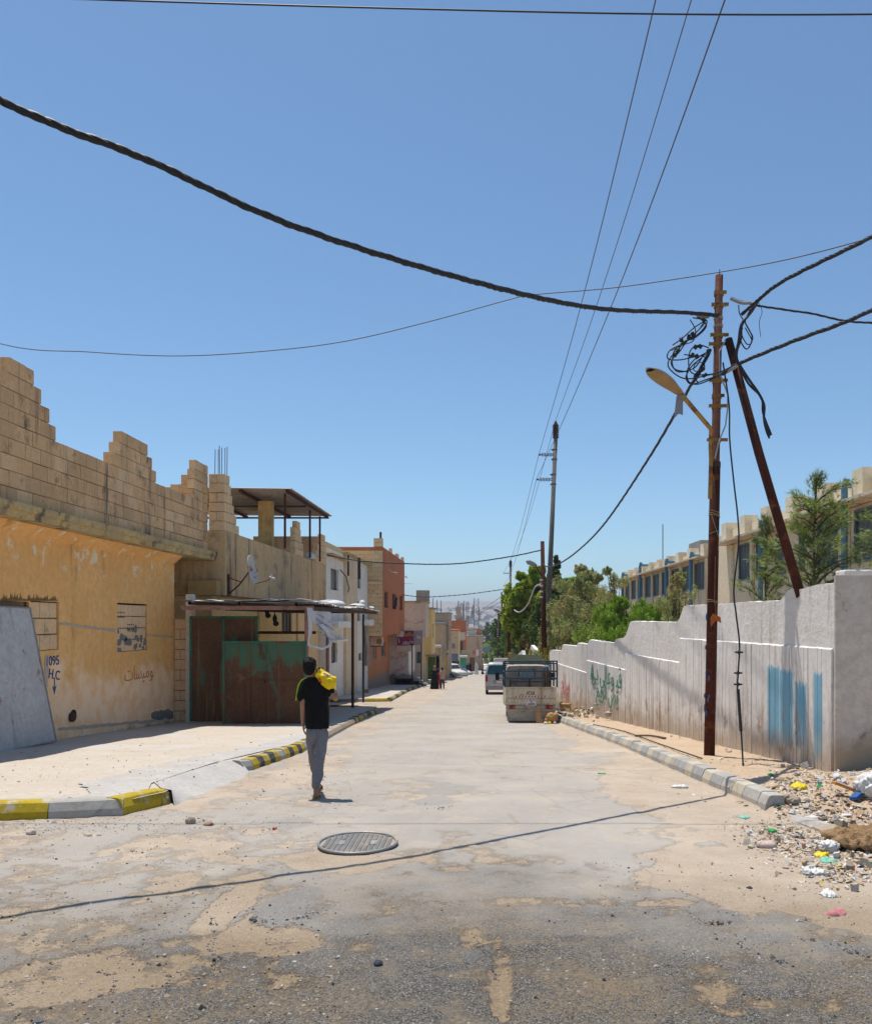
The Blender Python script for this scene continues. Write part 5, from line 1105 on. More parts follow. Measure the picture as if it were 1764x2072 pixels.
# tangled tails round the near pole
m=MB(); r=random.Random(14)
def curl(pts,Y0,rr=.011):
    m.tube(spline([at(1284.4+x/3.676,494+y/3.676,Y0+dy) for x,y,dy in pts]),rr,5)
curl([(500,545,0),(535,580,0),(480,660,-.1),(350,740,-.1),(260,790,-.1),(245,850,-.1),(330,860,0),(430,840,0),(530,820,0)],13.35)
curl([(430,545,0),(520,575,0),(430,680,-.1),(330,770,0),(250,870,0),(270,940,0),(380,1000,0),(560,970,.05),(640,950,.1)],13.3)
curl([(470,540,0),(530,610,0),(440,700,0),(370,720,0),(290,800,0),(280,900,-.1),(330,950,-.1),(440,920,0),(500,840,0)],13.25)
curl([(550,770,0),(480,750,0),(420,780,0),(400,850,0),(410,940,0),(470,970,0),(600,960,.05),(700,920,0)],13.3)
curl([(500,840,0),(420,910,0),(380,990,0),(420,1040,0),(520,1010,0),(640,970,0)],13.2)
curl([(365,820,0),(440,830,0),(520,840,0),(510,900,0),(440,980,0),(470,1030,.0)],13.35)
curl([(560,780,0),(540,830,0),(500,900,0),(470,970,0),(420,1040,0)],13.35,.03)
curl([(520,900,0),(500,940,0),(440,940,0),(450,890,0),(510,880,0),(520,930,0)],13.3,.008)
curl([(270,790,0),(350,750,0),(430,720,0),(450,640,0),(410,560,0)],13.3,.009)
curl([(510,575,0),(440,620,0),(350,700,0),(280,750,0)],13.22)
curl([(530,560,0),(460,650,.05),(380,730,0),(330,800,0),(270,870,0),(300,930,0),(400,950,0)],13.28)
curl([(540,800,0),(440,860,0),(390,940,0),(400,1020,0),(470,1040,0),(600,990,0)],13.28)
r=random.Random(3)
for x,y in ((430,670),(400,690),(345,710),(320,790),(300,820),(450,765),(485,760),(425,825),(460,835),(500,930),(520,975),(545,800)):
    p=at(1284.4+x/3.676,494+y/3.676,13.25); m.cbox(p,.05,.05,.07,Matrix.Rotation(r.uniform(-1,1),3,'Y'))
cable('cable_tangle','tangle of black cable loops hanging left of the near pole',m,cat='cable')
m=MB()
curl([(890,430,0),(850,520,0),(790,600,0),(770,720,0),(750,830,0),(780,900,0),(850,1010,0),(920,1110,0),(960,1200,0),(960,1300,0),(1000,1430,0)],13.0,.022)
curl([(920,420,0),(870,500,0),(800,590,.05),(790,700,0),(760,800,0),(770,880,0),(840,1030,0),(940,1140,0),(955,1260,0),(1015,1420,0)],13.05,.018)
curl([(860,480,0),(820,570,0),(850,640,0),(875,700,0),(830,780,0),(780,700,0),(800,620,0)],13.0)
curl([(840,530,0),(790,640,0),(830,740,0),(870,720,0),(820,620,0)],13.05,.009)
curl([(770,450,0),(780,520,0),(830,600,0),(870,690,0),(850,770,0)],13.0,.009)
curl([(920,430,0),(945,500,0),(925,580,0),(935,690,0)],13.0,.005); curl([(960,1240,0),(960,1320,0),(980,1400,0),(1000,1445,0)],12.98,.016)
cable('cable_tangle','heavy black cable tails drooping right of the near pole past the brace',m,cat='cable')
m=MB(); m.tube(spline([at(1478,603,13.4),at(1500,612,13.35),at(1520,612,13.3)]),.03,6); m.tube([at(1461,757,13.35),at(1494,738,13.0)],.03,6); m.tube([at(1432,640,13.45),at(1412,641,13.3)],.035,6); tag(m.build('cable_clamp',M['mast_grey']),'grey strain clamps gripping the cables either side of the near pole','clamp')
m=MB(); m.tube(spline([at(1462.6,733.4,13.35),at(1474.8,820,13.2),at(1476,888,13.1),at(1484.3,974,13.0),at(1492.5,1047,12.9),at(1494,1101.7,12.8),at(1484.5,1191,12.7),at(1489,1242.5,12.6),at(1495.7,1303,12.5),at(1493,1364.8,12.4),at(1492,1395,12.35),at(1498.6,1471,12.2),at(1503.5,1553,12.0)]),.013,6)
for u,v in ((1494.8,1320),(1493,1362),(1493,1385)): p=at(u,v,12.45); m.cbox(p,.12,.03,.025); m.ball(p,.03,6,5)
m.tube(spline([at(1493,1395,12.36),at(1496,1440,12.27),at(1499,1480,12.18)]),.024,6)
cable('hanging_cable','black cable hanging beside the near pole down to the pavement with knotted joints',m)
# ================================================================== trees
M['olive']=leaf_mat('olive',(.34,.38,.13),(.50,.52,.26),(.48,.38,.18)); M['bright_leaf']=leaf_mat('bright_leaf',(.22,.40,.04),(.42,.55,.06)); M['lime_leaf']=leaf_mat('lime_leaf',(0.320,0.464,0.026),(0.544,0.550,0.052)); M['dark_leaf']=leaf_mat('dark_leaf',(0.048,0.102,0.033),(0.112,0.189,0.039)); M['conifer']=leaf_mat('conifer',(0.072,0.160,0.046),(0.160,0.290,0.065)); M['brown_conifer']=leaf_mat('brown_conifer',(0.160,0.160,0.052),(0.352,0.275,0.104),(0.416,0.261,0.117)); M['pine']=leaf_mat('pine',(.20,.27,.05),(.40,.45,.11),(.14,.18,.06)); M['far_leaf']=leaf_mat('far_leaf',(0.080,0.123,0.065),(0.128,0.174,0.078))
M['bark']=surf('bark',(.16,.12,.09),(.10,.075,.055),6,bump=.5)
def leaves(mb,c,rad,n,ls,r,drop=0,thin=.35,upr=0,ey=None):
    c=Vector(c)
    for i in range(n):
        d=Vector((r.gauss(0,1),r.gauss(0,1),r.gauss(0,1))).normalized(); k=r.random()**.45
        p=c+Vector((d.x*rad[0],d.y*rad[1],d.z*rad[2]))*k
        a=Vector((r.gauss(0,1),r.gauss(0,1),r.gauss(0,1)+upr)).normalized(); b=a.orthogonal().normalized(); b=Matrix.Rotation(r.uniform(0,6.28),3,a)@b
        s=ls*r.uniform(.6,1.4); mb.poly([p-a*s*.5,p+b*s*thin*.5,p+a*s*.5,p-b*s*thin*.5])
def Y_NEAR(y): return y<70
def tree(name,label,cat,x,y,zb,zt,rx,shape,mat,n=26,per=170,ls=.16,seed=1,thin=.35,group=None,upr=0,ry=None,spread=1.0):
    """shape: list of (height fraction, radius fraction); clumps set along limbs that leave a tapered trunk"""
    r=random.Random(seed); o=thing(name,label,cat,(x,y,zb),group); H=zt-zb; tr=MB(); lf=MB(); ry=ry or rx
    if Y_NEAR(y): n=int(n*1.5); per=int(per*1.7); ls*=1.25
    trunk=[Vector((x+.05*H*mnoise.noise(Vector((seed,k*.7,0))),y+.05*H*mnoise.noise(Vector((k*.7,seed,0))),zb+H*k/8*.95)) for k in range(9)]
    r0=max(.035,H*.018); tr.tube(trunk,[r0*(1-.85*k/8) for k in range(9)],7)
    hs=[s[0] for s in shape]; rs=[s[1] for s in shape]
    for i in range(n):
        f_=hs[0]+(hs[-1]-hs[0])*((i+r.random())/n); R_=float(np.interp(f_,hs,rs))*spread; a=r.uniform(0,6.283); k=r.uniform(.25,1.0)**.6
        c=Vector((x+rx*R_*k*math.cos(a),y+ry*R_*k*math.sin(a),zb+H*f_)); t0=trunk[min(7,int(max(0,f_-.18)*8))]
        tr.tube([t0,t0.lerp(c,.5)+Vector((0,0,-.02*H)),c],[r0*.35,r0*.2,r0*.06],4)
        cr=rx*R_*r.uniform(.26,.46)+.05*rx; leaves(lf,c,(cr,cr,cr*r.uniform(.6,1.1)),int(per*r.uniform(.5,1.4)),ls,r,thin=thin,upr=upr)
        for q in range(3):                                   # outer wisps break the outline
            d=Vector((math.cos(a+r.uniform(-.8,.8)),math.sin(a+r.uniform(-.8,.8)),r.uniform(-.2,1.0))).normalized(); leaves(lf,c+d*cr*1.15,(cr*.25,cr*.25,cr*.45),int(per*.10),ls,r,thin=thin,upr=upr)
    tr.build('trunk',M['bark'],o,True); lf.build('crown',M[mat],o)
    return o
BUSH=[(.05,.6),(.3,1),(.6,.95),(.85,.6),(1,.2)]; CONE=[(.08,.9),(.3,1),(.6,.65),(.85,.3),(1,.05)]; ROUND=[(.3,.6),(.5,1),(.75,.95),(1,.35)]; COL_=[(.05,.7),(.3,1),(.7,.8),(1,.15)]
def tz(v,Y): return EYE+(1255-v)/F*Y
tree('green_bush','bright green feathery bush rising behind the near stretch of wall','bush',5.4,31.5,G(31)-.1,tz(1214,31.5),1.45,BUSH,'bright_leaf',48,420,.11,5,.22,upr=1.5)
tree('green_bush','low bright green bush left of the tall olive over the wall dip','bush',6.3,29.5,G(29)-.1,tz(1225,29.5),1.3,BUSH,'bright_leaf',30,360,.11,6,.22,upr=1.5)
tree('olive_tree','grey green olive tree in front of the school windows','tree',6.0,26,G(26),tz(1158,26),.95,BUSH,'olive',26,170,.10,7,.25,spread=1.05)
tree('olive_tree','sparse thin olive tree with twiggy top left of the school roof end','tree',5.15,33,G(33),tz(1150,33),1.15,BUSH,'olive',26,120,.10,8,.22)
tree('olive_tree','large dusty olive tree with spiky shoots behind the wall','tree',4.6,40,G(40),tz(1148,40),1.6,BUSH,'olive',34,280,.13,9,.25,upr=1)
tree('olive_tree','rounded olive tree leaning over the jagged wall near the rusty pole','tree',4.0,44,G(44),tz(1222,44),1.35,BUSH,'olive',28,260,.13,10,.25)
tree('olive_tree','broad olive tree between the dusty olive and the cypress','tree',4.9,38.5,G(38),tz(1170,38.5),1.5,BUSH,'olive',30,240,.13,17,.25)
tree('cypress','tall dark pointed cypress behind the rusty lamp pole','tree',4.6,55,G(55),tz(1128,55),1.3,[(.1,.9),(.5,1),(.7,.6),(.85,.3),(1,.08)],'dark_leaf',40,240,.2,11)
tree('broadleaf_tree','lime green broadleaf tree left of the cypress','tree',3.4,60,G(60),tz(1152,60),1.7,ROUND,'lime_leaf',34,260,.24,12,.7)
tree('broadleaf_tree','green broadleaf tree filling the gap right of the cypress','tree',6.1,60,G(60),tz(1175,60),2.0,ROUND,'bright_leaf',34,240,.24,13,.7)
tree('brown_conifer','browning conifer with dusty patches above the jagged wall','tree',3.7,57,G(57),tz(1215,57),1.6,CONE,'brown_conifer',34,260,.18,14)
tree('brown_conifer','dark conifer mass behind the rusty pole at wall height','tree',4.9,55,G(55),tz(1192,55),1.8,BUSH,'dark_leaf',34,280,.2,15)
tree('conifer','double topped green conifer left of the lime tree','tree',3.3,78,G(78),tz(1188,78),1.9,[(.1,.8),(.4,1),(.7,.7),(.9,.5),(1,.15)],'conifer',40,240,.28,16)
tree('conifer','green conifer overhanging the far street corner','tree',2.2,108,G(108)+1.5,tz(1236,108),1.6,COL_,'conifer',34,230,.34,18)
tree('conifer','darker conifer just right of the one at the far corner','tree',4.2,104,G(104),tz(1222,104),2.0,COL_,'dark_leaf',34,230,.34,19)
tree('conifer','dark conifer filling behind the two lamp poles','tree',4.9,92,G(92),tz(1212,92),2.3,COL_,'dark_leaf',36,230,.32,20)
for i,(u,vt,Y) in enumerate(((984,1262,240),(997,1266,250),(1010,1270,235))):
    p=at(u,vt,Y); tree('hazy_conifer',('left','middle','right')[i]+' of the three hazy blue green conifers down in the valley','tree',p.x,Y,G(Y),p.z,3.6,COL_,'far_leaf',18,90,.9,30+i)
tree('green_bush','small light green tree among the far shops','tree',at(985,1310,200).x,200,G(200),tz(1300,200),2.6,BUSH,'bright_leaf',14,90,.6,40)
def pine(label,x,y,zb,zt,R_,seed,n=26):
    r=random.Random(seed); o=thing('pine_tree',label,'tree',(x,y,zb)); H=zt-zb; tr=MB(); lf=MB(); tk=[Vector((x+.04*math.sin(k),y,zb+H*k/6*.97)) for k in range(7)]
    tr.tube(tk,[.05*(1-.8*k/6) for k in range(7)],7)
    for i in range(n):
        f_=.30+.68*(i/n); L_=R_*(math.sin(math.pi*min(.97,max(.1,f_*.88))))**.7*r.uniform(.45,1.1); a=i*2.4+r.uniform(-.4,.4); b0=Vector((x,y,zb+H*f_)); d=Vector((math.cos(a),math.sin(a),r.uniform(.25,.7))).normalized()
        if i>n-3: d=Vector((r.uniform(-.12,.12),0,1)); L_=R_*.35
        pts=[b0+d*L_*k/5+Vector((0,0,.08*math.sin(k*.6))) for k in range(6)]; tr.tube(pts,[.022*(1-.8*k/5) for k in range(6)],5)
        for k in range(1,6):
            for q in range(6):
                e=pts[k]+Vector((r.gauss(0,.07),r.gauss(0,.07),r.gauss(.02,.06))); ax=(d+Vector((r.gauss(0,.5),r.gauss(0,.5),r.gauss(.2,.4)))).normalized()
                for w_ in range(13):                          # a brush of needles
                    nd=(ax+Vector((r.gauss(0,.45),r.gauss(0,.45),r.gauss(0,.45)))).normalized()*r.uniform(.09,.17); sd=nd.orthogonal().normalized()*.0075; s=e+ax*r.uniform(-.05,.08)
                    lf.poly([s-sd,s+sd,s+nd])
    tr.build('trunk',M['bark'],o,True); lf.build('crown',M['pine'],o)
pine('young pine tree behind the wall right of the brace pole',6.85,17,-.9,tz(988,17),1.15,3,50)
pine('pine branch mass left of and behind the brace pole',6.35,18.5,-.9,tz(1060,18.5),.8,4,20)
pine('pine tree partly cut by the right edge of the picture',8.05,16.2,-.9,tz(1010,16.2),.75,5,26)
# ================================================================== vehicles
def wheel(parent,x,y,z,r,w_=.16,side=1):
    wl=MB(); wl.tube([(x-w_/2,y,z),(x-w_/2+.02,y,z),(x+w_/2-.02,y,z),(x+w_/2,y,z)],[r*.88,r,r,r*.88],22); t_=wl.build('tyre',M['black_rubber'],None); 
    COL.objects.unlink(t_); me=t_.data; bpy.data.objects.remove(t_)
    wo=link_mesh('wheel',bpy.data.meshes.new('wheel'),M['black_rubber'],parent); b=MB(); b.tube([(x-w_/2-.004,y,z),(x+w_/2+.004,y,z)],r*.16,10); bm_=b.mesh(); wo.data=bm_; bm_.materials.append(M['dark_rust'])
    ty=bpy.data.objects.new('tyre',me); COL.objects.link(ty); ty.parent=wo; OFF[ty.name]=OFF[wo.name]
    rm=MB(); rm.tube([(x-w_/2-.002,y,z),(x+w_/2+.002,y,z)],r*.58,18); rm.build('rim',M['mast_grey'],wo)
def place(o,x,y,yaw=0,pitch=True,dz=0):
    sl=-math.atan((G(y)-G(y+3))/3) if pitch else 0
    o.rotation_euler=(sl,0,yaw); o.location=(x,y,G(y)+dz)
tk=thing('pickup_truck','old cream small pickup truck with a dark blue cargo cage parked at the right kerb','truck')
def bar(m,a,b,r=.024): m.tube([a,b],r,6)
W_=.775
m=MB(); m.box(-.73,.73,.02,.035,.06,.35); m.build('mud_flap',M['dusty_grey'],tk)
m=MB(); m.box(-.76,.76,-.03,.03,.352,.415); m.build('rear_rail',M['dusty_grey'],tk,bevel=.008)
m=MB(); m.box(-.75,.75,.01,.05,.417,.543); m.build('light_panel',M['dusty_grey'],tk)
for x0,x1 in ((-.66,-.48),(.45,.66)):
    l_=MB(); l_.box(x0,x1,-.022,.008,.435,.53); l_=l_.build('tail_light',M['red_light'],tk,bevel=.01); q=MB(); q.box(x0+.12,x1-.01,-.026,-.023,.445,.52); q.build('lens',M['orange'],l_)
m=MB(); m.box(-.76,.76,0,.06,.545,.742); m.box(-.76,.76,-.012,0,.60,.615); m.box(-.76,.76,-.012,0,.72,.742); m.build('rear_panel',M['cream_paint'],tk,bevel=.005)
pl=MB(); pl.box(-.145,.16,-.03,-.014,.53,.69); pl=pl.build('number_plate',M['sign_white'],tk,bevel=.004)
text('41',.085,(.01,-.032,.652),(1,0,0),(0,0,1),M['ink'],pl,depth=.002); text('66593',.085,(.01,-.032,.572),(1,0,0),(0,0,1),M['ink'],pl,depth=.002,bold=.002)
tg=MB(); tg.box(-W_,W_,-.01,.025,.745,1.096); tg.box(-W_,-.70,-.022,-.01,.745,1.096); tg.box(.70,W_,-.022,-.01,.745,1.096); tg.box(-.70,.70,-.022,-.01,1.03,1.045); tg.box(-.70,.70,-.022,-.01,1.085,1.096); tg.box(-.70,.70,-.022,-.01,.745,.765)
tg=tg.build('tailgate',M['cream_paint'],tk,bevel=.004)
for zq in (.546,.744): sm_=MB(); sm_.box(-.75,.75,-.016,-.011,zq-.008,zq+.004); sm_.build('rust_seam',M['dark_rust'],tk)
mk=MB()   # three letter badge, partly worn, under a scalloped edge
for pts in ([(-.125,.86),(-.105,.86),(-.105,.95),(-.125,.95)],[(-.105,.895),(-.045,.95),(-.02,.95),(-.085,.895),(-.02,.86),(-.05,.86)],[(-.01,.86),(.01,.86),(.01,.92),(-.01,.92)],[(.03,.86),(.03,.905),(.05,.925),(.085,.925),(.085,.905),(.055,.905),(.05,.895),(.05,.86)],[(.065,.86),(.105,.86),(.105,.935),(.085,.935),(.085,.875),(.065,.875)]):
    mk.prism([(x,-.0125,z) for x,z in pts],(0,-.003,0))
for k in range(5): mk.prism([(-.125+k*.046+.023+.023*math.cos(a),-.0125,.945+.016*math.sin(a)) for a in [j*math.pi/6 for j in range(7)]],(0,-.003,0))
mk.build('lettering',M['ink'],tg)
st_=MB(); st_.box(-.49,.49,-.0135,-.0105,.784,.832); st_.build('white_strip',M['sign_white'],tg)
st_=MB()
for k in range(10): x=-.485+k*.097; st_.prism([(x,-.0145,.784),(x+.045,-.0145,.784),(x+.075,-.0145,.832),(x+.03,-.0145,.832)],(0,-.002,0))
st_.build('red_stripe',M['red_stripe'],tg)
for s in (-1,1):
    m=MB(); a,b=sorted((s*W_,s*(W_-.03))); m.box(a,b,.03,2.6,.55,1.09); m.build('side_panel',M['cream_paint'],tk,bevel=.004)
m=MB(); m.box(-.74,.74,.03,2.6,.70,.745); m.box(-.4,.4,.2,4.0,.36,.5); m.build('bed',M['dark_rust'],tk)
m=MB()
for z in (1.888,1.82,1.576,1.352): bar(m,(-.79,0,z),(.80,0,z)); 
for z in (1.888,1.576,1.352):
    for x in (-.79,.80): bar(m,(x,0,z),(x,2.5,z))
for x in (-.79,.80):
    for y in (0,1.25,2.5): bar(m,(x,y,1.09),(x,y,1.888),.028)
for z in (1.888,1.352): bar(m,(-.79,2.5,z),(.8,2.5,z))
m.build('cargo_cage',M['steel_blue'],tk)
cab=MB(); secs=[(2.68,.45,1.76,.70,.76,.66),(3.0,.40,1.80,.74,.77,.68),(3.7,.40,1.78,.75,.77,.66),(4.05,.42,1.35,.75,.77,.70),(4.25,.45,1.0,.73,.75,.72)]
def loft(mb,secs):
    rows=[]
    for y,zb,zt,wb,wm,wt in secs:
        H=zt-zb; half=[(wb,zb),(wm,zb+.12*H),(wm,zb+.55*H),(wt,zt-.06),(wt-.07,zt-.012),(wt*.5,zt)]
        rows.append([mb.pt((x,y,z)) for x,z in half]+[mb.pt((-x,y,z)) for x,z in half[::-1]])
    n=len(rows[0])
    for i in range(len(rows)-1):
        for k in range(n): mb.face([rows[i][k],rows[i][(k+1)%n],rows[i+1][(k+1)%n],rows[i+1][k]])
    mb.face(rows[0][::-1]); mb.face(rows[-1])
loft(cab,secs); cab=cab.build('cab',M['dusty_grey'],tk,bevel=.02)
gl_=MB(); gl_.box(-.28,.28,2.655,2.675,1.30,1.62); gl_=gl_.build('rear_window',M['black_rubber'],cab,bevel=.05); g2=MB(); g2.box(-.25,.25,2.645,2.653,1.33,1.59); g2.build('pane',flat('lit_pane_paint',(.38,.46,.43),.25),gl_,bevel=.03)  # pane coloured pale to paint in the light at the cab window
m=MB(); 
for x in (-.14,0.01,.14): m.tube([(x,2.62,1.28),(x,2.62,1.64)],.012,5)
m.build('window_bar',M['mast_grey'],cab)
for s in (-1,1):
    m=MB(); m.prism([(s*.765,2.95,1.15),(s*.765,3.6,1.15),(s*.70,3.5,1.6),(s*.70,2.95,1.6)],(s*.012,0,0)); m.build('side_window',M['dark_glass'],cab)
    m=MB(); m.tube([(s*.77,3.7,1.3),(s*.98,3.7,1.35)],.015,5); m.cbox((s*.98,3.68,1.38),.14,.05,.26); m.build('mirror',M['black_rubber'],cab)
m=MB(); m.prism([(-.60,2.95,1.84),(.60,2.95,1.84),(.56,3.05,2.12),(-.54,3.05,2.14)],(0,.03,0)); m.build('wind_deflector',flat('olive_panel',(.16,.17,.10),.6),tk)
for s in (-1,1):
    for y in (.95,3.45): wheel(tk,s*.60,y,.29,.29)
place(tk,1.345,24.9)
tb=thing('timber_stack','brown timber slats standing in the back of the pickup on the kerb side','timber'); r=random.Random(4)
for k in range(9):
    m=MB(); x=.46+k*.033; m.prism([(x,1.6+.06*(k%3),.76),(x+.024,1.6+.06*(k%3),.76),(x+.024+r.uniform(-.02,.02),1.7,1.60+r.uniform(-.05,.18)),(x+r.uniform(-.02,.02),1.7,1.6+r.uniform(-.05,.18))],(0,.05,0)); m.build('slat',M['wood'],tb)
m=MB(); m.box(-.56,.52,1.9,1.95,1.205,1.24); m.box(-.60,-.55,1.9,1.95,.76,1.36); m.box(.03,.09,1.9,1.95,.76,1.36); m.build('slat_frame',M['wood'],tb); place(tb,1.345,24.9)
m=MB(); m.cbox((.62,2.2,1.70),.20,.22,.11); tag(m.build('cloth_bundle',flat('bundle_blue',(.20,.32,.55),.8),bevel=.05),'pale blue cloth bundle wedged on top of the timber in the pickup','bundle'); bpy.data.objects['cloth_bundle'].location=(1.345,24.9,G(24.9)-.12)
# ---- van
vn_=thing('van','silver minivan parked facing away in front of the pickup truck','van')
m=MB(); loft(m,[(-.02,.42,1.10,.74,.84,.82),(.0,.30,1.25,.78,.85,.82),(.10,.28,1.72,.80,.85,.68),(.22,.28,1.90,.80,.85,.66),(.8,.27,1.95,.80,.85,.66),(2.6,.27,1.95,.80,.85,.66),(3.2,.27,1.80,.80,.85,.64),(3.9,.27,1.15,.80,.84,.74),(4.4,.30,.95,.74,.78,.68)]); vb=m.build('body',M['silver'],vn_,True,bevel=.03)
m=MB(); m.prism([(-.70,-.012,1.20),(.70,-.012,1.20),(.72,.02,1.30),(.64,.085,1.70),(.60,.10,1.76),(-.60,.10,1.76),(-.64,.085,1.70),(-.72,.02,1.30)],(0,-.025,.004)); rw=m.build('rear_window',M['teal_glass'],vn_)
m=MB(); m.box(-.84,.84,-.06,.2,.30,.50); m.build('rear_bumper',M['mast_grey'],vn_,bevel=.03)
m=MB(); m.box(-.40,.40,-.045,-.02,.66,.86); pl=m.build('plate_recess',M['mast_grey'],vn_,bevel=.01); m=MB(); m.box(-.17,.17,-.06,-.046,.69,.82); pl2=m.build('number_plate',M['sign_white'],pl)
for s in (-1,1):
    m=MB(); a,b=sorted((s*.70,s*.835)); m.box(a,b,-.05,.06,.78,1.15); m.build('tail_light',M['red_light'],vn_,bevel=.03)
    m=MB(); m.prism([(s*.845,.5,1.15),(s*.845,3.2,1.15),(s*.685,2.9,1.78),(s*.685,.5,1.78)],(s*.01,0,0)); m.build('side_window',M['dark_glass'],vn_)
    m=MB(); m.tube([(s*.84,3.1,1.2),(s*1.0,3.1,1.22)],.02,5); m.ball((s*1.02,3.08,1.25),(.09,.06,.1)); m.build('mirror',M['black_rubber'],vn_)
    for y in (.75,3.4): wheel(vn_,s*.74,y,.30,.30)
place(vn_,.74,48.8)
# ---- generic cars farther down
def car(name,label,cat,x,y,yaw,L,Wd,H,body,kind,group=None):
    o=thing(name,label,cat,group=group); w2=Wd/2; m=MB(); b=.28
    if kind=='jeep': secs=[(0,b,H*.55,w2*.95,w2,w2*.95),(.06,b,H*.97,w2*.95,w2,w2*.84),(L*.30,b,H,w2*.95,w2,w2*.84),(L*.52,b,H*.98,w2*.95,w2,w2*.84),(L*.66,b,H*.60,w2*.95,w2,w2*.92),(L*.97,b,H*.54,w2*.93,w2,w2*.9),(L,b+.1,H*.46,w2*.9,w2*.95,w2*.9)]
    elif kind=='box': secs=[(0,b,H*.99,w2*.95,w2,w2*.95),(L*.66,b,H,w2*.95,w2,w2*.95),(L*.68,b,H*.8,w2*.95,w2,w2*.85),(L*.85,b,H*.78,w2*.95,w2,w2*.84),(L*.98,b,H*.45,w2*.93,w2,w2*.9),(L,b,H*.4,w2*.9,w2*.95,w2*.9)]
    else: secs=[(0,b,H*.55,w2*.9,w2*.95,w2*.9),(L*.14,b,H*.62,w2*.95,w2,w2*.92),(L*.28,b,H*.97,w2*.95,w2,w2*.75),(L*.55,b,H,w2*.95,w2,w2*.75),(L*.72,b,H*.64,w2*.95,w2,w2*.9),(L*.97,b,H*.52,w2*.92,w2*.96,w2*.88),(L,b+.08,H*.42,w2*.88,w2*.92,w2*.86)]
    loft(m,secs); m.build('body',M[body] if isinstance(body,str) else body,o,True,bevel=.02)
    for s in (-1,1):
        m=MB(); ya,yb=(.25,L*.58) if kind!='sedan' else (L*.27,L*.63)
        m.prism([(s*w2*1.0,ya,H*.62),(s*w2*1.0,yb,H*.62),(s*w2*.86,yb-.35,H*.9),(s*w2*.86,ya+.1,H*.9)],(s*.012,0,0)); m.build('side_window',M['dark_glass'],o)
        m=MB(); a,b_=sorted((s*w2*.6,s*w2*.9)); m.box(a,b_,L-.03,L+.02,H*.36,H*.46); m.build('headlight',M['sign_white'],o,bevel=.01)
        for yy in (L*.19,L*.81): wheel(o,s*(w2-.08),yy,.31,.31)
    m=MB(); yw=L*.59 if kind!='sedan' else L*.635; m.prism([(-w2*.8,yw+.16,H*.66),(w2*.8,yw+.16,H*.66),(w2*.72,yw-.20,H*.92),(-w2*.72,yw-.20,H*.92)],(0,.03,.02)); m.build('windscreen',M['dark_glass'],o)
    m=MB(); m.box(-w2*.98,w2*.98,L-.05,L+.07,.32,.48); m.box(-w2*.98,w2*.98,-.07,.03,.32,.48); m.build('bumper',M['mast_grey'],o,bevel=.01)
    if kind=='jeep': m=MB(); m.box(-w2-.004,w2+.004,.1,L-.1,.42,.72); m.build('lower_trim',M['sand_trim'],o)
    o.rotation_euler=(-.05,0,yaw); o.location=(x,y,G(y)+.05); return o
M['sand_trim']=flat('sand_trim',(.50,.36,.22),.6)
car('four_wheel_drive','white and tan four wheel drive angled nose out on the left of the street','car',-5.6,108,R(-146),4.3,1.7,1.75,'white_paint','jeep')
car('sedan','pale parked car mostly hidden behind the walkers','car',at(893,1300,98).x-1.6,100,R(-100),3.6,1.6,1.2,'dusty_grey','sedan')
car('sedan','pale saloon car behind the white and tan four wheel drive','car',-5.4,118,R(-140),4.2,1.65,1.42,'white_paint','sedan')
car('box_van','white box van parked ahead of the silver minivan','van',1.5,70,0,5.0,1.9,2.25,'white_paint','box')
car('box_van','pale box van between the silver minivan and the box van ahead','van',1.2,58,0,4.2,1.7,1.9,'cream_paint','box')
car('sedan','small silver car at the far end of the parked row','car',-.1,150,R(180),4.2,1.7,1.4,'silver','sedan')
car('minibus','white minibus driving up at the far end of the street','van',-1.6,170,R(180),5.0,1.9,2.2,'white_paint','box')
# ================================================================== people
M['skin']=flat('skin',(.40,.20,.125),.55,var=.08); M['skin2']=flat('skin2',(.34,.18,.12),.6,var=.08); M['hair']=surf('hair',(.006,.005,.004),(.012,.009,.008),40,coord='O',rough=.75,bump=.6,bscale=120,spec=.2)
M['black_shirt']=flat('black_shirt',(.005,.005,.006),.85); M['trousers']=flat('trousers',(.22,.215,.235),.9); M['neon']=flat('neon',(.45,.75,.02),.6); M['yellow_bag']=flat('yellow_bag',(.92,.62,.004),.4,var=.1)
def eloft(mb,rings,n=20):
    rows=[[mb.pt((cx+rx*math.cos(a),cy+ry*math.sin(a),z)) for a in [2*math.pi*k/n for k in range(n)]] for cx,cy,z,rx,ry in rings]
    for i in range(len(rows)-1):
        for k in range(n): mb.face([rows[i][k],rows[i][(k+1)%n],rows[i+1][(k+1)%n],rows[i+1][k]])
    mb.face(rows[0][::-1]); mb.face(rows[-1])
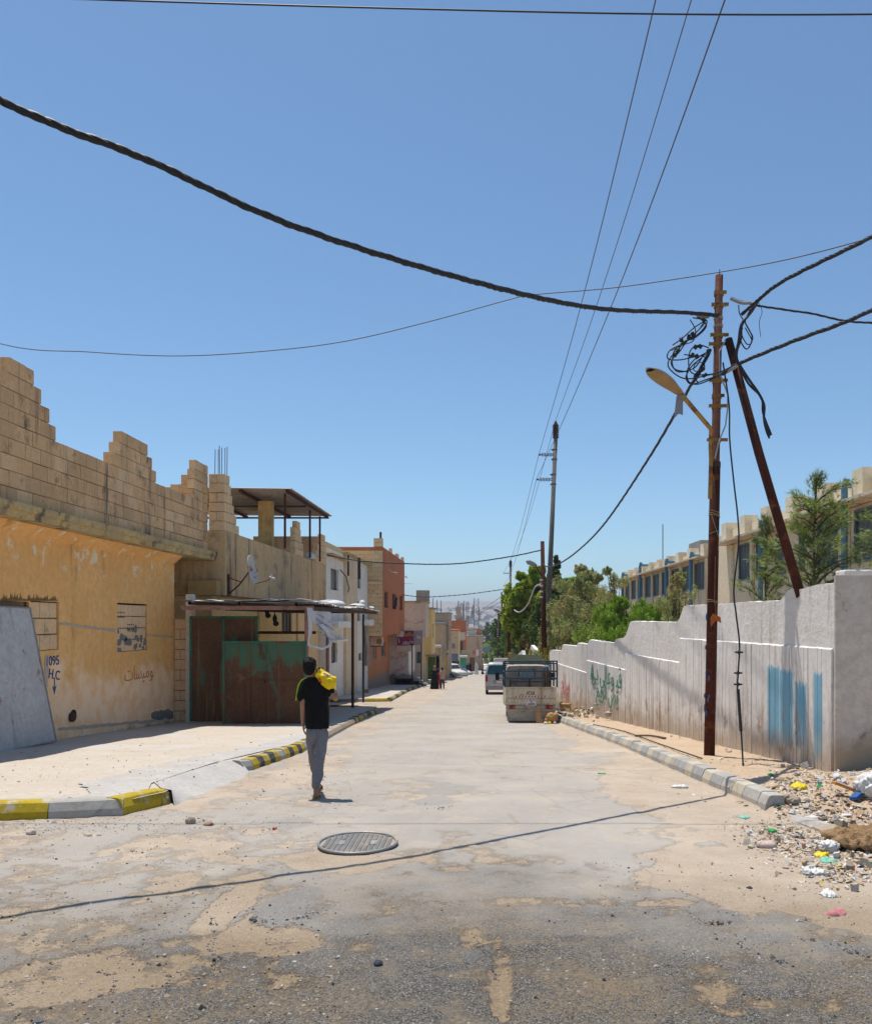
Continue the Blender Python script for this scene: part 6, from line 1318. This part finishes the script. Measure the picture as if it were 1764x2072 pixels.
def hand(mb,wrist,dirv,palmn,L=.16,curl=.35,thumb=1,r=.0085):
    w0=Vector(wrist); d=Vector(dirv).normalized(); n=Vector(palmn); n=(n-d*n.dot(d)).normalized(); s=d.cross(n)*thumb
    for k in range(4):
        o=(k-1.5)*.0185; b=w0+d*.012+s*o*.7; e=w0+d*.078+s*o; cap(mb,b,e,.012,.011,8)
        Lf=[.062,.075,.070,.054][k]; a1=e+(d*math.cos(curl*.5)+n*math.sin(curl*.5)+s*o*1.2).normalized()*Lf*.5; a2=a1+(d*math.cos(curl*1.2)+n*math.sin(curl*1.2)).normalized()*Lf*.3; a3=a2+(d*math.cos(curl*2)+n*math.sin(curl*2)).normalized()*Lf*.22
        cap(mb,e,a1,r,r*.95,8); cap(mb,a1,a2,r*.95,r*.88,8); cap(mb,a2,a3,r*.88,r*.7,8)
    t0=w0+d*.02-s*.022; t1=t0+(d*.6-s*.75+n*.3).normalized()*.035; t2=t1+(d*.9-s*.25+n*.3).normalized()*.028; cap(mb,t0,t1,.0115,.010,8); cap(mb,t1,t2,.010,.008,8)
def head(mb,c,yaw=0,sc=1):
    c=Vector(c); Rz=Matrix.Rotation(yaw,3,'Z'); f=lambda x,y,z:c+Rz@Vector((x*sc,y*sc,z*sc))
    mb.ball(f(0,-.01,.02),(.074*sc,.090*sc,.088*sc),16,12); mb.ball(f(0,.02,-.035),(.056*sc,.066*sc,.066*sc),14,10); mb.ball(f(0,.052,-.085),(.026*sc,.022*sc,.02*sc),10,8)
    cap(mb,f(0,.078,.0),f(0,.096,-.03),.010*sc,.014*sc,8)                      # nose
    cap(mb,f(-.016,.078,-.058),f(.016,.078,-.058),.010*sc,.010*sc,8)           # lips
    for s in (-1,1): mb.ball(f(s*.030,.070,.012),(.013*sc,.009*sc,.010*sc),8,6); mb.ball(f(s*.076,-.005,-.012),(.010*sc,.018*sc,.030*sc),8,8)
by=thing('person','boy in black shirt with neon sleeve stripes and grey trousers walking away down the street','person')
m=MB(); hc=(-.088,.13,1.555); head(m,hc,.06)
cap(m,(-.075,.125,1.50),(-.055,.12,1.38),.047,.056,14); eloft(m,[(-.01,.12,.84,.070,.048),(-.01,.12,.92,.090,.062),(-.01,.12,1.0,.115,.08),(-.02,.12,1.2,.135,.085),(-.03,.12,1.38,.12,.06)])
cap(m,(-.03,.12,1.37),(-.145,.12,1.35),.05,.05); cap(m,(-.03,.12,1.37),(.11,.12,1.36),.05,.05)
cap(m,(-.155,.12,1.35),(-.160,.09,1.12),.042,.037,14); cap(m,(-.160,.09,1.12),(-.172,.13,.92),.037,.026,14); cap(m,(-.172,.13,.92),(-.172,.135,.885),.026,.024,12)
hand(m,(-.172,.135,.885),(.10,.02,-1),(1,.2,0),thumb=-1,curl=.35)
cap(m,(.115,.12,1.35),(.235,.05,1.195),.044,.039,14); cap(m,(.235,.05,1.195),(.19,.20,1.33),.038,.027,14); hand(m,(.19,.20,1.33),(-.45,.1,.85),(-.3,-1,0),thumb=1,curl=.7)
for (hx,kx,kz,ky,ax,ay,az) in ((-.052,-.068,.47,.275,-.060,.455,.105),(.056,.040,.47,.065,.018,-.005,.115)):
    cap(m,(hx,.12,.80),(kx,ky,kz),.046,.042,14); cap(m,(kx,ky,kz),(ax,ay,az),.046,.032,14); cap(m,(ax,ay,az),(ax,ay-.025,.045),.034,.030,12); cap(m,(ax,ay-.02,.04),(ax+.008,ay+.12,.03),.030,.028,12)
    for k in range(5): cap(m,(ax-.022+k*.013,ay+.13,.026),(ax-.022+k*.014,ay+.165-.008*k,.024),.010,.009,6)
remesh(m,'body',M['skin'],by,.0055,3)
m=MB(); m.ball((-.090,.112,1.592),(.084,.098,.082),18,12); m.ball((-.088,.085,1.548),(.077,.066,.075),16,10); m.ball((-.088,.07,1.505),(.056,.05,.04),12,8)
r=random.Random(5)
for k in range(34): a=r.uniform(0,6.28); t_=r.uniform(0,1.3); c=Vector((-.090+.080*math.sin(t_)*math.cos(a),.108+.092*math.sin(t_)*math.sin(a),1.595+.078*math.cos(t_))); m.ball(c,.014,6,5)
hr=remesh(m,'hair',M['hair'],by,.006,1,.004,(40,40,40))
m=MB(); eloft(m,[(.004,.12,.822,.138,.094),(.004,.12,.86,.139,.096),(.0,.12,1.0,.142,.098),(-.01,.12,1.12,.148,.10),(-.018,.12,1.25,.160,.102),(-.022,.12,1.34,.165,.092),(-.03,.12,1.40,.13,.075),(-.05,.12,1.44,.065,.062)],28)
cap(m,(-.13,.12,1.355),(-.178,.105,1.205),.065,.062,16); cap(m,(.10,.12,1.355),(.175,.085,1.265),.062,.060,16)
remesh(m,'shirt',M['black_shirt'],by,.007,3,.013,(10,10,6))
m=MB()
for dy in (-.022,0,.022): m.tube(spline([(-.075,.12+dy,1.445),(-.13,.115+dy,1.432),(-.185,.11+dy,1.395),(-.222,.10+dy,1.32),(-.243,.09+dy,1.16)],6),.0055,6)
m.build('neon_stripe',M['neon'],by)
m=MB(); m.tube(spline([(.08,.12,1.43),(.14,.10,1.41),(.20,.07,1.34),(.235,.06,1.25)],6),.006,6); m.build('neon_stripe',M['neon'],by)
m=MB(); eloft(m,[(.0,.12,.72,.122,.092),(.0,.12,.78,.124,.088),(.002,.12,.87,.112,.076)],24)
for (hx,kx,kz,ky,ax,ay,az,ra) in ((-.058,-.070,.47,.27,-.060,.44,.155,.050),(.064,.040,.47,.06,.018,-.012,.165,.052)):
    cap(m,(hx,.12,.76),(kx,ky,kz),.076,.064,18); cap(m,(kx,ky,kz),(ax,ay,az),.072,ra,18)
remesh(m,'trousers',M['trousers'],by,.0075,3,.020,(11,11,4))
for ax,ay in ((-.055,.44),(.012,-.025)):
    m=MB(); eloft(m,[(ax+.004,ay+.055,.0,.043,.125),(ax+.004,ay+.055,.016,.043,.125)],24); sd2=m.build('sandal',M['yellow_clamp'],by,True); m=MB(); m.tube(spline([(ax-.038,ay+.06,.02),(ax,ay+.09,.072),(ax+.045,ay+.06,.02)],6),.008,6); m.build('strap',M['black_rubber'],sd2)
px0=gp(637,1617); by.location=(px0.x,px0.y,hz(px0.x,px0.y)+.002)
bg_=thing('carrier_bag','yellow plastic carrier bag with red white print slung on the boy shoulder','bag')
m=MB(); r=random.Random(6); cap(m,(.045,.09,1.475),(.165,.07,1.375),.062,.082,14); m.ball((.10,.08,1.43),(.09,.085,.07)); m.prism([(.10,.02,1.50),(.235,.02,1.435),(.165,.02,1.285),(.06,.02,1.37)],(0,.10,0))
remesh(m,'bag',M['yellow_bag'],bg_,.008,3,.012,(12,12,12))
m=MB(); m.prism([(.10,.012,1.505),(.19,.012,1.465),(.182,.010,1.445),(.10,.010,1.478)],(0,-.006,0)); m.build('white_print',M['sign_white'],bg_); m=MB(); m.prism([(.045,.0,1.44),(.060,.0,1.445),(.085,.0,1.375),(.07,.0,1.37)],(0,-.012,0)); m.prism([(.14,.01,1.478),(.155,.01,1.472),(.165,.01,1.452),(.15,.01,1.457)],(0,-.009,0)); m.build('red_print',M['red_stripe'],bg_)
m=MB(); m.tube(spline([(.03,.08,1.52),(.045,.06,1.555),(.02,.05,1.53),(.0,.05,1.50)],6),.008,6); m.tube([(.06,.09,1.53),(.07,.10,1.56)],.006,5); m.build('handle',M['black_rubber'],bg_)
bg_.location=by.location
def walker(label,x,y,H,top,bot,tmat,bmat,hairm,robe=False,yaw=0,vox=.02,group=None,arm=0):
    o=thing('person',label,'person',group=group); s=H/1.7; m=MB(); head(m,(0,.0,1.585*s),0,s*1.05)
    cap(m,(0,0,1.5*s),(0,0,1.4*s),.05*s,.06*s,10); eloft(m,[(0,0,.85*s,.13*s,.09*s),(0,0,1.1*s,.14*s,.09*s),(0,0,1.38*s,.15*s,.08*s)],14)
    for q in (-1,1):
        cap(m,(q*.17*s,0,1.38*s),(q*.20*s,-.02,1.12*s),.045*s,.04*s,8); e=(q*.20*s,.05,.90*s) if not arm else (q*.06*s,.22,1.15*s); cap(m,(q*.20*s,-.02,1.12*s),e,.04*s,.03*s,8); hand(m,e,(0,.1,-1) if not arm else (-q,.3,0),(-q,0,0),thumb=q,r=.011)
        cap(m,(q*.08*s,0,.88*s),(q*.09*s,.05*q,.48*s),.08*s,.055*s,8); cap(m,(q*.09*s,.05*q,.48*s),(q*.09*s,.10*q,.08*s),.05*s,.035*s,8); cap(m,(q*.09*s,.10*q,.05),(q*.09*s,.10*q+.15,.035),.04,.035,8)
    remesh(m,'body',M['skin2'],o,vox*.6,2)
    m=MB()
    if robe: eloft(m,[(0,.0,.03,.34*s,.30*s),(0,0,.3*s,.30*s,.27*s),(0,0,.8*s,.235*s,.19*s),(0,0,1.15*s,.20*s,.14*s),(0,0,1.38*s,.19*s,.11*s),(0,0,1.46*s,.08*s,.08*s)],18); cap(m,(-.18*s,0,1.36*s),(-.22*s,.06,1.05*s),.07,.085); cap(m,(.18*s,0,1.36*s),(.22*s,.06,1.05*s),.07,.085); remesh(m,'robe',tmat,o,vox,3,.02,(7,7,2)); m=MB(); m.ball((0,-.01,1.62*s),(.10*s,.12*s,.12*s),12,10); cap(m,(0,-.03,1.56*s),(0,-.02,1.42*s),.085*s,.12*s); remesh(m,'headscarf',hairm,o,vox*.7,2)
    else:
        eloft(m,[(0,0,.78*s,.19*s,.13*s),(0,0,1.0*s,.18*s,.13*s),(0,0,1.2*s,.18*s,.125*s),(0,0,1.38*s,.18*s,.10*s),(0,0,1.45*s,.07*s,.07*s)],18)
        for q in (-1,1): cap(m,(q*.15*s,0,1.37*s),(q*.205*s,-.01,1.15*s),.07*s,.06*s,8)
        remesh(m,'shirt',tmat,o,vox*.8,2,.01,(7,7,3)); m=MB()
        for q in (-1,1): cap(m,(q*.075*s,0,.84*s),(q*.09*s,.05*q,.48*s),.10*s,.075*s,8); cap(m,(q*.09*s,.05*q,.48*s),(q*.09*s,.10*q,.14*s),.075*s,.06*s,8)
        remesh(m,'trousers',bmat,o,vox*.8,2); m=MB(); m.ball((0,-.015,1.635*s),(.088*s,.10*s,.085*s),12,10); m.ball((0,-.04,1.59*s),(.08*s,.07*s,.08*s),12,8); remesh(m,'hair',hairm,o,vox*.6,2)
    o.rotation_euler=(0,0,yaw); o.location=(x,y,G(y)); return o
pk=flat('pink_shirt',(.62,.38,.33),.8); rd=flat('red_top',(.55,.06,.03),.8); sc2=flat('tan_scarf',(.40,.22,.15),.8); bk=flat('black_robe',(.012,.012,.016),.8)
walker('woman in a long black robe and patterned tan headscarf walking on the left',at(879,1300,59).x,59,1.68,0,0,bk,bk,sc2,True,R(8))
walker('person in a loose pink shirt and dark trousers walking beside the black robed woman',at(895,1300,58.6).x,58.6,1.58,0,0,pk,M['ink'],M['hair'],False,R(-5))
walker('small child in red held between the woman and the pink shirted person',at(888.5,1300,59.3).x,59.3,1.38,0,0,rd,rd,M['hair'],False,R(10),arm=1)
walker('person in dark clothes just beyond the robed woman',at(885,1300,67).x,67,1.6,0,0,M['ink'],M['ink'],M['hair'],False,0)
walker('far person in a pale grey robe at the left shop fronts',at(964,1300,118).x,118,1.65,0,0,M['tarp'],M['tarp'],M['tarp'],True,0,.03)
walker('far person in dark top walking in the street end',at(976,1300,125).x,125,1.65,0,0,sc2,M['ink'],M['hair'],False,0,.03)
walker('far person in a black robe near the teal shop',at(951,1300,128).x,128,1.62,0,0,bk,bk,bk,True,0,.03)
walker('far person in grey by the brown shutter',at(946,1300,122).x,122,1.6,0,0,M['ink'],M['trousers'],M['hair'],False,0,.03)
# ================================================================== litter, stones
PAL=[((.72,.70,.68),.5),((.62,.50,.34),.8),((.42,.30,.18),.9),((.30,.24,.18),.9),((.50,.44,.38),.9),((.14,.12,.10),.9),((.55,.30,.18),.8),((.30,.42,.50),.6),((.70,.42,.38),.7),((.60,.45,.05),.6),((.03,.30,.10),.5),((.5,.2,.12),.7)]
PM=[flat('scrap_%s'%n,c,rg,coord='P') for n,(c,rg) in zip(('white','cream','brown','dark_brown','grey','black','rust','blue','pink','yellow','green','red'),PAL)]
def scrap(mb,x,y,s,r,z=None,lump=.10,flatn=.22):
    s*=.85
    z=hz(x,y) if z is None else z; n=r.choice([4,5,6,7]); a0=r.uniform(0,6.28); el=r.uniform(.35,1)
    tilt=Matrix.Rotation(r.gauss(0,.35),3,'X')@Matrix.Rotation(r.gauss(0,.35),3,'Y'); t_=s*(r.uniform(.35,.7) if r.random()<lump else flatn*r.uniform(.08,.4))
    pts=[]
    for k in range(n):
        a=a0+2*math.pi*k/n+r.uniform(-.25,.25); q=Vector((s*.5*math.cos(a)*r.uniform(.45,1.3),s*.5*el*math.sin(a)*r.uniform(.45,1.3),s*r.uniform(-.05,.08))); q=Matrix.Rotation(a0*1.7,3,'Z')@q; pts.append(Vector((x,y,z+s*.06))+tilt@q)
    mb.prism(pts,tilt@Vector((0,0,t_)))
lt=MB(); r=random.Random(21)
W=[19,20,16,7,3,2.5,2.4,1.4,2.4,1.4,.8,1.0]
zones=[(1640,1595,100,32,430,.055),(1600,1612,50,22,260,.05),(1700,1640,90,35,420,.055),(1575,1668,60,22,480,.030),(1650,1698,100,26,520,.036),(1735,1730,60,30,240,.045),(1510,1655,50,15,120,.02),(1690,1745,80,22,170,.035),(1700,1560,60,10,60,.05),(1420,1580,90,40,40,.03),(1560,1545,110,10,80,.035),(1230,1470,60,14,30,.05)]
for u,v,su,sv,n,s in zones:
    for k in range(int(n*1.9)):
        uu=r.gauss(u,su*.6); vv=r.gauss(v,sv*.6)
        if vv<1400: continue
        p=gp(uu,vv,.1)
        if p.y>11.0 and p.x>wall_x(p.y)-.1: continue
        lt.mi=r.choices(range(12),W)[0]; scrap(lt,p.x,p.y,s*.72*math.exp(r.gauss(0,.55)),r)
for k in range(160):                                            # crumbs along the foot of the wall
    y=r.uniform(11.3,30); lt.mi=r.choices(range(12),W)[0]; scrap(lt,wall_x(y)-.1-abs(r.gauss(0,.22)),y,.045*math.exp(r.gauss(0,.5)),r)
o=lt.build('litter',PM); tag(o,'scattered small litter and rubble fragments over the dusty corner','litter',kind='stuff')
gv=MB(); r=random.Random(22)
def pebble(mb,x,y,s,r):
    z=hz(x,y); c=Vector((x,y,z+s*.15)); p=[c+Vector((s*.5*math.cos(a)*r.uniform(.7,1.2),s*.5*math.sin(a)*r.uniform(.6,1.1),0)) for a in [k*math.pi*2/5+r.random()*.5 for k in range(5)]]
    t_=mb.pt(c+Vector((r.uniform(-.1,.1)*s,r.uniform(-.1,.1)*s,s*r.uniform(.25,.5)))); ids=[mb.pt(q) for q in p]
    low=[mb.pt(q-Vector((0,0,s*.3))) for q in p]
    for k in range(5): mb.face([ids[k],ids[(k+1)%5],t_]); mb.face([low[k],low[(k+1)%5],ids[(k+1)%5],ids[k]])
for k in range(5200):
    q=r.random()
    if q<.42: u=r.uniform(-40,700); v=r.uniform(1650,2090)
    elif q<.6: u=r.gauss(180,170); v=r.gauss(1672,9)
    elif q<.8: u=r.uniform(1200,1800); v=r.uniform(1740,2000)
    else: u=r.uniform(-40,1800); v=r.uniform(1800,2090)
    p=gp(u,v); gv.mi=r.choices([0,1,2,3],[5,3,2,1.2])[0]; pebble(gv,p.x,p.y,.0085*math.exp(r.gauss(0,.5)),r)
for k in range(420): u=r.gauss(640,60); v=r.gauss(1560,45); p=gp(u,v); gv.mi=r.choice([0,1]); pebble(gv,p.x,p.y,.013*math.exp(r.gauss(0,.5)),r)
arcs=[[(640,1848),(622,1860),(590,1870),(540,1872),(505,1864)],[(405,1838),(430,1860),(434,1900),(424,1925),(442,1950),(425,1975),(385,1992)],[(325,1955),(345,1985),(338,2020),(300,2050),(240,2066)],[(200,1965),(235,1990),(225,2020),(150,2030)],[(1388,1842),(1400,1862),(1440,1874),(1480,1878)],[(1492,1912),(1510,1935),(1560,1952),(1610,1962)],[(1610,1908),(1660,1918),(1715,1935),(1764,1952)],[(948,1885),(968,1915),(985,1950),(1010,1990)],[(480,1640),(520,1618),(542,1585)],[(360,1650),(440,1665),(500,1690)],[(240,1725),(300,1722),(318,1712)],[(845,1628),(890,1640),(925,1630)]]
for A_ in arcs:
    for i in range(len(A_)-1):
        for k in range(26):
            f_=r.random(); u=A_[i][0]+(A_[i+1][0]-A_[i][0])*f_+r.gauss(0,4.5); v=A_[i][1]+(A_[i+1][1]-A_[i][1])*f_+r.gauss(0,2.6); p=gp(u,v); gv.mi=r.choices([4,2,3,1],[6,3,1.5,.8])[0]; pebble(gv,p.x,p.y,.0085*math.exp(r.gauss(0,.5)),r)
for k in range(260):
    p=gp(r.uniform(-20,600),r.uniform(1480,1640),.15)
    if p.x>-3.75 or p.y<8.9: continue
    s_=.012*math.exp(r.gauss(0,.5)); c=Vector((p.x,p.y,G(p.y)+.16)); gv.mi=r.choice([0,1,2,3]); gv.cbox(c,s_,s_*.7,s_*.4,Matrix.Rotation(r.uniform(0,3),3,'Z'))
gcol=[flat('pebble_tan',(.42,.32,.22),.9,coord='P'),flat('pebble_pale',(.58,.52,.45),.9,coord='P'),flat('pebble_grey',(.22,.21,.21),.9,coord='P'),flat('pebble_dark',(.06,.055,.05),.9,coord='P'),flat('asphalt_crumb',(.12,.115,.11),.9,coord='P')]
tag(gv.build('gravel',gcol),'loose gravel and grit strewn over the broken street surface','gravel',kind='stuff')
# separate pieces one can point at
def lump(name,label,cat,u,v,size,mat,flatz=.6,vox=.02,wr=.02,h=.0,group=None,seed=1,stretch=(1,1)):
    p=gp(u,v,.08); z=hz(p.x,p.y); r=random.Random(seed); m=MB(); s=size
    m.ball((0,0,s*.4*flatz),(s*.5*stretch[0],s*.5*stretch[1],s*.45*flatz),12,8)
    for k in range(5): a=r.uniform(0,6.28); m.ball((s*.3*stretch[0]*math.cos(a),s*.3*stretch[1]*math.sin(a),s*flatz*r.uniform(.2,.6)),s*r.uniform(.13,.26),8,6)
    o=remesh(m,name,mat,None,vox,1,wr,(14/ max(s,.1)*.4,)*3); o.location=(p.x,p.y,z+h-.01); return tag(o,label,cat,group)
wp=M['white_paint']; yb=flat('scrap_yellow_bag',(.8,.62,.02),.4); gr=flat('scrap_green_plastic',(.02,.35,.08),.35); mint=flat('scrap_mint',(.25,.58,.42),.5); blu=flat('scrap_blue_plank',(.03,.12,.36),.6); org=flat('scrap_orange',(.8,.30,.02),.5); crd=surf('cardboard',(.46,.26,.10),(.36,.20,.08),3,bump=.2)
lump('plastic_bag','bulging white plastic bag cut by the right edge beside the blue plank','bag',1772,1630,.42,wp,.75,.016,.06,seed=2)
lump('plastic_bag','crumpled yellow plastic bag on the rubble by the wall corner','bag',1616,1608,.20,yb,.5,.012,.02,seed=3)
lump('plastic_bag','small yellow wrapper beside the white crushed cup','wrapper',1661,1714,.12,yb,.4,.01,.02,seed=4)
lump('plastic_bag','shiny crushed white plastic tub in front of the earth mound','tub',1676,1704,.15,wp,.8,.008,.035,seed=5)
lump('plastic_scrap','bright green plastic scrap near the buried kerb','plastic scrap',1524+38,1638+38-10,.09,gr,.5,.008,.012,seed=6)
lump('plastic_scrap','green plastic piece at the back of the rubble behind the end kerb stone','plastic scrap',1559,1576,.09,gr,.5,.008,.012,seed=7)
lump('plastic_scrap','glossy green plastic curl in the middle of the rubbish','plastic scrap',1667,1660,.10,gr,.5,.008,.012,seed=8)
lump('plastic_scrap','little green bottle end right of the glossy green curl','plastic scrap',1709,1653,.05,gr,.8,.006,.006,seed=9)
lump('plastic_disc','mint green round plastic lid lying flat at the rubbish edge','lid',1675,1724,.14,mint,.12,.008,.004,seed=10)
lump('paper_cup','pale squashed paper cup below the buried kerb','cup',1551,1697,.15,flat('cup_pink',(.62,.48,.42),.7),.5,.01,.006,seed=11,stretch=(1.2,.6))
lump('plastic_bag','white torn bag scraps at the front of the rubbish','bag',1646,1710+38,.17,wp,.28,.008,.035,seed=12,stretch=(1.1,.7))
lump('plastic_bag','small clean white scrap in front of the rubbish field','wrapper',1677,1758+32,.11,wp,.4,.006,.025,seed=13)
lump('flip_flop','faded pink and green sole lying on the sand','flip flop',1688,1824,.17,flat('sole_pink',(.55,.22,.22),.7),.10,.008,.002,seed=14,stretch=(1.1,.55))
lump('earth_clod','large brown earth mound at the right edge above the tub','earth',1775,1696,.62,surf('earth',(.42,.27,.14),(.33,.20,.10),4,bump=.9,bscale=14,bd=.05,speck=((.25,.16,.09),30,.6,.7)),.30,.018,.09,seed=15,stretch=(1.5,.9))
lump('rock','tan broken slab of stone tilted against the earth mound','rock',1690,1698-4,.22,M['stone'],.5,.012,.02,seed=16,stretch=(1.3,.6))
lump('rock','grey brown rock on the rubbish slope above the buried kerb','rock',1602,1636-8,.19,M['stone'],.55,.012,.02,seed=17)
lump('rock','pale flat stone in the centre of the rubble','rock',1632,1640-14,.15,surf('rock_cream',(.6,.5,.36),(.5,.42,.3),6),.35,.01,.01,seed=18)
lump('rock','small tan rock against the near yellow kerb','rock',388-2,1650+2,.13-.03,M['stone'],.9,.008,.01,seed=19)
lump('rock','brown stone right of the small tan rock at the yellow kerb','rock',424-2,1655,.09,surf('rock_rust',(.40,.24,.15),(.3,.18,.11),8),.45,.007,.008,seed=20,stretch=(1.2,.8))
lump('rock','whitish stone on the gravel below the grey kerb stone','rock',63,1672,.09,surf('rock_white',(.62,.55,.48),(.5,.45,.4),8),.8,.007,.006,seed=23)
lump('tile_fragment','pale angular tile fragment on the gravel below the kerb','tile',187,1676,.14,surf('rock_white2',(.6,.5,.38),(.52,.43,.33),8),.12,.007,.003,seed=24,stretch=(1.3,.6))
lump('asphalt_chunk','dark lump of broken asphalt lying in the foreground','rock',765,1931,.05,M['ink'],.8,.005,.004,seed=25)
lump('asphalt_chunk','thin black shard at the bottom edge of the picture','rock',1183,2060,.10,M['ink'],.3,.005,.006,seed=26,stretch=(1.3,.4))
lump('red_wrapper','small red wrapper on the road below the walking boy','wrapper',556,1663,.05,flat('wrap_red',(.5,.06,.06),.6),.4,.005,.004,seed=27)
lump('plastic_bottle','squashed white bottle near the right kerb in the sand','bottle',1375,1582,.2,wp,.3,.01,.012,seed=28,stretch=(1.2,.5))
lump('green_wrapper','little green wrapper lying on the open road','wrapper',1217,1556,.11,gr,.25,.008,.006,seed=29,stretch=(1.2,.6))
lump('white_rag','white rag crumpled at the foot of the ochre wall beside the metal sheet','rag',98,1494,.34,M['tarp'],1.5,.015,.02,seed=30)
bx_=lump('litter_clump','teal and yellow wrappers at the foot of the end kerb stone','wrapper',1505,1640,.12,mint,.3,.008,.012,seed=31)
o=thing('plank','blue painted plank sticking out of the white bag at the right edge','plank'); p=gp(1735,1625,.1); m=MB(); m.cbox((0,0,0),.52,.10,.035,Matrix.Rotation(-.45,3,'Y')@Matrix.Rotation(.5,3,'Z')); m.build('board',blu,o,bevel=.004); o.location=(p.x+.1,p.y,hz(p.x,p.y)+.12)
o=thing('plank','orange and white strip of packaging lying across the rubbish','packaging'); p=gp(1715,1622,.1); m=MB(); m.cbox((0,0,.02),.34,.07,.03,Matrix.Rotation(.35,3,'Y')@Matrix.Rotation(-.8,3,'Z')); m.build('strip',org,o,bevel=.01); m=MB(); m.cbox((0,-.03,.045),.30,.03,.012,Matrix.Rotation(.35,3,'Y')@Matrix.Rotation(-.8,3,'Z')); m.build('label',M['sign_white'],o); o.location=(p.x,p.y,hz(p.x,p.y)+.07)
m=MB(); p=gp(1700,1598,.1); m.tube(spline([(0,0,0),(.05,.02,.12),(.0,.05,.2),(-.06,.08,.14),(-.10,.1,0)],5),.03,8); o=remesh(m,'torn_can',M['mast_grey'],None,.01,1,.015,(20,20,20)); o.scale=(.7,.7,.5); o.location=(p.x,p.y,hz(p.x,p.y)-.03); tag(o,'torn grey metal tin standing bent in the rubbish','tin')
o=lump('wooden_stick','long dry stick lying on the pavement by the wall','stick',1318,1493,.1,M['wood'],.3,.01,.0,seed=33); bpy.data.objects.remove(o)
m=MB(); a=gp(1285,1489,.15); b=gp(1347,1494,.15); q=a.lerp(b,.5)+Vector((0,.05,.02)); m.tube(spline([a,q,b],5),.022,6); tag(m.build('stick',M['wood']),'long dry stick lying on the pavement by the wall','stick')
m=MB(); m.tube(spline([gp(1200,1466,.16),gp(1262,1480,.16),gp(1330,1504,.16),gp(1420,1535,.16)],8),.012,5); tag(m.build('loose_cable',M['cable']),'thin black cable lying along the right pavement','cable')
# rubble heap beyond the truck and boxes
m=MB(); r=random.Random(40)
for k in range(150):
    y=r.gauss(27,1.4); x=r.uniform(kerb_x(y)+.15,wall_x(y)-.05); m.mi=r.choices(range(12),[14,14,6,5,10,2,2,.5,1,.6,.3,.3])[0]; scrap(m,x,y,.14*math.exp(r.gauss(0,.45)),r,z=G(y)+.12+max(0,r.gauss(.10,.1)),lump=.6)
tag(m.build('rubble_heap',PM),'pale rubble and bag heap on the pavement right of the truck','rubble',kind='stuff')
lump('plastic_bag','white sack on the rubble heap beside the truck','sack',1177,1427,.55,wp,.5,.03,.04,h=.08,seed=41)
lump('plastic_bag','lime yellow bag spread in front of the rubble heap','bag',1183,1443,.5,flat('lime_bag',(.45,.55,.04),.5),.2,.02,.03,seed=42,stretch=(1.3,.5))
o=thing('cardboard_box','open cardboard box standing on the rubble beside the truck','box'); m=MB(); m.cbox((0,0,.1),.34,.3,.24); m.build('box',crd,o,bevel=.005); m=MB(); m.cbox((.2,0,.2),.14,.3,.008,Matrix.Rotation(.7,3,'Y')); m.build('flap',crd,o); o.location=(2.55,26.5,G(26.5)+.30)
o=thing('cardboard_box','flattened brown cardboard leaning on the truck mud flap','cardboard'); m=MB(); m.prism([(-.13,0,0),(.05,0,0),(.07,.0,.10),(.0,.03,.14),(-.01,.1,.42),(-.14,.1,.40)],(0,.012,0)); m.build('sheet',crd,o); o.location=(1.62,24.55,G(24.5)+.01)
m=MB(); r=random.Random(44); m.ball((0,0,.17),(.19,.14,.17),10,8); m.ball((.1,.0,.25),(.09,.1,.08),8,6); m.ball((-.12,0,.1),(.1,.1,.1)); o=remesh(m,'paper_sack',crd,None,.02,1,.035,(9,9,9)); o.location=(1.95,24.5,G(24.5)+.0); tag(o,'crumpled brown paper sack at the right rear corner of the truck','sack')
for k,(dx,lb,mt) in enumerate(((1.74,'white carton at the foot of the brown cardboard',wp),(1.86,'yellow white carton beside the white one behind the truck',yb),(2.02,'small white carton nearest the kerb behind the truck',wp))):
    m=MB(); m.cbox((0,0,.035),.10,.07,.06,Matrix.Rotation(.6*k+.3,3,'Z')@Matrix.Rotation(.3,3,'X')); o=m.build('carton',mt,bevel=.008); o.location=(dx,24.25+.03*k,G(24.25)); tag(o,lb,'carton')
m=MB(); m.cbox((0,0,0),.22,.2,.2,Matrix.Rotation(.4,3,'Z')); o=m.build('concrete_block',M['mortar'],bevel=.01); p=gp(742,1402,.14); o.location=(p.x,p.y,G(p.y)+.24); tag(o,'dark concrete block lying on the second pavement','block')

GR={'overhead_cable':'cables strung over the street','overhead_wire':'thin wires crossing the sky','utility_pole':'utility poles','street_pole':'rusty street poles down the right side','power_pole':'tall power poles','olive_tree':'olive trees behind the wall','conifer':'conifers along the far right side','hazy_conifer':'hazy conifers in the valley','pine_tree':'pine trees behind the wall','green_bush':'green bushes','brown_conifer':'conifers along the far right side','person':'people in the street','sedan':'parked cars','box_van':'parked vans','kiosk':'shop fronts down the left side','plastic_bag':'plastic bags among the litter','rock':'stones on the ground','plastic_scrap':'green plastic scraps in the rubbish','carton':'cartons behind the truck','cable_tangle':'cable tangles on the near pole','broadleaf_tree':'broadleaf trees','asphalt_chunk':'dark asphalt lumps'}
for o in COL.objects:
    b_=o.name.split('.')[0]
    if o.parent is None and b_ in GR and 'kind' not in o and 'group' not in o: o['group']=GR[b_]
